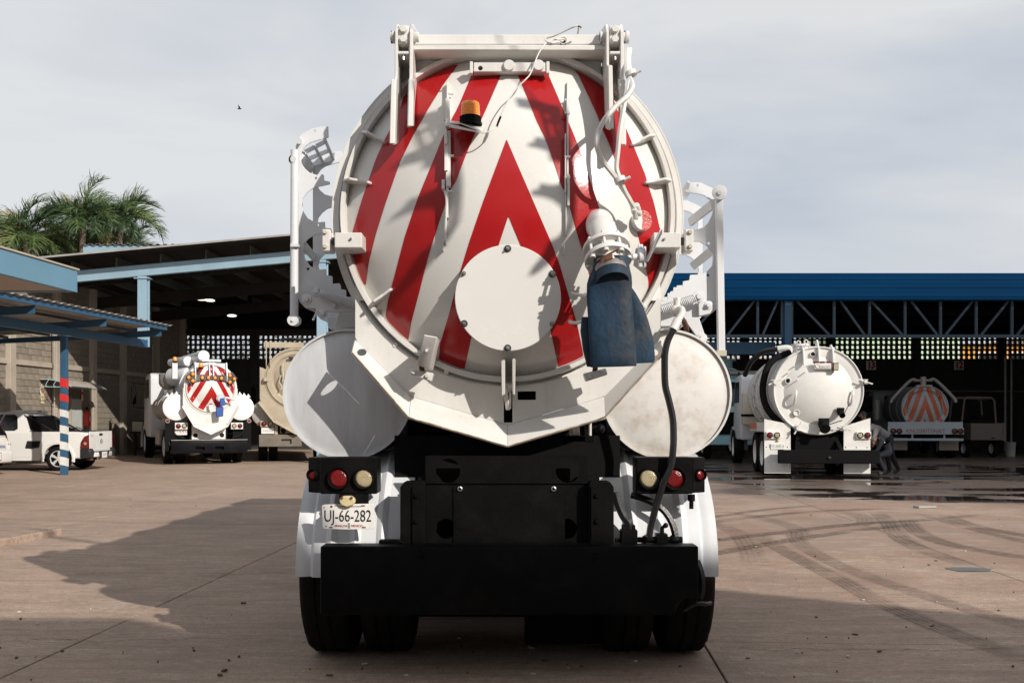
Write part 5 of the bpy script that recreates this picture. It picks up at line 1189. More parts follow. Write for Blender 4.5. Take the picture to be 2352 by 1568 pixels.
for s in (-1, 1): MB().box(-.027 + s * .43 - .05, -.027 + s * .43 + .05, 5.37, 12.6, .80, 1.08).build('frame_rail', M['black_matt'], T, smooth=0)
MB().box(-.027 - 1.15, -.027 + 1.15, 6.68, 6.71, .07, 1.25).build('mud_flap', M['black_matt'], T, smooth=0)  # full-width black sheet added to block light under the truck
MB().box(-1.15, 1.1, 8.4, 8.46, .07, 1.2).build('mud_flap', M['black_matt'], T, smooth=0)  # second added black sheet, keeps the gap under the truck dark
for Y in (AX, AX + 1.35):
    mb = MB(); mb.cyl((-.95, Y, .5), (.9, Y, .5), .075, n=14); mb.ball((-.03, Y, .5), .23, 16, (1, 1.1, 1)); mb.build('axle', M['black_matt'], T)
slab_(1205, 1490, 1395, 1478, 5.9, .02, 'under_panel', M['black_matt'])
# black infill plates added to stand for the shade between the tanks
slab_(935, 1392, 965, 1050, 5.75, .05, 'shade_infill', M['black_matt'])
MB().box(xof(905, 5.6), xof(1425, 5.6), 5.62, 5.70, zof(1140, 5.6), zof(1000, 5.6)).build('shade_infill', M['black_matt'], T, smooth=0)
pv = MB(); pv.cyl(at(1312, 985, 5.5), at(1330, 983, 5.5), .045, n=16); pv.box(xof(1308, 5.5), xof(1313, 5.5), 5.47, 5.56, zof(1012, 5.5), zof(962, 5.5)); pv.box(xof(1352, 5.5), xof(1358, 5.5), 5.47, 5.56, zof(1005, 5.5), zof(958, 5.5)); pv.build('tipping_pivot', M['grubby_white'], T, bevel=.004)
slab_(1290, 1366, 1000, 1015, 5.46, .06, 'pivot_mount', par=None)
pl2 = MB(); pl2.cyl(at(1358, 985, 5.5), at(1382, 985, 5.5), .02, n=8); pl2.ball(at(1378, 985, 5.48), .028, 10); pl2.tube([at(1368, 972, 5.5), at(1374, 964, 5.5), at(1378, 955, 5.5)], .006, 6); pl2.build('pivot_end', BP, T)
# bumper
YBM = 5.16
bm_ = MB().box(xof(735.5, YBM), xof(1604.5, YBM), YBM, YBM + .14, zof(1412, YBM), zof(1254, YBM)).build('bumper', BP, T, bevel=.008, seg=2)
cut(bm_, MB().cyl(at(1592, 1412, YBM - .1), at(1592, 1412, YBM + .3), 42 * YBM / F, n=32))
for u, v in ((967, 1273), (963, 1397), (1368, 1278), (1368, 1396)): mb = MB(); mb.rev([(0, .003), (.017, .003), (.018, 0)], at(u, v, YBM), (0, -1, 0), 14); mb.hexa(at(u, v, YBM - .003), (0, -1, 0), .0125, .010); mb.build('bumper_bolt', BP, bm_)
wire([(1572, 1400, 5.24), (1592, 1388, 5.2), (1610, 1385, 5.2), (1622, 1386, 5.22), (1632, 1384, 5.26)], .012, 'hose_tail', M['hose_rubber'])
wire([(1600, 1290, 5.25), (1608, 1310, 5.22), (1612, 1340, 5.22), (1608, 1372, 5.24)], .022, 'hose_tail', M['hose_rubber'])
# hydraulic block and hoses at lower right
hy = slab_(1426, 1465, 1216, 1252, 5.30, .07, 'valve_block', BP, bev=.006)
mb = MB(); mb.box(xof(1430, 5.3), xof(1460, 5.3), 5.31, 5.36, zof(1216, 5.3), zof(1206, 5.3)); mb.cyl(at(1412, 1240, 5.33), at(1426, 1240, 5.33), .012, n=10); mb.cyl(at(1465, 1239, 5.33), at(1505, 1239, 5.33), .016, n=10); mb.cyl(at(1476, 1239, 5.33), at(1484, 1239, 5.33), .024, n=6); mb.box(xof(1508, 5.3), xof(1534, 5.3), 5.30, 5.37, zof(1252, 5.3), zof(1226, 5.3)); mb.cyl(at(1500, 1239, 5.33), at(1567, 1239, 5.33), .018, n=10); mb.cyl(at(1540, 1239, 5.33), at(1558, 1239, 5.33), .026, n=8); mb.build('valve_fittings', BP, hy, bevel=.002); mb = MB(); mb.tube([at(1521, 1226, 5.31), at(1521, 1212, 5.31), at(1527, 1207, 5.30)], .011, 8); mb.ball(at(1529, 1206, 5.30), .015, 8); mb.build('valve_lever', BP, hy)
wire([(1412, 1130, 5.36), (1420, 1158, 5.35), (1432, 1185, 5.34), (1444, 1200, 5.33), (1447, 1214, 5.33)], .024, 'hydraulic_hose', M['hose_rubber'])
wire([(1450, 1136, 5.40), (1480, 1145, 5.38), (1508, 1158, 5.36), (1530, 1178, 5.35), (1545, 1205, 5.34), (1553, 1236, 5.33)], .020, 'hydraulic_hose', M['hose_rubber'])
mb = MB(); mb.cyl(at(1588, 1135, 5.36), at(1588, 1150, 5.36), .02, n=8); mb.cyl(at(1588, 1150, 5.36), at(1588, 1168, 5.36), .012, n=8); mb.build('air_coupling', BP, T)
slab_(870, 925, 1240, 1254, 5.28, .06, 'step_pad', BP); wire([(888, 1243, 5.26), (900, 1240, 5.25), (915, 1241, 5.25), (930, 1248, 5.26)], .004, m=BP)
# number plate with its lamp
YP = 5.27
slab_(778, 846, 1134, 1160, YP + .02, .02, 'plate_mount', BP)
np_ = MB().prism([at(739, 1161, YP), at(745, 1158, YP), at(856, 1156, YP), at(859, 1160, YP), at(860.5, 1210, YP), at(857, 1214, YP), at(801, 1215.5, YP), at(744, 1214, YP), at(741, 1210, YP)], (0, .004, 0)).build('number_plate', M['plate_white'], T, bevel=.001, smooth=0)
def ptext(s, u, v, size, sx, m): text(s, 'lettering', M[m], np_, at(u, v, YP - .0025), size, sx, ext=.0004)
ptext('UJ-66-282', 798.5, 1185.5, .088, .70, 'print_black')
ptext('SINALOA', 783, 1207, .0165, 1.0, 'print_red'); ptext('MÉXICO', 819.5, 1207, .0165, 1.0, 'print_red')
ptext('T', 744.5, 1166, .016, 1.0, 'print_red'); ptext('TRANSPORTE PRIVADO CAMIÓN', 803, 1162.5, .0085, .95, 'print_black')
mb = MB(); mb.rev([(.0, .001), (.0042, .001), (.0042, 0)], at(749, 1207.5, YP - .001), (0, -1, 0), 12); mb.rev([(0.0, .001), (.005, .001)], at(801.5, 1206, YP - .001), (0, -1, 0), 10); mb.box(xof(799, YP), xof(804, YP), YP - .0015, YP, zof(1212.5, YP), zof(1200, YP)); mb.box(xof(769, YP), xof(776, YP), YP - .0015, YP, zof(1162, YP), zof(1158, YP)); mb.build('plate_emblem', M['print_grey'], np_, smooth=0)
mb = MB(); mb.rev([(0, .003), (.006, .003), (.006, 0)], at(761.5, 1162.5, YP), (0, -1, 0), 12); mb.box(xof(830, YP), xof(838, YP), YP - .003, YP, zof(1162, YP), zof(1159.5, YP)); mb.box(xof(757, YP), xof(764, YP), YP - .003, YP, zof(1211.5, YP), zof(1209, YP)); mb.box(xof(832, YP), xof(840, YP), YP - .003, YP, zof(1211.5, YP), zof(1209, YP)); mb.build('plate_screw', M['rust'], np_, smooth=0)
lp = MB().prism([at(778.5, 1153, YP - .03), at(778.5, 1146, YP - .03), at(786, 1139, YP - .03), at(806, 1139, YP - .03), at(814.5, 1146, YP - .03), at(814, 1153, YP - .03), at(811, 1160, YP - .03), at(797, 1165, YP - .03), at(784, 1161, YP - .03)], (0, .05, 0)).build('plate_lamp', M['cream_plastic'], T, bevel=.006)
for u in (785, 807): MB().hexa(at(u, 1143, YP - .03), (0, -1, 0), .008, .006).build('screw', M['rust'], lp)
# cab in front of the tank (only a sliver could ever show)
cabm = MB().prism([(-1.15, 12.0, .9), (-1.15, 12.0, 2.75), (-1.15, 12.15, 2.85), (-1.15, 13.4, 2.8), (-1.15, 13.9, 2.0), (-1.15, 15.1, 1.75), (-1.15, 15.2, .8)], (2.25, 0, 0)).build('cab', CW, T, bevel=.06, seg=2)
MB().box(-1.0, .95, 11.975, 11.99, 1.9, 2.6).build('rear_window', M['glass_dark'], cabm, bevel=.01)
# ---------------------------------------------------------------- other vehicles, built in their own coordinates (x right, y forward, z up; y = 0 at the tank door)
def local_dish(parent, name, x, z, R0, d0, m, flange=.05, y=0.0):
    rk = R0 * .82; c = V3((x, y, z))
    d = MB().rev([(r_, -q) for r_, q in dish_profile(R0, d0, rk, 14)], c, (0, 1, 0), 56).build(name, m, parent)
    MB().rev([(R0 - .004, .02), (R0 - .004, -.03), (R0 + .012, -.045), (R0 + .03, -.03), (R0 + .03, .0), (R0 + flange + .03, .0), (R0 + flange + .03, .04)], c, (0, 1, 0), 56).build('door_ring', m, d)
    return d
def local_stripes(parent, x, z, R0, d0, arms, m, y=0.0):
    """arms: (apex height, slope, vertical thickness, sides); chevrons pointing up, clipped to the dish"""
    rk = R0 * .82
    for (ap, sl, th, sides) in arms:
        for s in sides:
            rows = []
            n = 26
            for i in range(n + 1):
                t = i / n * R0 * 1.3
                lim0 = R0 * .985; ch_ = math.sqrt(max(lim0 * lim0 - t * t, 0.0))
                top = max(min(ap - t * sl, ch_), -ch_); bot = max(min(ap - t * sl - th, ch_), -ch_); row = []
                for j in range(6):
                    px_, pz = s * t, top + (bot - top) * j / 5
                    rr = math.hypot(px_, pz); lim = R0 * .985
                    if rr > lim:
                        if abs(px_) < lim:
                            pz = max(min(pz, math.sqrt(lim * lim - px_ * px_)), -math.sqrt(lim * lim - px_ * px_))
                        else: px_, pz = s * lim, 0
                        rr = math.hypot(px_, pz)
                    row.append(V3((x + px_, y - dish_depth(min(rr, R0), R0, d0, rk) - .004, z + pz)))
                rows.append(row)
                if t > R0: break
            MB().grid(rows).build('chevron_stripe', m, parent, smooth=60)
def barrel(parent, x, z, r, L, m, y=.02, ribs=(), name='tank_barrel'):
    b = MB().rev([(r, y), (r, L), (r * .85, L + .25), (r * .4, L + .38), (0, L + .4)], (x, 0, z), (0, 1, 0), 48)
    for q in ribs: b.rev([(r, q), (r + .035, q), (r + .035, q + .07), (r, q + .07)], (x, 0, z), (0, 1, 0), 48)
    return b.build(name, m, parent)
def apron_local(parent, x, z, r, m, hw, zt, zs, zm, zp, y=.02):
    """pointed apron: half width hw, top zt, shoulder zs, knee (hw*.58, zm), point zp"""
    outer = [(-hw, zt), (-hw, zs), (-hw * .60, zm), (0, zp), (hw * .60, zm), (hw, zs), (hw, zt)]
    oo = samp([(a, b) for a, b in outer], 36); rows_o = [V3((x + a, y, b)) for a, b in oo]; inn = []
    a0 = math.atan2(zt - z, -hw) ; a1 = math.atan2(zt - z, hw)
    a0 = a0 if a0 > 0 else a0 + 2 * math.pi; a1 = a1 if a1 > math.pi else a1 + 2 * math.pi
    for i in range(37):
        a = a0 + (a1 - a0) * i / 36; inn.append(V3((x + r * math.cos(a), y, z + r * math.sin(a))))
    MB().grid([rows_o, inn, [p + V3((0, .03, 0)) for p in inn], [p + V3((0, .03, 0)) for p in rows_o], rows_o]).build('apron_plate', m, parent, smooth=0)
    lip = MB()
    sc = 1.045
    pts = outer[1:-1]
    for a, b in zip(pts[:-1], pts[1:]):
        A, B = V3((x + a[0], y, a[1])), V3((x + b[0], y, b[1])); C, D = V3((x + b[0] * sc, y - .10, b[1] - .075)), V3((x + a[0] * sc, y - .10, a[1] - .075))
        lip.add([A, B, C, D], [(0, 1, 2, 3)])
    lip.build('apron_lip', m, parent, smooth=0)
def lamp_box(parent, xc, z, w, h, lamps, m='post_white', y=.2, r=.045):
    b = MB().box(xc - w / 2, xc + w / 2, y, y + .08, z - h / 2, z + h / 2).build('light_box', M[m], parent, bevel=.006, smooth=0)
    for dx, lens in lamps: lamp_round(b, (xc + dx, y, z), r, lens, name={'red_lens': 'tail_light', 'clear_lens': 'reversing_light', 'amber': 'indicator'}[lens])
    return b
def truck_cab(parent, y, w, zt, m, zb=.75, L=1.9, hood=1.4, glass=True):
    h = w / 2
    c = MB().prism([(-h, y, zb), (-h, y, zt - .12), (-h, y + .18, zt), (-h, y + L - .55, zt - .04), (-h, y + L - .1, zt - .75), (-h, y + L, zb)], (w, 0, 0)).build('cab', m, parent, bevel=.07, seg=2)
    MB().prism([(-h * .86, y + L - .2, zb), (-h * .86, y + L - .2, zt - .85), (-h * .7, y + L + hood - .15, zt - 1.1), (-h * .7, y + L + hood, zb)], (w * .86, 0, 0)).build('bonnet', m, parent, bevel=.06, seg=2)
    for s in (-1, 1):
        MB().rev([(.62, -.19), (.66, -.16), (.66, .16), (.62, .19)], (s * h * .86, y + L + .55, .56), (1, 0, 0), 16, R(-10), R(190)).build('wing', m, parent) if False else None
        pw = MB()
        for i in range(11):
            pass
        rows = []
        for i in range(13):
            a = R(-15 + 210 * i / 12); rows.append([V3((s * (h * .62 + .42 * k / 4), y + L + .55 - .64 * math.cos(a), .55 + .62 * math.sin(a) - (.06 if k == 4 else 0))) for k in range(5)])
        pw.grid(rows).build('wing', m, parent)
        if glass:
            x = s * (h + .004)
            MB().prism([(x, y + .35, zt - .85), (x, y + .35, zt - .22), (x, y + L - .62, zt - .22), (x, y + L - .25, zt - .85)], (s * .004, 0, 0)).build('side_window', M['glass_dark'], c, smooth=0)
            a = MB(); a.tube([(s * h, y + L - .3, zt - .35), (s * (h + .36), y + L - .15, zt - .3), (s * (h + .36), y + L - .15, zt - 1.15), (s * h, y + L - .2, zt - 1.2)], .016, 6); a.build('mirror_arm', M['black_matt'], c)
            MB().box(s * (h + .36) - .085, s * (h + .36) + .085, y + L - .20, y + L - .12, zt - 1.05, zt - .42).build('mirror', M['black_matt'], c, bevel=.02)
    if glass:
        MB().box(-h * .62, h * .62, y - .006, y + .01, zt - .75, zt - .22).build('rear_window', M['glass_dark'], c, bevel=.02)
        MB().prism([(-h * .85, y + L - .52, zt - .12), (-h * .85, y + L - .085, zt - .72), (-h * .85, y + L - .075, zt - .72), (-h * .85, y + L - .5, zt - .10)], (h * 1.7, 0, 0)).build('windscreen', M['glass_dark'], c, smooth=0)
    return c

# ---- white and red vacuum truck parked under the repair shed
p = V3((-9.08, 30.0, 0))
T2 = empty('vacuum_truck', 'white vacuum truck with amber arrow board and red chevrons parked in the repair shed', 'truck', p, R(26.5))
CW = M['cool_white']; zt0 = 2.30; R2 = .70
barrel(T2, 0, zt0, .76, 4.6, CW, ribs=(.9, 2.2, 3.5))
d2 = local_dish(T2, 'tank_door', 0, zt0, R2, .16, M['white_door'])
local_stripes(d2, 0, zt0, R2, .16, [(.74, 1.75, .27, (-1, 1)), (.06, 1.75, .35, (-1, 1)), (1.24, 1.75, .27, (-1, 1))], M['red_stripe'])
apron_local(T2, 0, zt0, .76, M['white_paint'], .80, zt0, 1.80, 1.22, .98)
for s in (-1, 1):
    wt = MB().rev([(.385, .25), (.385, 2.9), (0, 2.92)], (s * .96, 0, 1.72), (0, 1, 0), 40)
    for q in (.8, 1.4, 2.0): wt.rev([(.385, q), (.40, q), (.40, q + .04), (.385, q + .04)], (s * .96, 0, 1.72), (0, 1, 0), 40)
    wt = wt.build('water_tank', M['zinc'], T2); MB().rev([(0, .03), (.2, .027), (.36, .01), (.385, 0), (.387, -.03)], (s * .96, .25, 1.72), (0, -1, 0), 40).build('tank_end', mat('bright_alloy', (.80, .81, .82), .38, metal=.1, var=.05, bump=.05, bs=8) if 'bright_alloy' not in M else M['bright_alloy'], wt)
    rk = MB()
    for i in range(5): rk.prism([(s * (.62 + i * .13), .35, 2.06 + .03 * (2 - abs(i - 2))), (s * (.67 + i * .13), .35, 2.16 + .03 * (2 - abs(i - 2))), (s * (.71 + i * .13), .35, 2.10 + .03 * (2 - abs(i - 2))), (s * (.75 + i * .13), .35, 2.05 + .03 * (2 - abs(i - 2)))], (0, .03, 0))
    rk.bar((s * .6, .36, 2.08), (s * 1.2, .36, 2.05), .04, .05); rk.build('hose_rack', CW, T2, smooth=0)
    MB().box(s * 1.13 - .14, s * 1.13 + .14, .30, .33, .42, 1.30).build('mud_flap', M['black_paint'], T2, smooth=0)
    MB().box(s * .88 - .16, s * .88 + .16, .34, .37, .42, 1.25).build('mud_flap', M['black_paint'], T2, smooth=0)
    lamp_box(T2, s * .82, 1.165, .36, .20, ((-.085 * 1, 'red_lens'), (.085, 'clear_lens')) if s < 0 else ((-.085, 'clear_lens'), (.085, 'red_lens')), r=.055)
    lamp_round(T2, (s * 1.2, .29, 1.32), .05, 'red_lens', name='marker_light', bezel='post_white')
    for x in (1.05, .70): wheel(T2, s * x, 1.35, .52, .28, s)
    wheel(T2, s * 1.02, 6.6, .52, .30, s)
ab = MB().prism([(-.70, -.10, 2.62), (-.60, -.10, 2.50), (.60, -.10, 2.50), (.70, -.10, 2.62), (.60, -.10, 2.74), (-.60, -.10, 2.74)], (0, .07, 0))
AB = MB().box(-.47, .47, -.16, -.08, 2.52, 2.70).build('arrow_board', M['dark_steel'], T2, bevel=.01, smooth=0)
for s in (-1, 1): MB().prism([(s * .46, -.165, 2.68), (s * .46, -.165, 2.53), (s * .60, -.165, 2.42), (s * .76, -.165, 2.61), (s * .60, -.165, 2.80)], (0, .07, 0)).build('board_wing', M['dark_steel'], AB, smooth=0)
for dx, dz in ((-.27, 0), (-.09, 0), (.10, 0), (.29, -.01), (-.54, .10), (-.66, .0), (-.54, -.10), (.54, .08), (.67, -.02), (.54, -.12)):
    lamp_round(AB, (dx, -.168, 2.61 + dz), .052, 'amber', name='arrow_lamp')
tw = MB(); tw.box(-.48, .48, .02, .08, 2.92, 3.06); tw.build('hinge_beam', CW, T2, bevel=.008)
for x in (-.46, -.05, .06, .46): MB().prism([(x - .012, -.05, 3.08), (x - .012, .2, 3.08), (x - .012, .1, 2.5), (x - .012, -.16, 2.5), (x - .012, -.17, 2.66)], (.024, 0, 0)).build('hinge_arm', CW, T2, smooth=0)
MB().box(-.26, .30, -.02, .25, 3.10, 3.17).build('hinge_cover', CW, T2, bevel=.006)
MB().rev([(.0, -.01), (.165, -.01), (.175, 0), (.175, 2.0), (0, 2.0)], (-.16, .25, 3.28), V3((-.12, 1, -.03)), 28).build('blower_pipe', CW, T2)
MB().rev([(0, -.01), (.15, 0), (.15, .6), (.12, .66), (.12, 1.2), (0, 1.2)], (-.52, .9, 3.15), V3((-.3, 1, 0)), 24).build('silencer', CW, T2)
MB().rev([(0, 0), (.26, .02), (.29, .1), (.29, 1.0), (0, 1.05)], (-.40, 1.0, 2.74), V3((-.45, 1, -.05)), 28).build('cyclone_body', CW, T2)
MB().rev([(.10, 0), (.24, .12), (.27, .2), (.27, .5), (0, .5)], (-.95, 2.2, 2.30), (0, 0, 1), 24).build('cyclone_cone', M['zinc'], T2)
for (x, y, z) in ((-.92, .8, 3.08), (-.33, -.25, 2.86)):
    bc = MB().rev([(0, 0), (.07, 0), (.07, .05), (.06, .06)], (x, y, z), (0, 0, 1), 16).build('beacon', M['black_matt'], T2); MB().rev([(.062, .06), (.062, .16), (.05, .18), (0, .185)], (x, y, z), (0, 0, 1), 16).build('beacon_lens', M['amber'], bc)
MB().box(-1.0, -.85, .75, .9, 2.6, 3.08).build('beacon_post', CW, T2, smooth=0)
MB().rev([(.05, 0), (.13, 0), (.13, .04), (.05, .04)], (.25, -.20, 2.02), V3((.1, -.8, -.5)), 24, closed=True).build('outlet_flange', CW, T2)
MB().cyl((.25, -.10, 2.04), (.25, -.28, 1.98), .085, n=20).build('outlet_spigot', CW, T2)
bh = MB(); bh.prism([(.22, -.30, 1.99), (.34, -.30, 2.01), (.40, -.30, 1.80), (.23, -.30, 1.74)], (0, .07, 0)); bh.prism([(.10, -.33, 1.72), (.32, -.33, 1.74), (.31, -.33, 1.45), (.12, -.33, 1.43)], (0, .09, 0)); bh.build('discharge_hose', mat('bright_blue', (.015, .07, .30), .5, var=.2), T2, bevel=.015)
MB().box(-.08, .02, -.19, -.183, 1.66, 1.86).build('warning_sticker', M['plate_white'], T2, smooth=0); MB().box(-.075, .015, -.195, -.19, 1.80, 1.85).build('sticker_head', M['print_red'], T2, smooth=0)
MB().tube([(.38, -.26, 2.02), (.55, -.28, 1.99), (.66, -.3, 1.95)], .03, 8).build('valve_lever', CW, T2)
MB().box(-.56, .56, .36, .9, .70, 1.34).build('chassis_panel', M['black_paint'], T2, bevel=.01, smooth=0)
tp = MB().box(-.50, .50, .33, .35, .76, 1.20).build('tread_panel', mat('tread_white', (.74, .74, .72), .4, metal=.2, bump=.8, bs=26, dirt=.15), T2, bevel=.004, smooth=0)
for x in (-.39, .39): MB().rev([(0, .006), (.065, .006), (.068, 0)], (x, .33, .88), (0, -1, 0), 20).build('step_hole', M['dark_hole'], tp)
MB().ball((.02, .32, 1.13), .035, 8).build('dirt_knob', M['rust'], tp)
b2 = MB().box(-1.12, 1.12, .12, .30, .34, .74).build('bumper', mat('gloss_black', (.008, .008, .009), .32, var=.2, bump=.25, bs=9, coat=0, spec=.08), T2, bevel=.012, seg=2)
for x in (-.28, .28): cut(b2, MB().box(x - .13, x + .13, .0, .25, .44, .54))
MB().box(-1.12, 1.12, .11, .12, .738, .752).build('bumper_edge', M['zinc'], T2, smooth=0)
plate_text(T2, (-.82, .31, .98), .36, .17, 'TT-9678-A', 'print_red')
text('V', 'lettering', M['plate_white'], T2, (-1.13, .29, .62), .12, .8); text('V', 'lettering', M['plate_white'], T2, (-1.13, .29, .50), .10, .8) if False else None
for s in (-1, 1): MB().tube([(s * .98, .29, 1.2), (s * 1.02, .27, 1.0), (s * .9, .27, .86), (s * .7, .28, .8)], .014, 6, 4).build('air_hose', M['hose_rubber'], T2)
MB().box(-.9, .9, 1.0, 6.0, .6, 1.0).build('chassis', M['black_matt'], T2, smooth=0)
MB().box(-1.2, -.85, 2.2, 3.2, .55, 1.05).build('toolbox', M['zinc'], T2, bevel=.01, smooth=0); MB().box(-1.22, -.9, .6, 1.4, 1.3, 1.42).build('side_step', M['zinc'], T2, smooth=0)
truck_cab(T2, 5.0, 2.3, 2.95, CW)

# ---- dusty beige tank truck beside it
T3 = empty('tank_truck', 'dusty beige tank truck with round door plate parked behind the silver tank end', 'truck', (-6.85, 31.6, 0), R(13))
BG = M['beige_paint']; z3, R3 = 2.66, .90
barrel(T3, 0, z3, .98, 5, BG, ribs=(1, 2.4, 3.8))
d3 = local_dish(T3, 'tank_door', 0, z3, R3, .15, BG, .04)
apron_local(T3, 0, z3, .95, BG, 1.12, z3 + .35, 1.95, 1.35, .95)
MB().box(-1.0, 1.0, -.02, .14, 3.62, 3.80).build('hinge_beam', BG, T3, bevel=.01)
for s in (-1, 1):
    for x in (.92, .80): MB().prism([(s * x - .012, -.03, 3.84), (s * x - .012, .2, 3.84), (s * x - .012, .05, 3.05), (s * x - .012, -.08, 3.0), (s * x - .012, -.12, 3.1)], (.024, 0, 0)).build('hinge_arm', BG, T3, smooth=0)
    wt = MB().rev([(0, -.02), (.40, 0), (.41, .02), (.41, 3)], (s * .98, .3, 1.55), (0, 1, 0), 36).build('water_tank', M['zinc'], T3)
    lamp_box(T3, s * .90, 1.22, .42, .20, ((-.10, 'red_lens'), (.10, 'clear_lens')) if s < 0 else ((-.10, 'clear_lens'), (.10, 'red_lens')), 'beige_paint', r=.06)
    lamp_round(T3, (s * 1.17, .18, 1.22), .035, 'red_lens', name='marker_light', bezel='beige_paint')
    for x in (1.05, .72): wheel(T3, s * x, 1.5, .52, .28, s)
    MB().box(s * .62 - .05, s * .62 + .05, .2, .3, .8, 1.3).build('bracket', BG, T3, smooth=0)
    MB().prism([(s * .86, -.16, z3 + .02), (s * 1.0, -.16, z3 + .02), (s * 1.0, -.16, z3 - .1), (s * .86, -.16, z3 - .1)], (0, .2, 0)).build('clamp_bar', BG, T3, smooth=0)
c3 = MB().rev([(0, 0), (.30, 0), (.31, .02)], (-.04, -.19, z3 - .05), (0, 1, 0), 36).build('round_plate', M['rusty_cream'], T3)
text('VAC', 'lettering', M['print_blue'], c3, (-.10, -.195, z3 - .03), .13, 1.1)
cb = MB().box(-.24, .24, -.15, -.08, z3 + .60, z3 + .68).build('lamp_bar', M['dark_steel'], T3, bevel=.006)
for dx in (-.15, 0, .15): lamp_round(cb, (dx, -.15, z3 + .64), .026, 'red_lens', name='marker_lamp')
ck = MB(); ck.tube([(-.40, -.15, z3 + .48), (-.42, -.17, z3 + .3), (-.40, -.18, z3 + .1), (-.41, -.18, z3 - .1)], .022, 6, 4); ck.tube([(-.46, -.16, z3 + .1), (-.52, -.16, z3 - .1), (-.44, -.17, z3 - .3), (-.50, -.16, z3 - .36)], .018, 6, 4); ck.build('hook_chain', M['rusty_cream'], T3)
MB().box(-.50, 1.25, .25, .30, .92, 1.30).build('chassis_panel', BG, T3, bevel=.006, smooth=0)
for x in (-.40, .45): MB().rev([(0, .004), (.085, .004), (.085, 0)], (x, .25, 1.0), (0, -1, 0), 20).build('step_hole', M['dark_hole'], T3)
b3 = MB().box(-1.15, 1.25, .1, .28, .50, .88).build('bumper', mat('dirty_steel', (.17, .145, .115), .6, var=.3, dirt=.5, bump=.2), T3, bevel=.01, smooth=0)
for x in (-.30, .48): cut(b3, MB().box(x - .16, x + .16, .0, .2, .58, .74))
plate_text(T3, (-.88, .24, 1.0), .40, .19, '3-02-704', 'print_grey')
MB().box(-1.0, 1.0, .5, 8, .65, 1.15).build('chassis', M['black_matt'], T3, smooth=0)
MB().tube([(-.5, -.02, 3.86), (-.2, -.05, 3.92), (.2, -.05, 3.90), (.8, -.03, 3.95), (.9, 0, 3.8)], .03, 8, 4).build('hose', M['hose_rubber'], T3)
truck_cab(T3, 5.5, 2.3, 3.0, BG)

# ---- plain white tank truck at right
T4 = empty('tank_truck', 'plain white tank truck with black valves and black bumper standing in the wet yard', 'truck', (7.38, 24.0, 0), R(-6))
WP = M['white_door']; z4, R4 = 2.06, 1.035
barrel(T4, 0, z4, 1.04, 4.9, WP, ribs=(.12, 1.5, 2.9, 4.3))
d4 = local_dish(T4, 'tank_door', 0, z4, R4, .22, WP, -.005)
for x, zt in ((-.36, 1.10), (-.0, 1.22), (.33, 1.10)):
    MB().prism([(x - .02, .3, z4 + .92), (x - .02, .22, z4 + zt), (x - .02, .12, z4 + zt + .02), (x - .02, -.10, z4 + 1.0), (x - .02, -.20, z4 + .60), (x - .02, -.10, z4 + .62)], (.04, 0, 0)).build('top_fin', WP, T4, bevel=.008)
    if x: MB().cyl((x - .1, .14, z4 + 1.02), (x + .08, .14, z4 + 1.02), .035, n=12).build('fin_pivot', WP, T4)
cb = MB().box(-.13, .25, -.25, -.13, z4 + .51, z4 + .65).build('name_box', WP, T4, bevel=.006)
text('Cusco', 'lettering', M['post_white'], cb, (.06, -.256, z4 + .58), .135, 1.0, ext=.012)
for dx in (-.09, .06, .21): MB().ball((dx, -.20, z4 + .675), .07, 12, (1.15, .6, .38)).build('marker_lamp', M['red_lens'], cb)
wl = MB().box(.29, .42, -.30, -.16, z4 + .46, z4 + .66).build('work_lamp', M['dark_steel'], T4, bevel=.015)
MB().box(.305, .405, -.306, -.295, z4 + .48, z4 + .64).build('lens', M['clear_lens'], wl, bevel=.004)
for x, z, r_ in ((-.72, .24, .07), (-.13, .88, .065), (-.52, -.53, .075)):
    yy = -dish_depth(math.hypot(x, z), R4, .22, .82)
    q = MB().rev([(r_ * .8, .0), (r_, .0), (r_, .06), (r_ * .8, .06)], (x, yy + .01, z4 + z), (0, -1, 0), 20, closed=True).build('sight_port', WP, T4)
    MB().rev([(0, .02), (r_ * .82, .02)], (x, yy, z4 + z), (0, -1, 0), 20).build('glass', M['glass_dark'] if z > 0 else WP, q)
for x, z in ((-.55, .60), (-.70, .44), (-.32, .45), (-.50, .26)):
    yy = -dish_depth(math.hypot(x, z), R4, .22, .82); MB().cyl((x, yy, z4 + z), (x - .03, yy - .12, z4 + z - .02), .014, n=8).build('stud', WP, T4)
for x in (-.55, .80):
    pts = []
    for i in range(9):
        t = i / 8; z = .0 - .33 * t; pts.append((x - .04 * t, -dish_depth(min(math.hypot(x, z), .99), R4, .22, .82) - .10 * math.sin(math.pi * (.15 + .85 * t)) - .02, z4 + z))
    MB().tube(pts, .03, 8).build('grab_handle', WP, T4)
for x, z, a in ((-1.04, .21, 25), (1.08, .21, -20), (-.50, -.90, 60), (.58, -.90, -15)):
    m_ = MB(); c = V3((x, -.12, z4 + z)); e = V3((math.cos(R(a)), 0, math.sin(R(a))))
    m_.tube([c - e * .16, c - e * .03], [.02, .012], 8); m_.tube([c + e * .03, c + e * .17], [.012, .02], 8); m_.rev([(0, -.03), (.04, -.03), (.04, .05), (0, .05)], c, (0, -1, 0), 14)
    m_.bar(c + V3((0, .0, 0)), c + V3((-.02 if x < 0 else .02, .18, 0)), .03, .03); m_.box(c.x - .07, c.x + .07, c.y + .05, c.y + .10, c.z - .06, c.z - .045); m_.box(c.x - .07, c.x + .07, c.y + .05, c.y + .10, c.z + .045, c.z + .06)
    m_.build('wing_nut', WP, T4)
BM_ = M['black_matt']
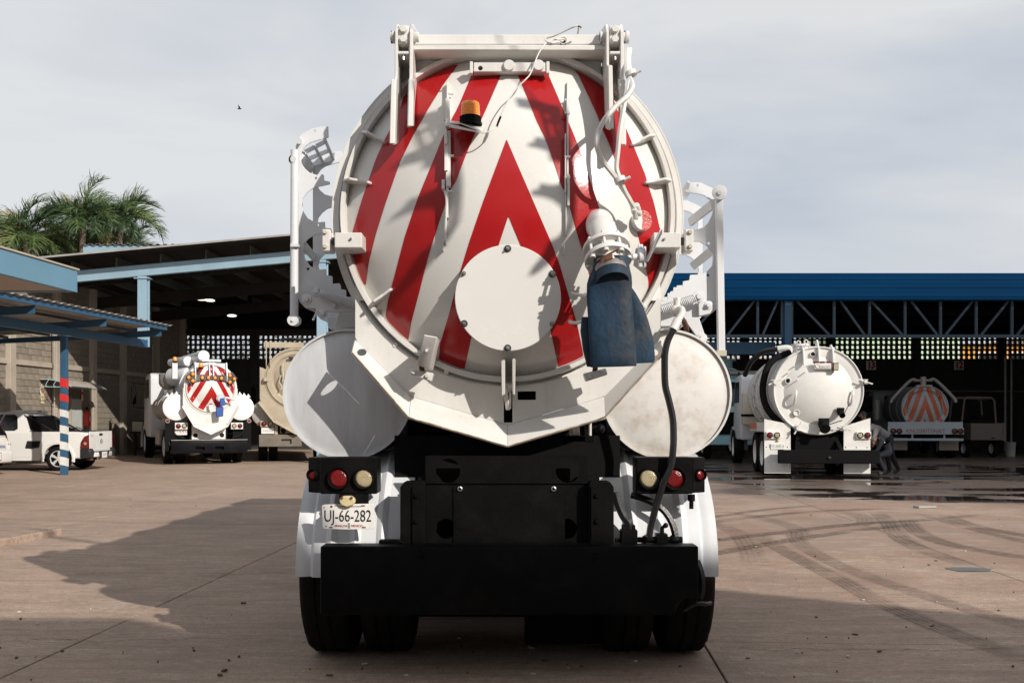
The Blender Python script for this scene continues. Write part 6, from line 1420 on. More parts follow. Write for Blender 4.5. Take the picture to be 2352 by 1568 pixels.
v = MB(); c = V3((.49, -.16, z4 - .52)); v.rev([(0, -.1), (.075, -.1), (.085, .02), (.06, .06), (.055, .16), (.07, .18), (.07, .22), (.05, .22), (.05, .17)], c, V3((0, -.9, -.35)), 18); v.box(c.x - .085, c.x + .085, c.y - .03, c.y + .02, c.z + .03, c.z + .11); v.bar(c + V3((.08, -.02, -.04)), c + V3((.18, -.05, .19)), .03, .015); v.build('outlet_valve', BM_, T4, bevel=.003)
v = MB(); c = V3((.10, -.16, z4 - .82)); v.rev([(0, -.05), (.13, -.05), (.13, .0), (.11, .04), (.11, .16), (.125, .17), (.125, .2), (0, .2)], c, V3((0, -.85, -.5)), 24); v.cyl(c + V3((-.1, .02, .06)), c + V3((.1, .02, .06)), .13, n=16) if False else None; v.box(c.x - .12, c.x + .12, c.y - .03, c.y + .04, c.z + .04, c.z + .16); v.bar(c + V3((.08, -.06, .0)), c + V3((.42, -.06, .11)), .03, .02); v.build('drain_valve', BM_, T4, bevel=.004)
SA = M['grubby_white']
def flap(x0, x1, zl_, zr__):
    s = -1 if x0 < 0 else 1
    MB().box(x0, x1, .02, .05, .66, 1.10).build('rear_panel', SA, T4, bevel=.004, smooth=0)
    MB().box(x0, x1, .0, .02, .07, .67).build('mud_flap', M['post_white'], T4, smooth=0)
    MB().prism([(x0, .02, 1.10), (x1, .02, 1.10), (x1, .02, zr__), (x0, .02, zl_)], (0, .04, 0)).build('gusset_panel', SA, T4, bevel=.003, smooth=0)
    for k in range(3): MB().cyl((x0 + (x1 - x0) * (.08 + .4 * k), .016, .70), (x0 + (x1 - x0) * (.08 + .4 * k), .01, .70), .013, n=8).build('bolt', M['dark_steel'], T4)
    MB().box(x0 if s < 0 else x1 - .03, x0 + .03 if s < 0 else x1, .06, 2.6, 1.10, 1.28).build('wing_side', SA, T4, smooth=0)
    MB().box(x0, x1, .06, 2.6, 1.07, 1.11).build('wing_top', SA, T4, smooth=0)
flap(-1.27, -.645, 1.38, 1.25); flap(.60, 1.225, 1.20, 1.40)
MB().box(-1.276, -1.272, .08, 2.6, 1.09, 1.30).build('wing_panel', M['grubby_white'], T4, smooth=0); MB().box(-1.281, -1.277, 1.3, 2.6, 1.12, 1.29).build('reflector_panel', M['coral'], T4, smooth=0)
lamp_box(T4, -1.06, .99, .34, .17, ((-.085, 'red_lens'), (.085, 'clear_lens')), 'post_white', y=-.04, r=.055)
lamp_box(T4, 1.06, .99, .34, .17, ((-.085, 'clear_lens'), (.085, 'red_lens')), 'post_white', y=-.04, r=.055)
plate_text(T4, (-.96, -.012, .72), .32, .15, 'TD-5087-A', 'print_grey')
MB().ball((-.95, .0, .865), .035, 10).build('plate_lamp', M['cream_plastic'], T4)
MB().box(-.98, 1.36, -.32, -.14, .32, .64).build('bumper', BM_, T4, bevel=.012, smooth=0)
for s in (-1, 1): MB().bar((s * .42, .3, 1.0), (s * .52, -.16, .6), .10, .06).build('bumper_stay', BM_, T4)
MB().rev([(0, 0), (.03, 0), (.03, .04), (0, .04)], (.20, -.36, .47), (0, 1, 0), 10).build('bumper_bolt', M['dark_steel'], T4)
for s in (-1, 1):
    for y in (.85, 2.1):
        wheel(T4, s * 1.09, y, .52, .28, s, 'post_white'); wheel(T4, s * .76, y, .52, .28, s)
    wheel(T4, s * 1.05, 7.3, .52, .30, s, 'post_white')
MB().box(-.50, .50, .1, 6.6, .62, 1.0).build('chassis', BM_, T4, smooth=0)
mb = MB(); mb.cyl((-.9, .85, .52), (.9, .85, .52), .08, n=12); mb.ball((0, .85, .52), .22, 14); mb.build('axle', M['dark_steel'], T4)
lad = MB()
for t in (-.02, .30):
    lad.tube([(-1.06 * math.sin(R(a)), 3.0 + t * 2, z4 + 1.08 * math.cos(R(a))) for a in range(30, 131, 10)], .022, 6)
for a in range(45, 130, 16): lad.cyl((-1.08 * math.sin(R(a)), 2.96, z4 + 1.09 * math.cos(R(a))), (-1.08 * math.sin(R(a)), 3.6, z4 + 1.09 * math.cos(R(a))), .018, n=6)
lad.build('ladder', WP, T4)
MB().tube([(-.42, 1.5, z4 + 1.02), (-.80, 1.3, z4 + .86), (-1.02, 1.2, z4 + .62), (-1.14, 1.1, z4 + .2), (-1.15, .95, z4 - .15), (-1.05, .7, z4 - .5), (-.78, .4, z4 - .82), (-.5, .25, z4 - 1.0)], .085, 12, 6).build('suction_hose', M['black_matt'], T4)
MB().tube([(-.55, 2.2, z4 + 1.16), (-.9, 2.6, z4 + 1.12), (-1.15, 3.2, z4 + .9), (-1.25, 3.8, z4 + .55)], .07, 12, 6).build('suction_hose', M['hose_rubber'], T4)
MB().tube([(-.60, 2.2, z4 + 1.16), (-.42, 2.15, z4 + 1.18), (-.30, 2.12, z4 + 1.15), (-.28, 2.1, z4 + .98)], .085, 14, 4).build('pipe_bend', WP, T4); mb = MB(); mb.cyl((-.2, 1.2, z4 + .95), (-.2, 1.2, z4 + 1.16), .20, n=20); mb.cyl((-.2, 1.2, z4 + 1.16), (-.2, 1.2, z4 + 1.21), .24, n=20); mb.build('manhole', WP, T4); MB().cyl((.12, 1.7, z4 + .95), (.12, 1.7, z4 + 1.18), .12, n=16).build('vent_cap', WP, T4)
for x, y, z in ((-.28, 1.0, 1.18), (-.10, 1.0, 1.2), (-.42, 1.1, 1.05)): MB().rev([(.035, -.01), (.055, -.01), (.055, .01), (.035, .01)], (x, y, z4 + z + .06), (0, 1, 0), 14, closed=True).build('lifting_eye', WP, T4)
MB().box(-1.0, -.55, .7, 1.4, z4 + .72, z4 + .78).build('step_plate', WP, T4, bevel=.01) if False else None
MB().tube([(-.35, .1, z4 + .95), (-.3, -.05, z4 + 1.12), (-.2, 0, z4 + 1.16), (-.22, .1, z4 + 1.0)], .012, 6, 4).build('cable', WP, T4)
truck_cab(T4, 5.6, 2.3, 2.72, M['cool_white'], hood=1.2)
MB().box(-1.15, -.55, 5.0, 5.45, 1.2, 2.15).build('water_box', mat('cream_tank', (.62, .56, .47), .6, var=.06, dirt=.2), T4, bevel=.05, seg=2)
MB().box(-1.16, -.5, 4.97, 5.48, 1.45, 1.52).build('tank_strap', BM_, T4, smooth=0)

# ---- light blue truck facing us, mostly hidden
T5 = empty('tank_truck', 'light blue truck facing the yard with sun visor, half hidden behind the white tank truck', 'truck', (7.75, 35.6, 0), R(178))
PB = M['pale_blue_paint']
c5_ = MB().prism([(-1.15, 0, .8), (-1.15, 0, 2.75), (-1.15, .15, 2.95), (-1.15, 1.3, 2.98), (-1.15, 1.6, 2.75), (-1.15, 1.95, 1.75), (-1.15, 2.0, .8)], (2.3, 0, 0)).build('cab', PB, T5, bevel=.08, seg=3)
MB().prism([(-1.0, 1.62, 2.62), (-1.0, 1.94, 1.82), (-1.0, 1.96, 1.82), (-1.0, 1.66, 2.62)], (2.0, 0, 0)).build('windscreen', mat('glass_teal', (.01, .05, .06), .08), c5_, smooth=0)
MB().prism([(-1.12, 1.45, 2.80), (-1.12, 1.98, 2.72), (-1.12, 2.02, 2.62), (-1.12, 1.6, 2.66)], (2.24, 0, 0)).build('sun_visor', PB, c5_, bevel=.01)
text('W', 'lettering', M['plate_white'], c5_, (.55, 1.985, 2.42), .26, 1, rot=(R(62), 0, R(180)))
MB().box(-.85, .85, 1.4, 1.62, 2.90, 3.02).build('roof_sign', M['zinc'], c5_, bevel=.02)
MB().rev([(.02, 0), (.10, .12), (.10, .13)], (.72, 1.5, 2.95), (0, 1, 0), 16).build('horn', M['black_matt'], c5_)
for x in (.3, -.05): MB().ball((x, 1.6, 2.93), .05, 8).build('marker_lamp', M['red_lens'], c5_)
MB().rev([(0, 0), (.95, .1), (1.0, .3), (1.0, 4.0), (.8, 4.2), (0, 4.3)], (0, -.4, 2.25), (0, -1, 0), 40).build('tank_barrel', PB, T5)
mb = MB(); mb.cyl((.0, -1.0, 3.1), (0, -1.0, 3.5), .32, n=20); mb.cyl((0, -1.0, 3.5), (0, -1.0, 3.56), .40, n=20); mb.tube([(0, -1.0, 3.55), (0, -1.0, 3.85), (-.1, -1.0, 3.95), (-.3, -1.0, 3.9)], .10, 14, 4); mb.build('dome_pipe', PB, T5)
for s in (-1, 1): MB().tube([(s * .42, -1, 3.5), (s * .42, -1, 3.68), (s * .5, -1, 3.74)], .03, 6).build('wing_nut', PB, T5); MB().tube([(s * .42, -1, 3.62), (s * .34, -1, 3.74)], .025, 6).build('wing_nut', PB, T5)
for s in (-1, 1):
    wheel(T5, s * 1.0, 1.1, .50, .28, s); wheel(T5, s * 1.0, -3, .50, .28, s); wheel(T5, s * .68, -3, .50, .28, s)
    MB().box(s * 1.0 - .2, s * 1.0 + .2, 1.5, 2.05, .75, 1.5).build('wing', PB, T5, bevel=.06)
    MB().box(s * .95 - .06, s * .95 + .06, 2.03, 2.07, .8, 1.2).build('headlamp', M['glass_dark'], T5, bevel=.01)
MB().box(-1.15, 1.15, 1.95, 2.12, .5, .8).build('bumper', M['pale_blue_paint'], T5, bevel=.02); MB().box(-.7, .7, 1.99, 2.03, .85, 1.6).build('grille', M['black_matt'], T5, bevel=.02)
for s in (-1, 1): MB().box(s * 1.1 - .10, s * 1.1 + .10, 2.05, 2.10, .55, .95).build('reflector_panel', M['coral'], T5, smooth=0); MB().box(s * 1.32 - .06, s * 1.32 + .06, 1.6, 1.7, 1.7, 2.4).build('mirror', M['black_matt'], T5, bevel=.02)

# ---- tank truck with orange chevrons deep in the wash bay
T6 = empty('tank_truck', 'small tank truck with orange and white chevrons in the dark wash bay', 'truck', (14.35, 34.6, 0), R(-12))
z6, R6 = 1.76, .74
barrel(T6, 0, z6, .76, 4.2, mat('grey_tank', (.2, .2, .2), .6), ribs=(1, 2.5))
d6 = local_dish(T6, 'tank_end', 0, z6, R6, .10, M['grey_stripe'], .01)
local_stripes(d6, 0, z6, R6, .10, [(2.08, 3.0, .47, (-1, 1)), (1.26, 3.0, .47, (-1, 1)), (.44, 3.0, .46, (-1, 1)), (-.37, 3.0, .6, (-1, 1))], M['orange_stripe'])
GW = M['grey_stripe']
MB().prism([(-1.22, -.05, 1.05), (1.22, -.05, 1.05), (1.22, -.05, 1.27), (-1.22, -.05, 1.27)], (0, .06, 0)).build('crash_beam', GW, T6, bevel=.006, smooth=0)
cbm = MB().box(-1.24, 1.24, -.12, .0, .84, 1.06).build('light_beam', GW, T6, bevel=.006, smooth=0)
for x in (-1.06, -.86, .94, 1.13): lamp_round(cbm, (x, -.12, .95), .075, 'red_lens', name='tail_light')
text('RINLDERITSINAIT', 'lettering', mat('letter_red', (.40, .03, .015), .6), cbm, (0, -.1215, .95), .20, .82)
MB().box(-1.22, 1.24, -.08, .0, .62, .70).build('under_rail', GW, T6, bevel=.004, smooth=0)
for x in (-.42, .62): MB().box(x - .025, x + .025, -.07, -.02, .70, .84).build('rail_stay', GW, T6, smooth=0)
for s in (-1, 1):
    MB().box(s * .84 - .32, s * .84 + .32, .3, .32, .28, .72).build('mud_flap', mat('flap_tan', (.27, .24, .20), .8, dirt=.3) if 'flap_tan' not in M else M['flap_tan'], T6, smooth=0)
    wheel(T6, s * 1.0, 1.0, .45, .26, s); wheel(T6, s * .70, 1.0, .45, .26, s); wheel(T6, s * 1.0, 5.6, .45, .26, s)
    MB().tube([(s * .22, .3, 2.72), (s * .42, .3, 2.72), (s * 1.0, .3, 2.1), (s * 1.05, .3, 1.95)], .06, 10, 4).build('hose_arm', M['zinc'], T6)
mb = MB(); mb.cyl((0, .3, 2.5), (0, .3, 2.85), .10, n=14); mb.box(-.26, .26, .1, .3, 2.48, 2.56); mb.cyl((-.3, .3, 2.72), (.3, .3, 2.72), .05, n=10); mb.build('top_valve', M['zinc'], T6)
MB().box(-.45, .45, .1, 6, .55, .95).build('chassis', BM_, T6, smooth=0)
truck_cab(T6, 4.6, 2.1, 2.5, mat('dull_white', (.25, .25, .245), .6, var=.1), hood=.8)
MB().rev([(0, 0), (.17, .0), (.17, .75), (0, .75)], (-1.05, 3.6, 1.35), (0, 0, 1), 18).build('air_filter', M['zinc'], T6)

# ---- beige utility buggy body and bin beside it
r = empty('utility_trailer', 'beige box trailer with bare roll bar frame beside the orange chevron truck', 'trailer', (16.8, 35.3, 0), 0)
TN = mat('trailer_tan', (.13, .11, .09), .7, var=.1, dirt=.3)
MB().box(-.62, .52, -.2, 1.2, .62, 1.22).build('box_body', TN, r, bevel=.02, smooth=0)
MB().box(.50, .58, -.22, 1.22, .6, 1.24).build('box_end', TN, r, bevel=.01, smooth=0)
mb = MB()
for y in (0.0, 1.0): mb.tube([(-.86, y, 1.22), (-.76, y, 2.06), (-.68, y, 2.14), (.20, y, 2.12), (.30, y, 2.02), (.36, y, 1.22)], .035, 8)
mb.bar((-.74, 0, 2.1), (-.74, 1, 2.1), .05, .05); mb.bar((.26, 0, 2.08), (.26, 1, 2.08), .05, .05); mb.build('roll_bar', TN, r)
mb = MB(); mb.box(-.5, .4, .1, .9, 1.22, 1.36); mb.box(-.2, .25, .3, .8, 1.36, 1.5); mb.build('load', BM_, r, bevel=.03)
MB().box(.1, .22, -.206, -.2, .68, .72).build('badge', BM_, r, smooth=0)
for s in (-1, 1): wheel(r, s * .5, .5, .31, .18, s)
r = empty('bin', 'pale grey plastic bin standing alone on the wash bay floor', 'bin', gnd(2321, 1048), 0, world_coords=False)
MB().rev([(0, 0), (.15, 0), (.185, .5), (.195, .52), (.18, .53), (.16, .05), (0, .05)], (0, 0, 0), (0, 0, 1), 20).build('body', mat('bin_grey', (.35, .35, .34), .6), r)

# ---- white pickup (rear at x = 0, heading left)
def pickup():
    T = empty('pickup', 'white pickup with fabric covered bed and black bumper corners behind the banded post', 'pickup', (-11.25, 27.2, 0), R(90))
    CWH, CB = M['car_white'], M['car_black']; h = .82
    def side(P, x0, x1): return [(x0, y, z) for y, z in P]
    bodyP = [(.02, .42), (.0, .60), (.02, 1.02), (.30, 1.045), (1.60, 1.045), (4.0, 1.0), (4.35, .78), (4.42, .45), (4.3, .30), (.2, .33)]
    b = MB().prism([(-h, y, z) for y, z in bodyP], (2 * h, 0, 0)).build('body', CWH, T, bevel=.045, seg=3)
    for y in (.78, 3.55): cut(b, MB().cyl((-1.2, y, .33), (1.2, y, .33), .385, n=36))
    cut(b, MB().box(-.70, .70, .08, 1.5, .62, 1.3))
    cabP = [(1.30, 1.0), (1.72, 1.52), (1.95, 1.575), (2.6, 1.565), (2.95, 1.50), (3.75, 1.0)]
    secs = []
    c = MB(); L = [V3((-h + .015, y, z)) if z < 1.2 else V3((-h + .12, y, z)) for y, z in cabP]; Rr = [V3((-p.x, p.y, p.z)) for p in L]
    c.loft([L, Rr]); cab = c.build('cab', CWH, T, bevel=.05, seg=3)
    def inset(P, name, m, off=.006):
        pts = []
        for y, z in P:
            t = (z - 1.0) / .52; x = -h + .015 + .105 * max(0, min(1, t)) - off; pts.append((x, y, z))
        MB().prism(pts, (.004, 0, 0)).build(name, m, cab, smooth=0); MB().prism([(-x, y, z) for x, y, z in pts], (-.004, 0, 0)).build(name, m, cab, smooth=0)
    inset([(1.94, 1.07), (1.86, 1.12), (1.90, 1.44), (1.98, 1.495), (2.22, 1.495), (2.42, 1.07)], 'quarter_window', M['glass_dark'], .012)
    inset([(2.47, 1.07), (2.27, 1.495), (2.6, 1.49), (2.9, 1.42), (3.45, 1.07)], 'side_window', M['glass_dark'], .012)
    inset([(2.43, 1.05), (2.235, 1.50), (2.26, 1.50), (2.455, 1.05)], 'window_pillar', M['car_white'], .016)
    # sloping sail panel window at the back of the cab
    inset([(1.00, 1.055), (1.40, 1.055), (1.52, 1.09), (1.66, 1.44), (1.62, 1.46), (1.52, 1.43), (1.25, 1.18)], 'sail_window', M['glass_dark'], .014)
    MB().prism([(-.70, 1.62, 1.46), (.70, 1.62, 1.46), (.76, 1.32, 1.06), (-.76, 1.32, 1.06)], (0, -.012, .008)).build('rear_window', M['glass_dark'], cab, smooth=0)
    for s in (-1, 1): MB().prism([(s * .80, .85, 1.045), (s * .80, 1.62, 1.47), (s * .74, 1.72, 1.50), (s * .74, 1.6, 1.42), (s * .79, .95, 1.04)], (-s * .03, 0, 0)).build('sail_bar', CB, cab, smooth=0)
    rs = MB(); rs.prism([(-.60, 1.70, 1.535), (-.45, 1.66, 1.62), (.45, 1.66, 1.62), (.60, 1.70, 1.535)], (0, .55, -.01)); rs.build('roof_spoiler', CWH, cab, bevel=.03, seg=2)
    MB().box(-.10, .10, 1.645, 1.66, 1.565, 1.60).build('high_brake_light', M['red_lens'], cab, bevel=.008)
    MB().tube([(-.55, 2.75, 1.54), (-.55, 3.3, 1.85)], .006, 5).build('aerial', CB, cab)
    # bed rails, cover and tailgate
    MB().box(-.80, .80, .04, 1.55, 1.040, 1.062).build('bed_rail', CB, T, bevel=.008)
    MB().tube([(-.5, .25, 1.07), (-.45, .4, 1.15), (-.3, .6, 1.13), (-.1, .75, 1.08)], .012, 6, 4).build('bed_tube', CB, T)
    tg = MB().box(-.74, .74, -.025, .0, .56, 1.045).build('tailgate', CWH, T, bevel=.012)
    MB().box(-.735, .735, -.034, -.026, .47, .58).build('tailgate_step', CWH, tg, bevel=.01)
    MB().box(-.13, .08, -.036, -.024, .925, .99).build('handle', CB, tg, bevel=.006)
    e = MB(); e.rev([(.055, 0), (.066, 0), (.066, .008), (.055, .008)], (0, -.026, .77), (0, -1, 0), 24, closed=True); e.bar((-.05, -.03, .77), (.05, -.03, .77), .012, .012); e.build('emblem', M['dark_steel'], tg)
    MB().box(-.70, -.50, -.028, -.025, .93, .945).build('badge', M['chrome'], tg, smooth=0)
    for s in (-1, 1):
        t = MB().prism([(s * .70, -.03, .60), (s * .85, -.0, .58), (s * .85, .19, .60), (s * .85, .17, .78), (s * .85, .06, .93), (s * .845, .0, .97), (s * .70, -.03, .95)], (0, 0, 0.001)) if False else MB().prism([(s * .832, -.02, .60), (s * .832, .20, .60), (s * .832, .18, .76), (s * .832, .09, .91), (s * .832, -.015, .955)], (-s * .10, 0, 0))
        tl = t.build('tail_light', M['red_lens'], T, bevel=.008)
        lamp_round(tl, (s * .836, .05, .73), .045, 'clear_lens', d=(s, 0, 0), bezel='red_lens', name='reversing_light')
        MB().prism([(s * .84, -.06, .34), (s * .84, .20, .34), (s * .84, .20, .60), (s * .84, -.03, .60), (s * .84, -.09, .5)], (-s * .28, 0, 0)).build('bumper_corner', CB, T, bevel=.02)
        fa = MB()
        rows = []
        for i in range(15):
            a = R(-12 + 204 * i / 14); rows.append([V3((s * .825, .78 - rr * math.cos(a), .33 + rr * math.sin(a))) for rr in (.375,)] + [V3((s * .85, .78 - rr * math.cos(a), .33 + rr * math.sin(a))) for rr in (.385, .44)] + [V3((s * .82, .78 - .455 * math.cos(a), .33 + .455 * math.sin(a)))])
        fa.grid(rows).build('arch_flare', CWH, T)
        v_ = MB().prism([(s * .832, 1.28, .62), (s * .832, 1.50, .585), (s * .832, 1.66, .60), (s * .832, 1.60, .80), (s * .832, 1.24, .80)], (-s * .03, 0, 0)).build('side_vent', CB, T, bevel=.012)
        MB().prism([(s * .836, 1.32, .66), (s * .836, 1.54, .63), (s * .836, 1.52, .75), (s * .836, 1.32, .76)], (-s * .01, 0, 0)).build('vent_recess', M['dark_hole'], v_, smooth=0)
        for y in (.78, 3.55): wheel_alloy(T, s * .735, y, .325, .20, s)
        MB().box(s * .80 - .02, s * .80 + .02, 1.25, 3.1, .27, .34).build('sill', CWH, T, bevel=.01)
    bp = MB().box(-.58, .58, -.10, .1, .36, .50).build('bumper', CWH, T, bevel=.03, seg=2)
    MB().box(-.56, .56, -.105, -.02, .49, .515).build('bumper_tread', CB, bp, bevel=.004)
    MB().prism([(-.34, -.112, .50), (.34, -.112, .50), (.26, -.112, .32), (-.26, -.112, .32)], (0, .03, 0)).build('plate_recess', CB, bp, smooth=0)
    plate_text(T, (0, -.118, .41), .34, .16, 'UG-7A-931', 'print_grey') if False else None
    pp = MB().box(-.16, .16, -.124, -.114, .33, .49).build('number_plate', M['plate_white'], T, smooth=0); text('G-74-9', 'lettering', M['print_grey'], pp, (0, -.126, .41), .09, .8)
    MB().cyl((-.62, .10, .30), (-.62, -.06, .30), .03, n=10).build('exhaust', M['rust'], T)
    MB().box(-.75, .75, .4, 4.1, .24, .45).build('underbody', M['black_matt'], T, smooth=0)
    return T
ALLOY = {}
def wheel_alloy(parent, x, y, r, w, side):
    k = (r, side)
    if k not in ALLOY:
        ty = tyre_mesh('car_tyre', r, w, 48, r * .66); h = w / 2 * side; mb = MB()
        mb.rev([(r * .67, -h * .7), (r * .67, h * .9), (r * .63, h * .95), (r * .60, h * .7)], (0, 0, 0), (1, 0, 0), 32)
        mb.rev([(r * .16, h * .5), (r * .14, h * .85), (0, h * .9)], (0, 0, 0), (1, 0, 0), 16)
        for i in range(5):
            a = 2 * math.pi * i / 5; e = V3((0, math.cos(a), math.sin(a))); t = V3((0, -e.z, e.y))
            mb.prism([V3((h * .6, 0, 0)) + e * r * .12 + t * r * .07, V3((h * .6, 0, 0)) + e * r * .63 + t * r * .12, V3((h * .6, 0, 0)) + e * r * .63 - t * r * .12, V3((h * .6, 0, 0)) + e * r * .12 - t * r * .07], (h * .25, 0, 0))
        bk = MB().rev([(r * .66, 0), (0, 0)], (0, 0, 0), (1, 0, 0), 24)
        rm = mb.mesh('alloy_rim', .003, 35); rm.materials.append(M['alloy']); bm_ = bk.mesh('brake_plate'); bm_.materials.append(M['dark_hole']); ALLOY[k] = (ty, rm, bm_)
    t = bpy.data.objects.new('wheel', ALLOY[k][0]); COL.objects.link(t); attach(t, parent); t.location = (x, y, r); t.rotation_euler = (random.uniform(0, 6), 0, 0)
    for nm, me in (('rim', ALLOY[k][1]), ('brake', ALLOY[k][2])):
        o = bpy.data.objects.new(nm, me); COL.objects.link(o); o.parent = t
pickup()
# ---- white hatchback cut by the left edge
def hatch():
    T = empty('hatchback', 'white hatchback with company stickers on its tailgate at the left edge', 'car', (-12.55, 24.0, 0), R(82)); CWH, CB = M['car_white'], M['car_black']; h = .80
    b = MB().prism([(-h, y, z) for y, z in [(.06, .40), (.0, .55), (.02, .80), (.10, .95), (.5, 1.0), (3.6, .95), (3.8, .5), (3.7, .28), (.2, .30)]], (2 * h, 0, 0)).build('body', CWH, T, bevel=.07, seg=3)
    for y in (.72, 3.0): cut(b, MB().cyl((-1.2, y, .30), (1.2, y, .30), .35, n=32))
    P = [(.10, .93), (.38, 1.44), (.6, 1.50), (2.1, 1.48), (2.9, .95)]
    L = [V3((-h + (.02 if z < 1.2 else .13), y, z)) for y, z in P]; cab = MB().loft([L, [V3((-p.x, p.y, p.z)) for p in L]]).build('cabin', CWH, T, bevel=.05, seg=3)
    MB().prism([(-.60, .355, 1.42), (.60, .355, 1.42), (.68, .11, .98), (-.68, .11, .98)], (0, -.012, .006)).build('rear_window', M['glass_dark'], cab, smooth=0)
    for s in (-1, 1):
        MB().prism([(s * .81, .45, 1.02), (s * .71, .58, 1.40), (s * .71, 2.0, 1.40), (s * .81, 2.7, 1.0)], (s * .004, 0, 0)).build('side_window', M['glass_dark'], cab, smooth=0)
        MB().prism([(s * .80, .02, .74), (s * .66, .0, .74), (s * .70, .08, 1.0), (s * .70, .34, 1.42), (s * .76, .36, 1.42), (s * .82, .2, .95)], (0, .03, 0)).build('tail_light', M['red_lens'], T, bevel=.01)
        MB().box(s * .62 - .05, s * .62 + .05, -.03, .0, .40, .44).build('reflector', M['red_lens'], T, smooth=0)
        for y in (.72, 3.0): wheel_alloy(T, s * .70, y, .30, .18, s)
    MB().box(-.78, .78, -.04, .2, .30, .62).build('bumper', CWH, T, bevel=.06, seg=3)
    MB().prism([(-.6, -.045, .32), (-.25, -.045, .32), (-.2, -.045, .46), (-.35, -.045, .52), (-.6, -.045, .5)], (0, .02, 0)).build('bumper_insert', CB, T, bevel=.01)
    tg = MB().box(-.56, .56, .0, .05, .60, .94).build('tailgate', CWH, T, bevel=.02, seg=2)
    e = MB(); e.box(.00, .22, -.02, -.004, .848, .868); e.box(.08, .14, -.022, -.004, .828, .888); e.build('emblem', M['gold'], tg, bevel=.003)
    MB().ball((-.12, -.0, .86), .07, 10, (1, .1, 1)).build('round_sticker', mat('sticker_blue', (.22, .33, .50), .5), tg)
    MB().box(.02, .20, -.006, -.002, .715, .75).build('red_sticker', M['print_red'], tg, smooth=0)
    text('DRENAX', 'lettering', M['print_blue'], tg, (.40, -.004, .70), .10, .62); text('SERVICIO', 'lettering', M['print_grey'], tg, (.1, -.004, .69), .05, .8)
    MB().box(-.02, .14, -.004, -.001, .62, .64).build('small_sticker', M['print_grey'], tg, smooth=0)
    pl = MB().box(-.02, .28, -.062, -.05, .39, .55).build('number_plate', M['plate_white'], T, smooth=0); text('VUG-81-3', 'lettering', M['print_grey'], pl, (.13, -.064, .47), .08, .7)
    MB().box(-.035, .295, -.058, -.046, .375, .565).build('plate_frame', CB, T, smooth=0)
    MB().box(-.7, .7, .2, 3.6, .22, .4).build('underbody', M['black_matt'], T, smooth=0)
hatch()

# ---------------------------------------------------------------- things in the repair shed
r = empty('workbench', 'dark cluttered workbench along the block wall in the repair shed shade', 'workbench', (-13.9, 39.5, 0), 0)
MB().box(-.4, .5, -2.2, 2.2, .82, .90).build('bench_top', M['roof_under'], r, smooth=0)
for y in (-2, 2):
    for x in (-.3, .4): MB().box(x - .04, x + .04, y - .04, y + .04, 0, .82).build('leg', M['roof_under'], r, smooth=0)
MB().box(-.35, .45, -2, 2, .2, .26).build('shelf', M['roof_under'], r, smooth=0)
for k in range(9):
    x, y = random.uniform(-.2, .3), -2 + k * .47
    nm, w = random.choice((('crate', .2), ('tool_chest', .22)))
    o = empty(nm, ['dark crate at the near end of the cluttered workbench', 'dark tool box beside the nearest crate on the workbench', 'small dark crate on the near half of the workbench', 'grey tool chest near the middle of the workbench', 'dark crate at the middle of the workbench', 'dark box just past the middle of the workbench', 'dark box on the far half of the workbench', 'dark crate second from the far end of the workbench', 'dark crate at the far end of the workbench'][k], 'box', (-13.9 + x, 39.5 + y, .90))
    hgt_ = random.uniform(.15, .4)
    MB().box(-w, w, -.15, .15, 0, hgt_).build('body', random.choice((M['dark_steel'], M['roof_under'], M['zinc'])), o, bevel=.01, smooth=0); MB().box(-w - .01, w + .01, -.16, .16, hgt_, hgt_ + .03).build('lid', M['black_matt'], o, smooth=0)
bd = MB(); bd.ball((0, 0, 0), .10, 8, (1.4, .5, .4)); bd.add([(-.05, 0, .02), (.05, 0, .02), (.02, .0, .16), (-.10, .30, .20)], [(0, 1, 2, 3)]); bd.add([(-.05, 0, .02), (.05, 0, .02), (.04, -.02, .10), (-.02, -.32, .16)], [(0, 1, 2, 3)])
o = bd.build('bird', M['bird_dark']); o.location = at(550, 250, 60); tag(o, 'tiny dark bird flying in the grey sky', 'bird')
# ---------------------------------------------------------------- people
def figure(label, joints, edges, mats, parts=None, loc=(0, 0, 0)):
    """joints: name -> (x, y, z, radius, material index). One continuous skinned body."""
    names = list(joints); V = []; RD = []; TG = []; E = []; idx = {}
    for n in names: idx[n] = len(V); V.append(joints[n][:3]); RD.append(joints[n][3]); TG.append(joints[n][4])
    tagsv = list(zip(V, TG))
    for a, b in edges:
        A, B = joints[a], joints[b]; i = len(V)
        m = tuple((A[k] + B[k]) / 2 for k in range(3)); V.append(m); RD.append((A[3] + B[3]) / 2); TG.append(B[4]); E += [(idx[a], i), (i, idx[b])]
    me = bpy.data.meshes.new('person'); me.from_pydata(V, E, [])
    o = bpy.data.objects.new('person', me); COL.objects.link(o)
    md = o.modifiers.new('s', 'SKIN'); sk = me.skin_vertices[0].data
    for i, rr in enumerate(RD): sk[i].radius = (rr, rr)
    sk[0].use_root = True
    o.modifiers.new('d', 'SUBSURF').levels = 2; o.modifiers['d'].render_levels = 2
    bpy.context.view_layer.update(); dg = bpy.context.evaluated_depsgraph_get()
    nm = bpy.data.meshes.new_from_object(o.evaluated_get(dg)); o.modifiers.clear(); o.data = nm; bpy.data.meshes.remove(me); nm.name = 'person_body'
    nm.materials.clear()
    for m in mats: nm.materials.append(M[m])
    # material by nearest bone sample
    smp = []
    for a, b in edges:
        A, B = V3(joints[a][:3]), V3(joints[b][:3])
        for k in range(7): smp.append((A.lerp(B, k / 6), joints[a][4] if k < 3 else joints[b][4]))
    for p in nm.polygons:
        c = p.center; p.material_index = min(smp, key=lambda s: (s[0] - c).length_squared)[1]; p.use_smooth = True
    o.location = loc
    return tag(o, label, 'person')
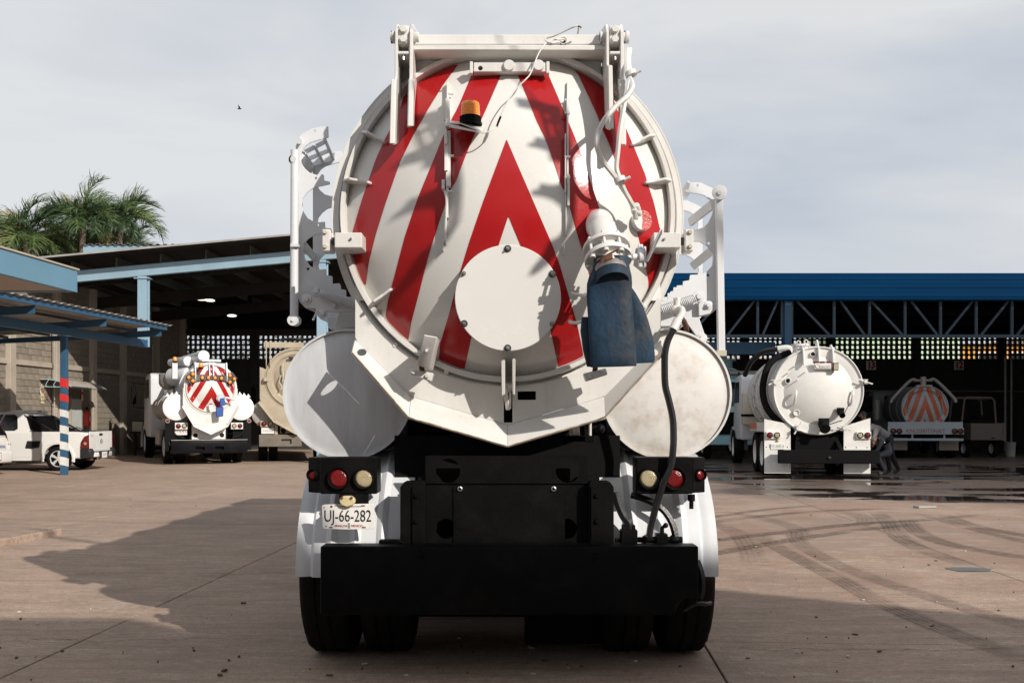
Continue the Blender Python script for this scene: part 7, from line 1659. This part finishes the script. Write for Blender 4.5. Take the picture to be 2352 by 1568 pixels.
def head_bits(o, c, d, r=.10, hair=True, up=(0, 0, 1)):
    """hair cap, ears, nose, eyes and mouth; d is where the face looks"""
    c, d, up = V3(c), V3(d).normalized(), V3(up).normalized(); s = d.cross(up).normalized(); up = s.cross(d).normalized()
    def put(mb, name, m):
        q = mb.build(name, M[m]); q.parent = o; return q
    if hair:
        mb = MB(); rows = []
        for i in range(8):
            t = R(100) * i / 7; row = []
            for j in range(19):
                a = 2 * math.pi * j / 18; e = s * math.cos(a) + d * math.sin(a) ; lim = t * (1 if math.sin(a) < .4 else .62)
                row.append(c + up * r * 1.20 * math.cos(lim) + e * r * 1.06 * math.sin(lim) - d * .012)
            rows.append(row)
        put(mb.grid(rows), 'hair', 'hair')
    mb = MB()
    for k in (-1, 1): mb.ball(c + s * k * r * .95 - d * r * .05, .028, 8, (.5, .8, 1.2))
    put(mb, 'ear', 'skin')
    put(MB().tube([c + d * r * .9 + up * .02, c + d * r * 1.12 - up * .012, c + d * r * .98 - up * .025], [.010, .017, .012], 6), 'nose', 'skin')
    mb = MB()
    for k in (-1, 1): mb.ball(c + d * r * .88 + s * k * .034 + up * .018, .012, 6)
    put(mb, 'eye', 'hair'); put(MB().bar(c + d * r * .93 - up * .05 - s * .022, c + d * r * .93 - up * .05 + s * .022, .008, .008), 'mouth', 'red_lens')
def hand(o, c, d):
    c, d = V3(c), V3(d).normalized(); s, n = perp(d); mb = MB(); mb.obox(c + d * .04, d * .045, s * .038, n * .014)
    for i, (L, k) in enumerate(((.062, -.03), (.072, -.01), (.066, .01), (.05, .03))):
        b = c + d * .085 + s * k; mb.tube([b, b + d * L * .55 - n * .008, b + d * L * .75 - n * .035], [.009, .008, .006], 6)
    mb.tube([c + d * .02 + s * .038, c + d * .055 + s * .065, c + d * .085 + s * .06], [.011, .010, .008], 6)
    q = mb.build('hand', M['skin'], bevel=.006); q.parent = o
ED = [('pel', 'sp'), ('sp', 'ch'), ('ch', 'nk'), ('nk', 'hd'), ('hd', 'tp'), ('ch', 'sl'), ('ch', 'sr'), ('sl', 'el'), ('el', 'wl'), ('sr', 'er'), ('er', 'wr'),
      ('pel', 'hl'), ('pel', 'hr'), ('hl', 'kl'), ('kl', 'al'), ('al', 'tl'), ('hr', 'kr'), ('kr', 'ar'), ('ar', 'tr')]
# man in grey hoodie bent towards the truck (x to the left is negative)
J = dict(pel=(.0, 0, .88, .135, 1), sp=(-.14, 0, 1.00, .135, 0), ch=(-.33, 0, 1.13, .15, 0), nk=(-.45, -.0, 1.17, .07, 2), hd=(-.54, 0, 1.20, .088, 2), tp=(-.60, 0, 1.23, .07, 2),
         sl=(-.36, -.17, 1.09, .075, 0), sr=(-.36, .17, 1.10, .075, 0), el=(-.46, -.20, .86, .055, 0), wl=(-.60, -.16, .70, .036, 0), er=(-.50, .18, .88, .055, 0), wr=(-.66, .12, .76, .036, 0),
         hl=(-.0, -.09, .80, .105, 1), hr=(.03, .09, .80, .105, 1), kl=(-.06, -.10, .46, .075, 1), al=(.0, -.10, .10, .055, 1), tl=(-.17, -.10, .035, .045, 3), kr=(.13, .10, .46, .075, 1), ar=(.30, .12, .11, .055, 1), tr=(.17, .12, .035, .045, 3))
P1 = figure('man in grey hoodie and dark trousers bent over beside the white tank truck', J, ED, ['hoodie', 'denim', 'skin', 'shoe'], loc=(9.36, 24.75, 0))
head_bits(P1, (-.55, 0, 1.205), (-1, -.15, -.35)); hand(P1, (-.60, -.16, .70), (-.6, .1, -.6)); hand(P1, (-.66, .12, .76), (-.7, 0, -.5))
hd_ = MB().rev([(.13, .0), (.12, .05), (.085, .09), (.07, .06), (.09, .0)], (-.42, 0, 1.14), V3((-.9, 0, .42)), 18).build('hood', M['hoodie']); hd_.parent = P1
# man crouched low in dark cap and jacket
J2 = dict(pel=(.14, 0, .62, .14, 1), sp=(.06, 0, .76, .15, 0), ch=(-.07, 0, .88, .15, 0), nk=(-.18, -.01, .84, .065, 2), hd=(-.25, -.02, .77, .088, 2), tp=(-.29, -.02, .71, .07, 2),
          sl=(-.07, -.18, .84, .075, 0), sr=(-.08, .17, .85, .075, 0), el=(-.20, -.20, .62, .05, 0), wl=(-.36, -.14, .50, .036, 2), er=(-.24, .16, .64, .05, 0), wr=(-.40, .10, .54, .036, 2),
          hl=(.13, -.10, .56, .10, 1), hr=(.14, .10, .56, .10, 1), kl=(-.16, -.14, .48, .075, 1), al=(.02, -.12, .10, .055, 1), tl=(-.14, -.13, .035, .045, 3), kr=(-.14, .12, .44, .075, 1), ar=(.10, .12, .10, .055, 1), tr=(-.06, .12, .035, .045, 3))
P2 = figure('crouching man in black and navy jacket with head down between bumper and grey hoodie', J2, ED, ['navy_cloth', 'black_matt' if False else 'navy_cloth', 'skin', 'shoe'], loc=(9.02, 24.28, 0))
head_bits(P2, (-.25, -.02, .77), (-.35, -.1, -.9), up=(-.9, 0, .35)); hand(P2, (-.36, -.14, .50), (-.8, .1, -.3)); hand(P2, (-.40, .10, .54), (-.8, 0, -.3))
q = MB(); q.box(-.01, .01, -.165, -.160, .86, .875); q.box(-.12, -.08, -.150, -.145, .90, .912); q.box(.0, .015, -.168, -.163, .80, .83)
q = q.build('jacket_print', M['plate_white'], smooth=0); q.parent = P2
# third man behind the panel, only head and shoulder in sight
J3 = dict(pel=(.06, 0, .86, .14, 1), sp=(.04, 0, 1.02, .14, 0), ch=(.02, 0, 1.22, .155, 0), nk=(-.02, 0, 1.37, .065, 2), hd=(-.05, 0, 1.47, .092, 2), tp=(-.05, 0, 1.56, .075, 2),
          sl=(.02, -.18, 1.25, .075, 0), sr=(.02, .18, 1.25, .075, 0), el=(-.04, -.24, .98, .05, 0), wl=(-.20, -.20, .84, .036, 2), er=(-.06, .23, .98, .05, 0), wr=(-.22, .18, .86, .036, 2),
          hl=(.06, -.09, .78, .10, 1), hr=(.06, .09, .78, .10, 1), kl=(.02, -.10, .44, .072, 1), al=(.06, -.10, .10, .055, 1), tl=(-.10, -.10, .035, .045, 3), kr=(.05, .11, .44, .072, 1), ar=(.10, .12, .10, .055, 1), tr=(-.06, .12, .035, .045, 3))
P3 = figure('dark haired man in navy shirt looking left behind the white truck panel', J3, ED, ['navy_cloth', 'denim', 'skin', 'shoe'], loc=(9.88, 27.9, 0))
head_bits(P3, (-.05, 0, 1.475), (-1, -.12, -.05)); hand(P3, (-.20, -.20, .84), (-.8, .1, -.4)); hand(P3, (-.22, .18, .86), (-.8, 0, -.4))

# ---------------------------------------------------------------- palms behind the repair shed
def frond_mesh(name, L, droop, m, seed, nl=44):
    rnd = random.Random(seed); mb = MB()
    def pt(t):
        return V3((L * t * (1 - .16 * droop * t * t), 0, L * (.42 * t - (.30 + .62 * droop) * t ** 2.4)))
    rach = [pt(i / 12) for i in range(13)]; mb.tube(rach, [.045 * (1 - i / 14) + .008 for i in range(13)], 4)
    for i in range(nl):
        t = .10 + .90 * i / (nl - 1); p = pt(t); d = (pt(min(t + .03, 1)) - pt(t - .03)).normalized()
        ln = L * .52 * math.sin(math.pi * min(.24 + t * .62, .95)) ** .8 * rnd.uniform(.85, 1.1)
        for s in (-1, 1):
            a = rnd.uniform(.50, .85) - .2 * t; dirn = (d * math.cos(a) + V3((0, s, 0)) * math.sin(a) + V3((0, 0, rnd.uniform(.0, .6)))).normalized()
            dr = rnd.uniform(.1, .9); e1 = p + dirn * ln * .4; e2 = e1 + (dirn + V3((0, 0, -dr * .5))).normalized() * ln * .33; e3 = e2 + (dirn + V3((0, 0, -dr * 1.4))).normalized() * ln * .3
            w = (d + V3((0, 0, rnd.uniform(-.8, .8)))).normalized() * .024; mb.add([p - w, p + w, e1 + w, e1 - w, e2 + w * .8, e2 - w * .8, e3], [(0, 1, 2, 3), (3, 2, 4, 5), (5, 4, 6)])
    me = mb.mesh(name, 0, 0); me.materials.append(m); return me
FR = [frond_mesh('frond', 2.2, .4, M['leaf_palm'], 1), frond_mesh('frond', 2.1, .7, M['leaf_palm_dark'], 2), frond_mesh('frond', 2.3, .5, M['leaf_palm'], 3), frond_mesh('frond', 2.1, .9, M['leaf_palm_yellow'], 4), frond_mesh('frond', 2.3, .25, M['leaf_palm_dark'], 5)]
def palm(label, u, v, Y, sc, nf, seed):
    rnd = random.Random(seed); c = at(u, v, Y); r = empty('palm_tree', label, 'palm', (c.x, c.y, 0), group='palms behind the repair shed')
    tr = MB(); pts = [V3((.15 * math.sin(z * .3 + seed), .1 * math.cos(z * .4), z)) for z in [c.z * i / 24 for i in range(25)]]
    base = pts[-1]
    tr.tube(pts, [.24 - .09 * i / 24 + .012 * (i % 2) for i in range(25)], 12); tr.build('trunk', M['bark'], r)
    MB().tube([base - V3((0, 0, .3)), base, base + V3((0, 0, .5)), base + V3((0, 0, .9))], [.16, .17, .13, .05], 10).build('crown_shaft', M['leaf_palm'], r)
    for i in range(nf):
        az = i * 2.399 + rnd.uniform(-.3, .3); q = (i + .5) / nf; el = R(86 - 116 * q + rnd.uniform(-8, 8))
        me = FR[rnd.choice((0, 0, 2, 2, 1, 4) if q < .7 else (1, 1, 3, 3, 0))]
        o = bpy.data.objects.new('frond', me); COL.objects.link(o); o.parent = r
        o.location = base + V3((0, 0, .55 - .35 * q)); o.rotation_mode = 'ZYX'; o.rotation_euler = (rnd.uniform(-.45, .45), -el + R(22), az)
        k = sc * rnd.uniform(.82, 1.08); o.scale = (k, k, k)
palm('palm with the tallest upright crown behind the shed roof, in the middle of the group', 196, 516, 54, 1.08, 26, 1)
palm('palm whose arching crown spreads furthest right over the shed roof', 280, 514, 55, 1.02, 25, 2)
palm('palm with drooping crown at the left end of the group', 64, 556, 53, 1.08, 26, 3)
palm('palm standing lower between the left and the tallest crown', 128, 580, 57, 1.0, 20, 4)
palm('small dark palm low at right end of the group, above the roof light', 300, 575, 58, .75, 16, 5)
palm('palm crown half hidden behind the office canopy at left edge', 12, 580, 54, .9, 18, 6)
palm('low palm crown peeking over the shed roof between right crowns', 175, 590, 59, 1.0, 20, 8)
palm('low palm crown just above the shed roof edge under the tallest palm', 238, 585, 58, 1.0, 20, 7)
# leafy trees beyond the left lattice wall
def leafy(label, x, y, h, rad, n, seed):
    rnd = random.Random(seed); r = empty('tree', label, 'tree', (x, y, 0), group='trees beyond the repair shed wall')
    t = MB(); t.tube([(0, 0, 0), (.1, 0, h * .35), (-.05, .1, h * .6)], [.22, .16, .10], 8)
    for k in range(6): a = k * 1.05; t.tube([(0, 0, h * (.35 + .04 * k)), (rad * .6 * math.cos(a), rad * .6 * math.sin(a), h * (.6 + .05 * k))], [.08, .03], 6)
    t.build('trunk', M['bark'], r); c = MB(); cl = [(V3((rnd.gauss(0, rad * .45), rnd.gauss(0, rad * .45), h * .66 + rnd.gauss(0, rad * .42))), rnd.uniform(.5, 1.0)) for _ in range(26)]
    for k in range(n):
        p, q = cl[k % len(cl)]; e = p + V3((rnd.gauss(0, q * .5), rnd.gauss(0, q * .5), rnd.gauss(0, q * .4))); a = V3((rnd.uniform(-1, 1), rnd.uniform(-1, 1), rnd.uniform(-.5, .5))).normalized() * .12; b = a.cross(V3((rnd.uniform(-1, 1), rnd.uniform(-1, 1), 1))).normalized() * .06
        c.add([e - a, e + b, e + a, e - b], [(0, 1, 2, 3)])
    c.build('crown', M['leaf_green'], r, smooth=0)
for k, (x, h) in enumerate(((-18.5, 6.6), (-15.0, 6.0), (-12.0, 6.8), (9.4, 6.4))):
    leafy(['bushy tree seen through the lattice at the wall corner', 'bushy tree seen through the lattice left of the beige truck', 'bushy tree seen through the lattice above the beige truck', 'bushy tree seen through the lattice above the light blue truck'][k], x, 56 + k, h, 1.9, 1500, 20 + k)
house('far_house', 'white house seen through the lattice above the beige truck', -9.6, -3, 64, 70, 6.6, 'house_white', [(-8.6, -7.4, 4.9, 5.8), (-6, -4.8, 4.9, 5.8)], 64)
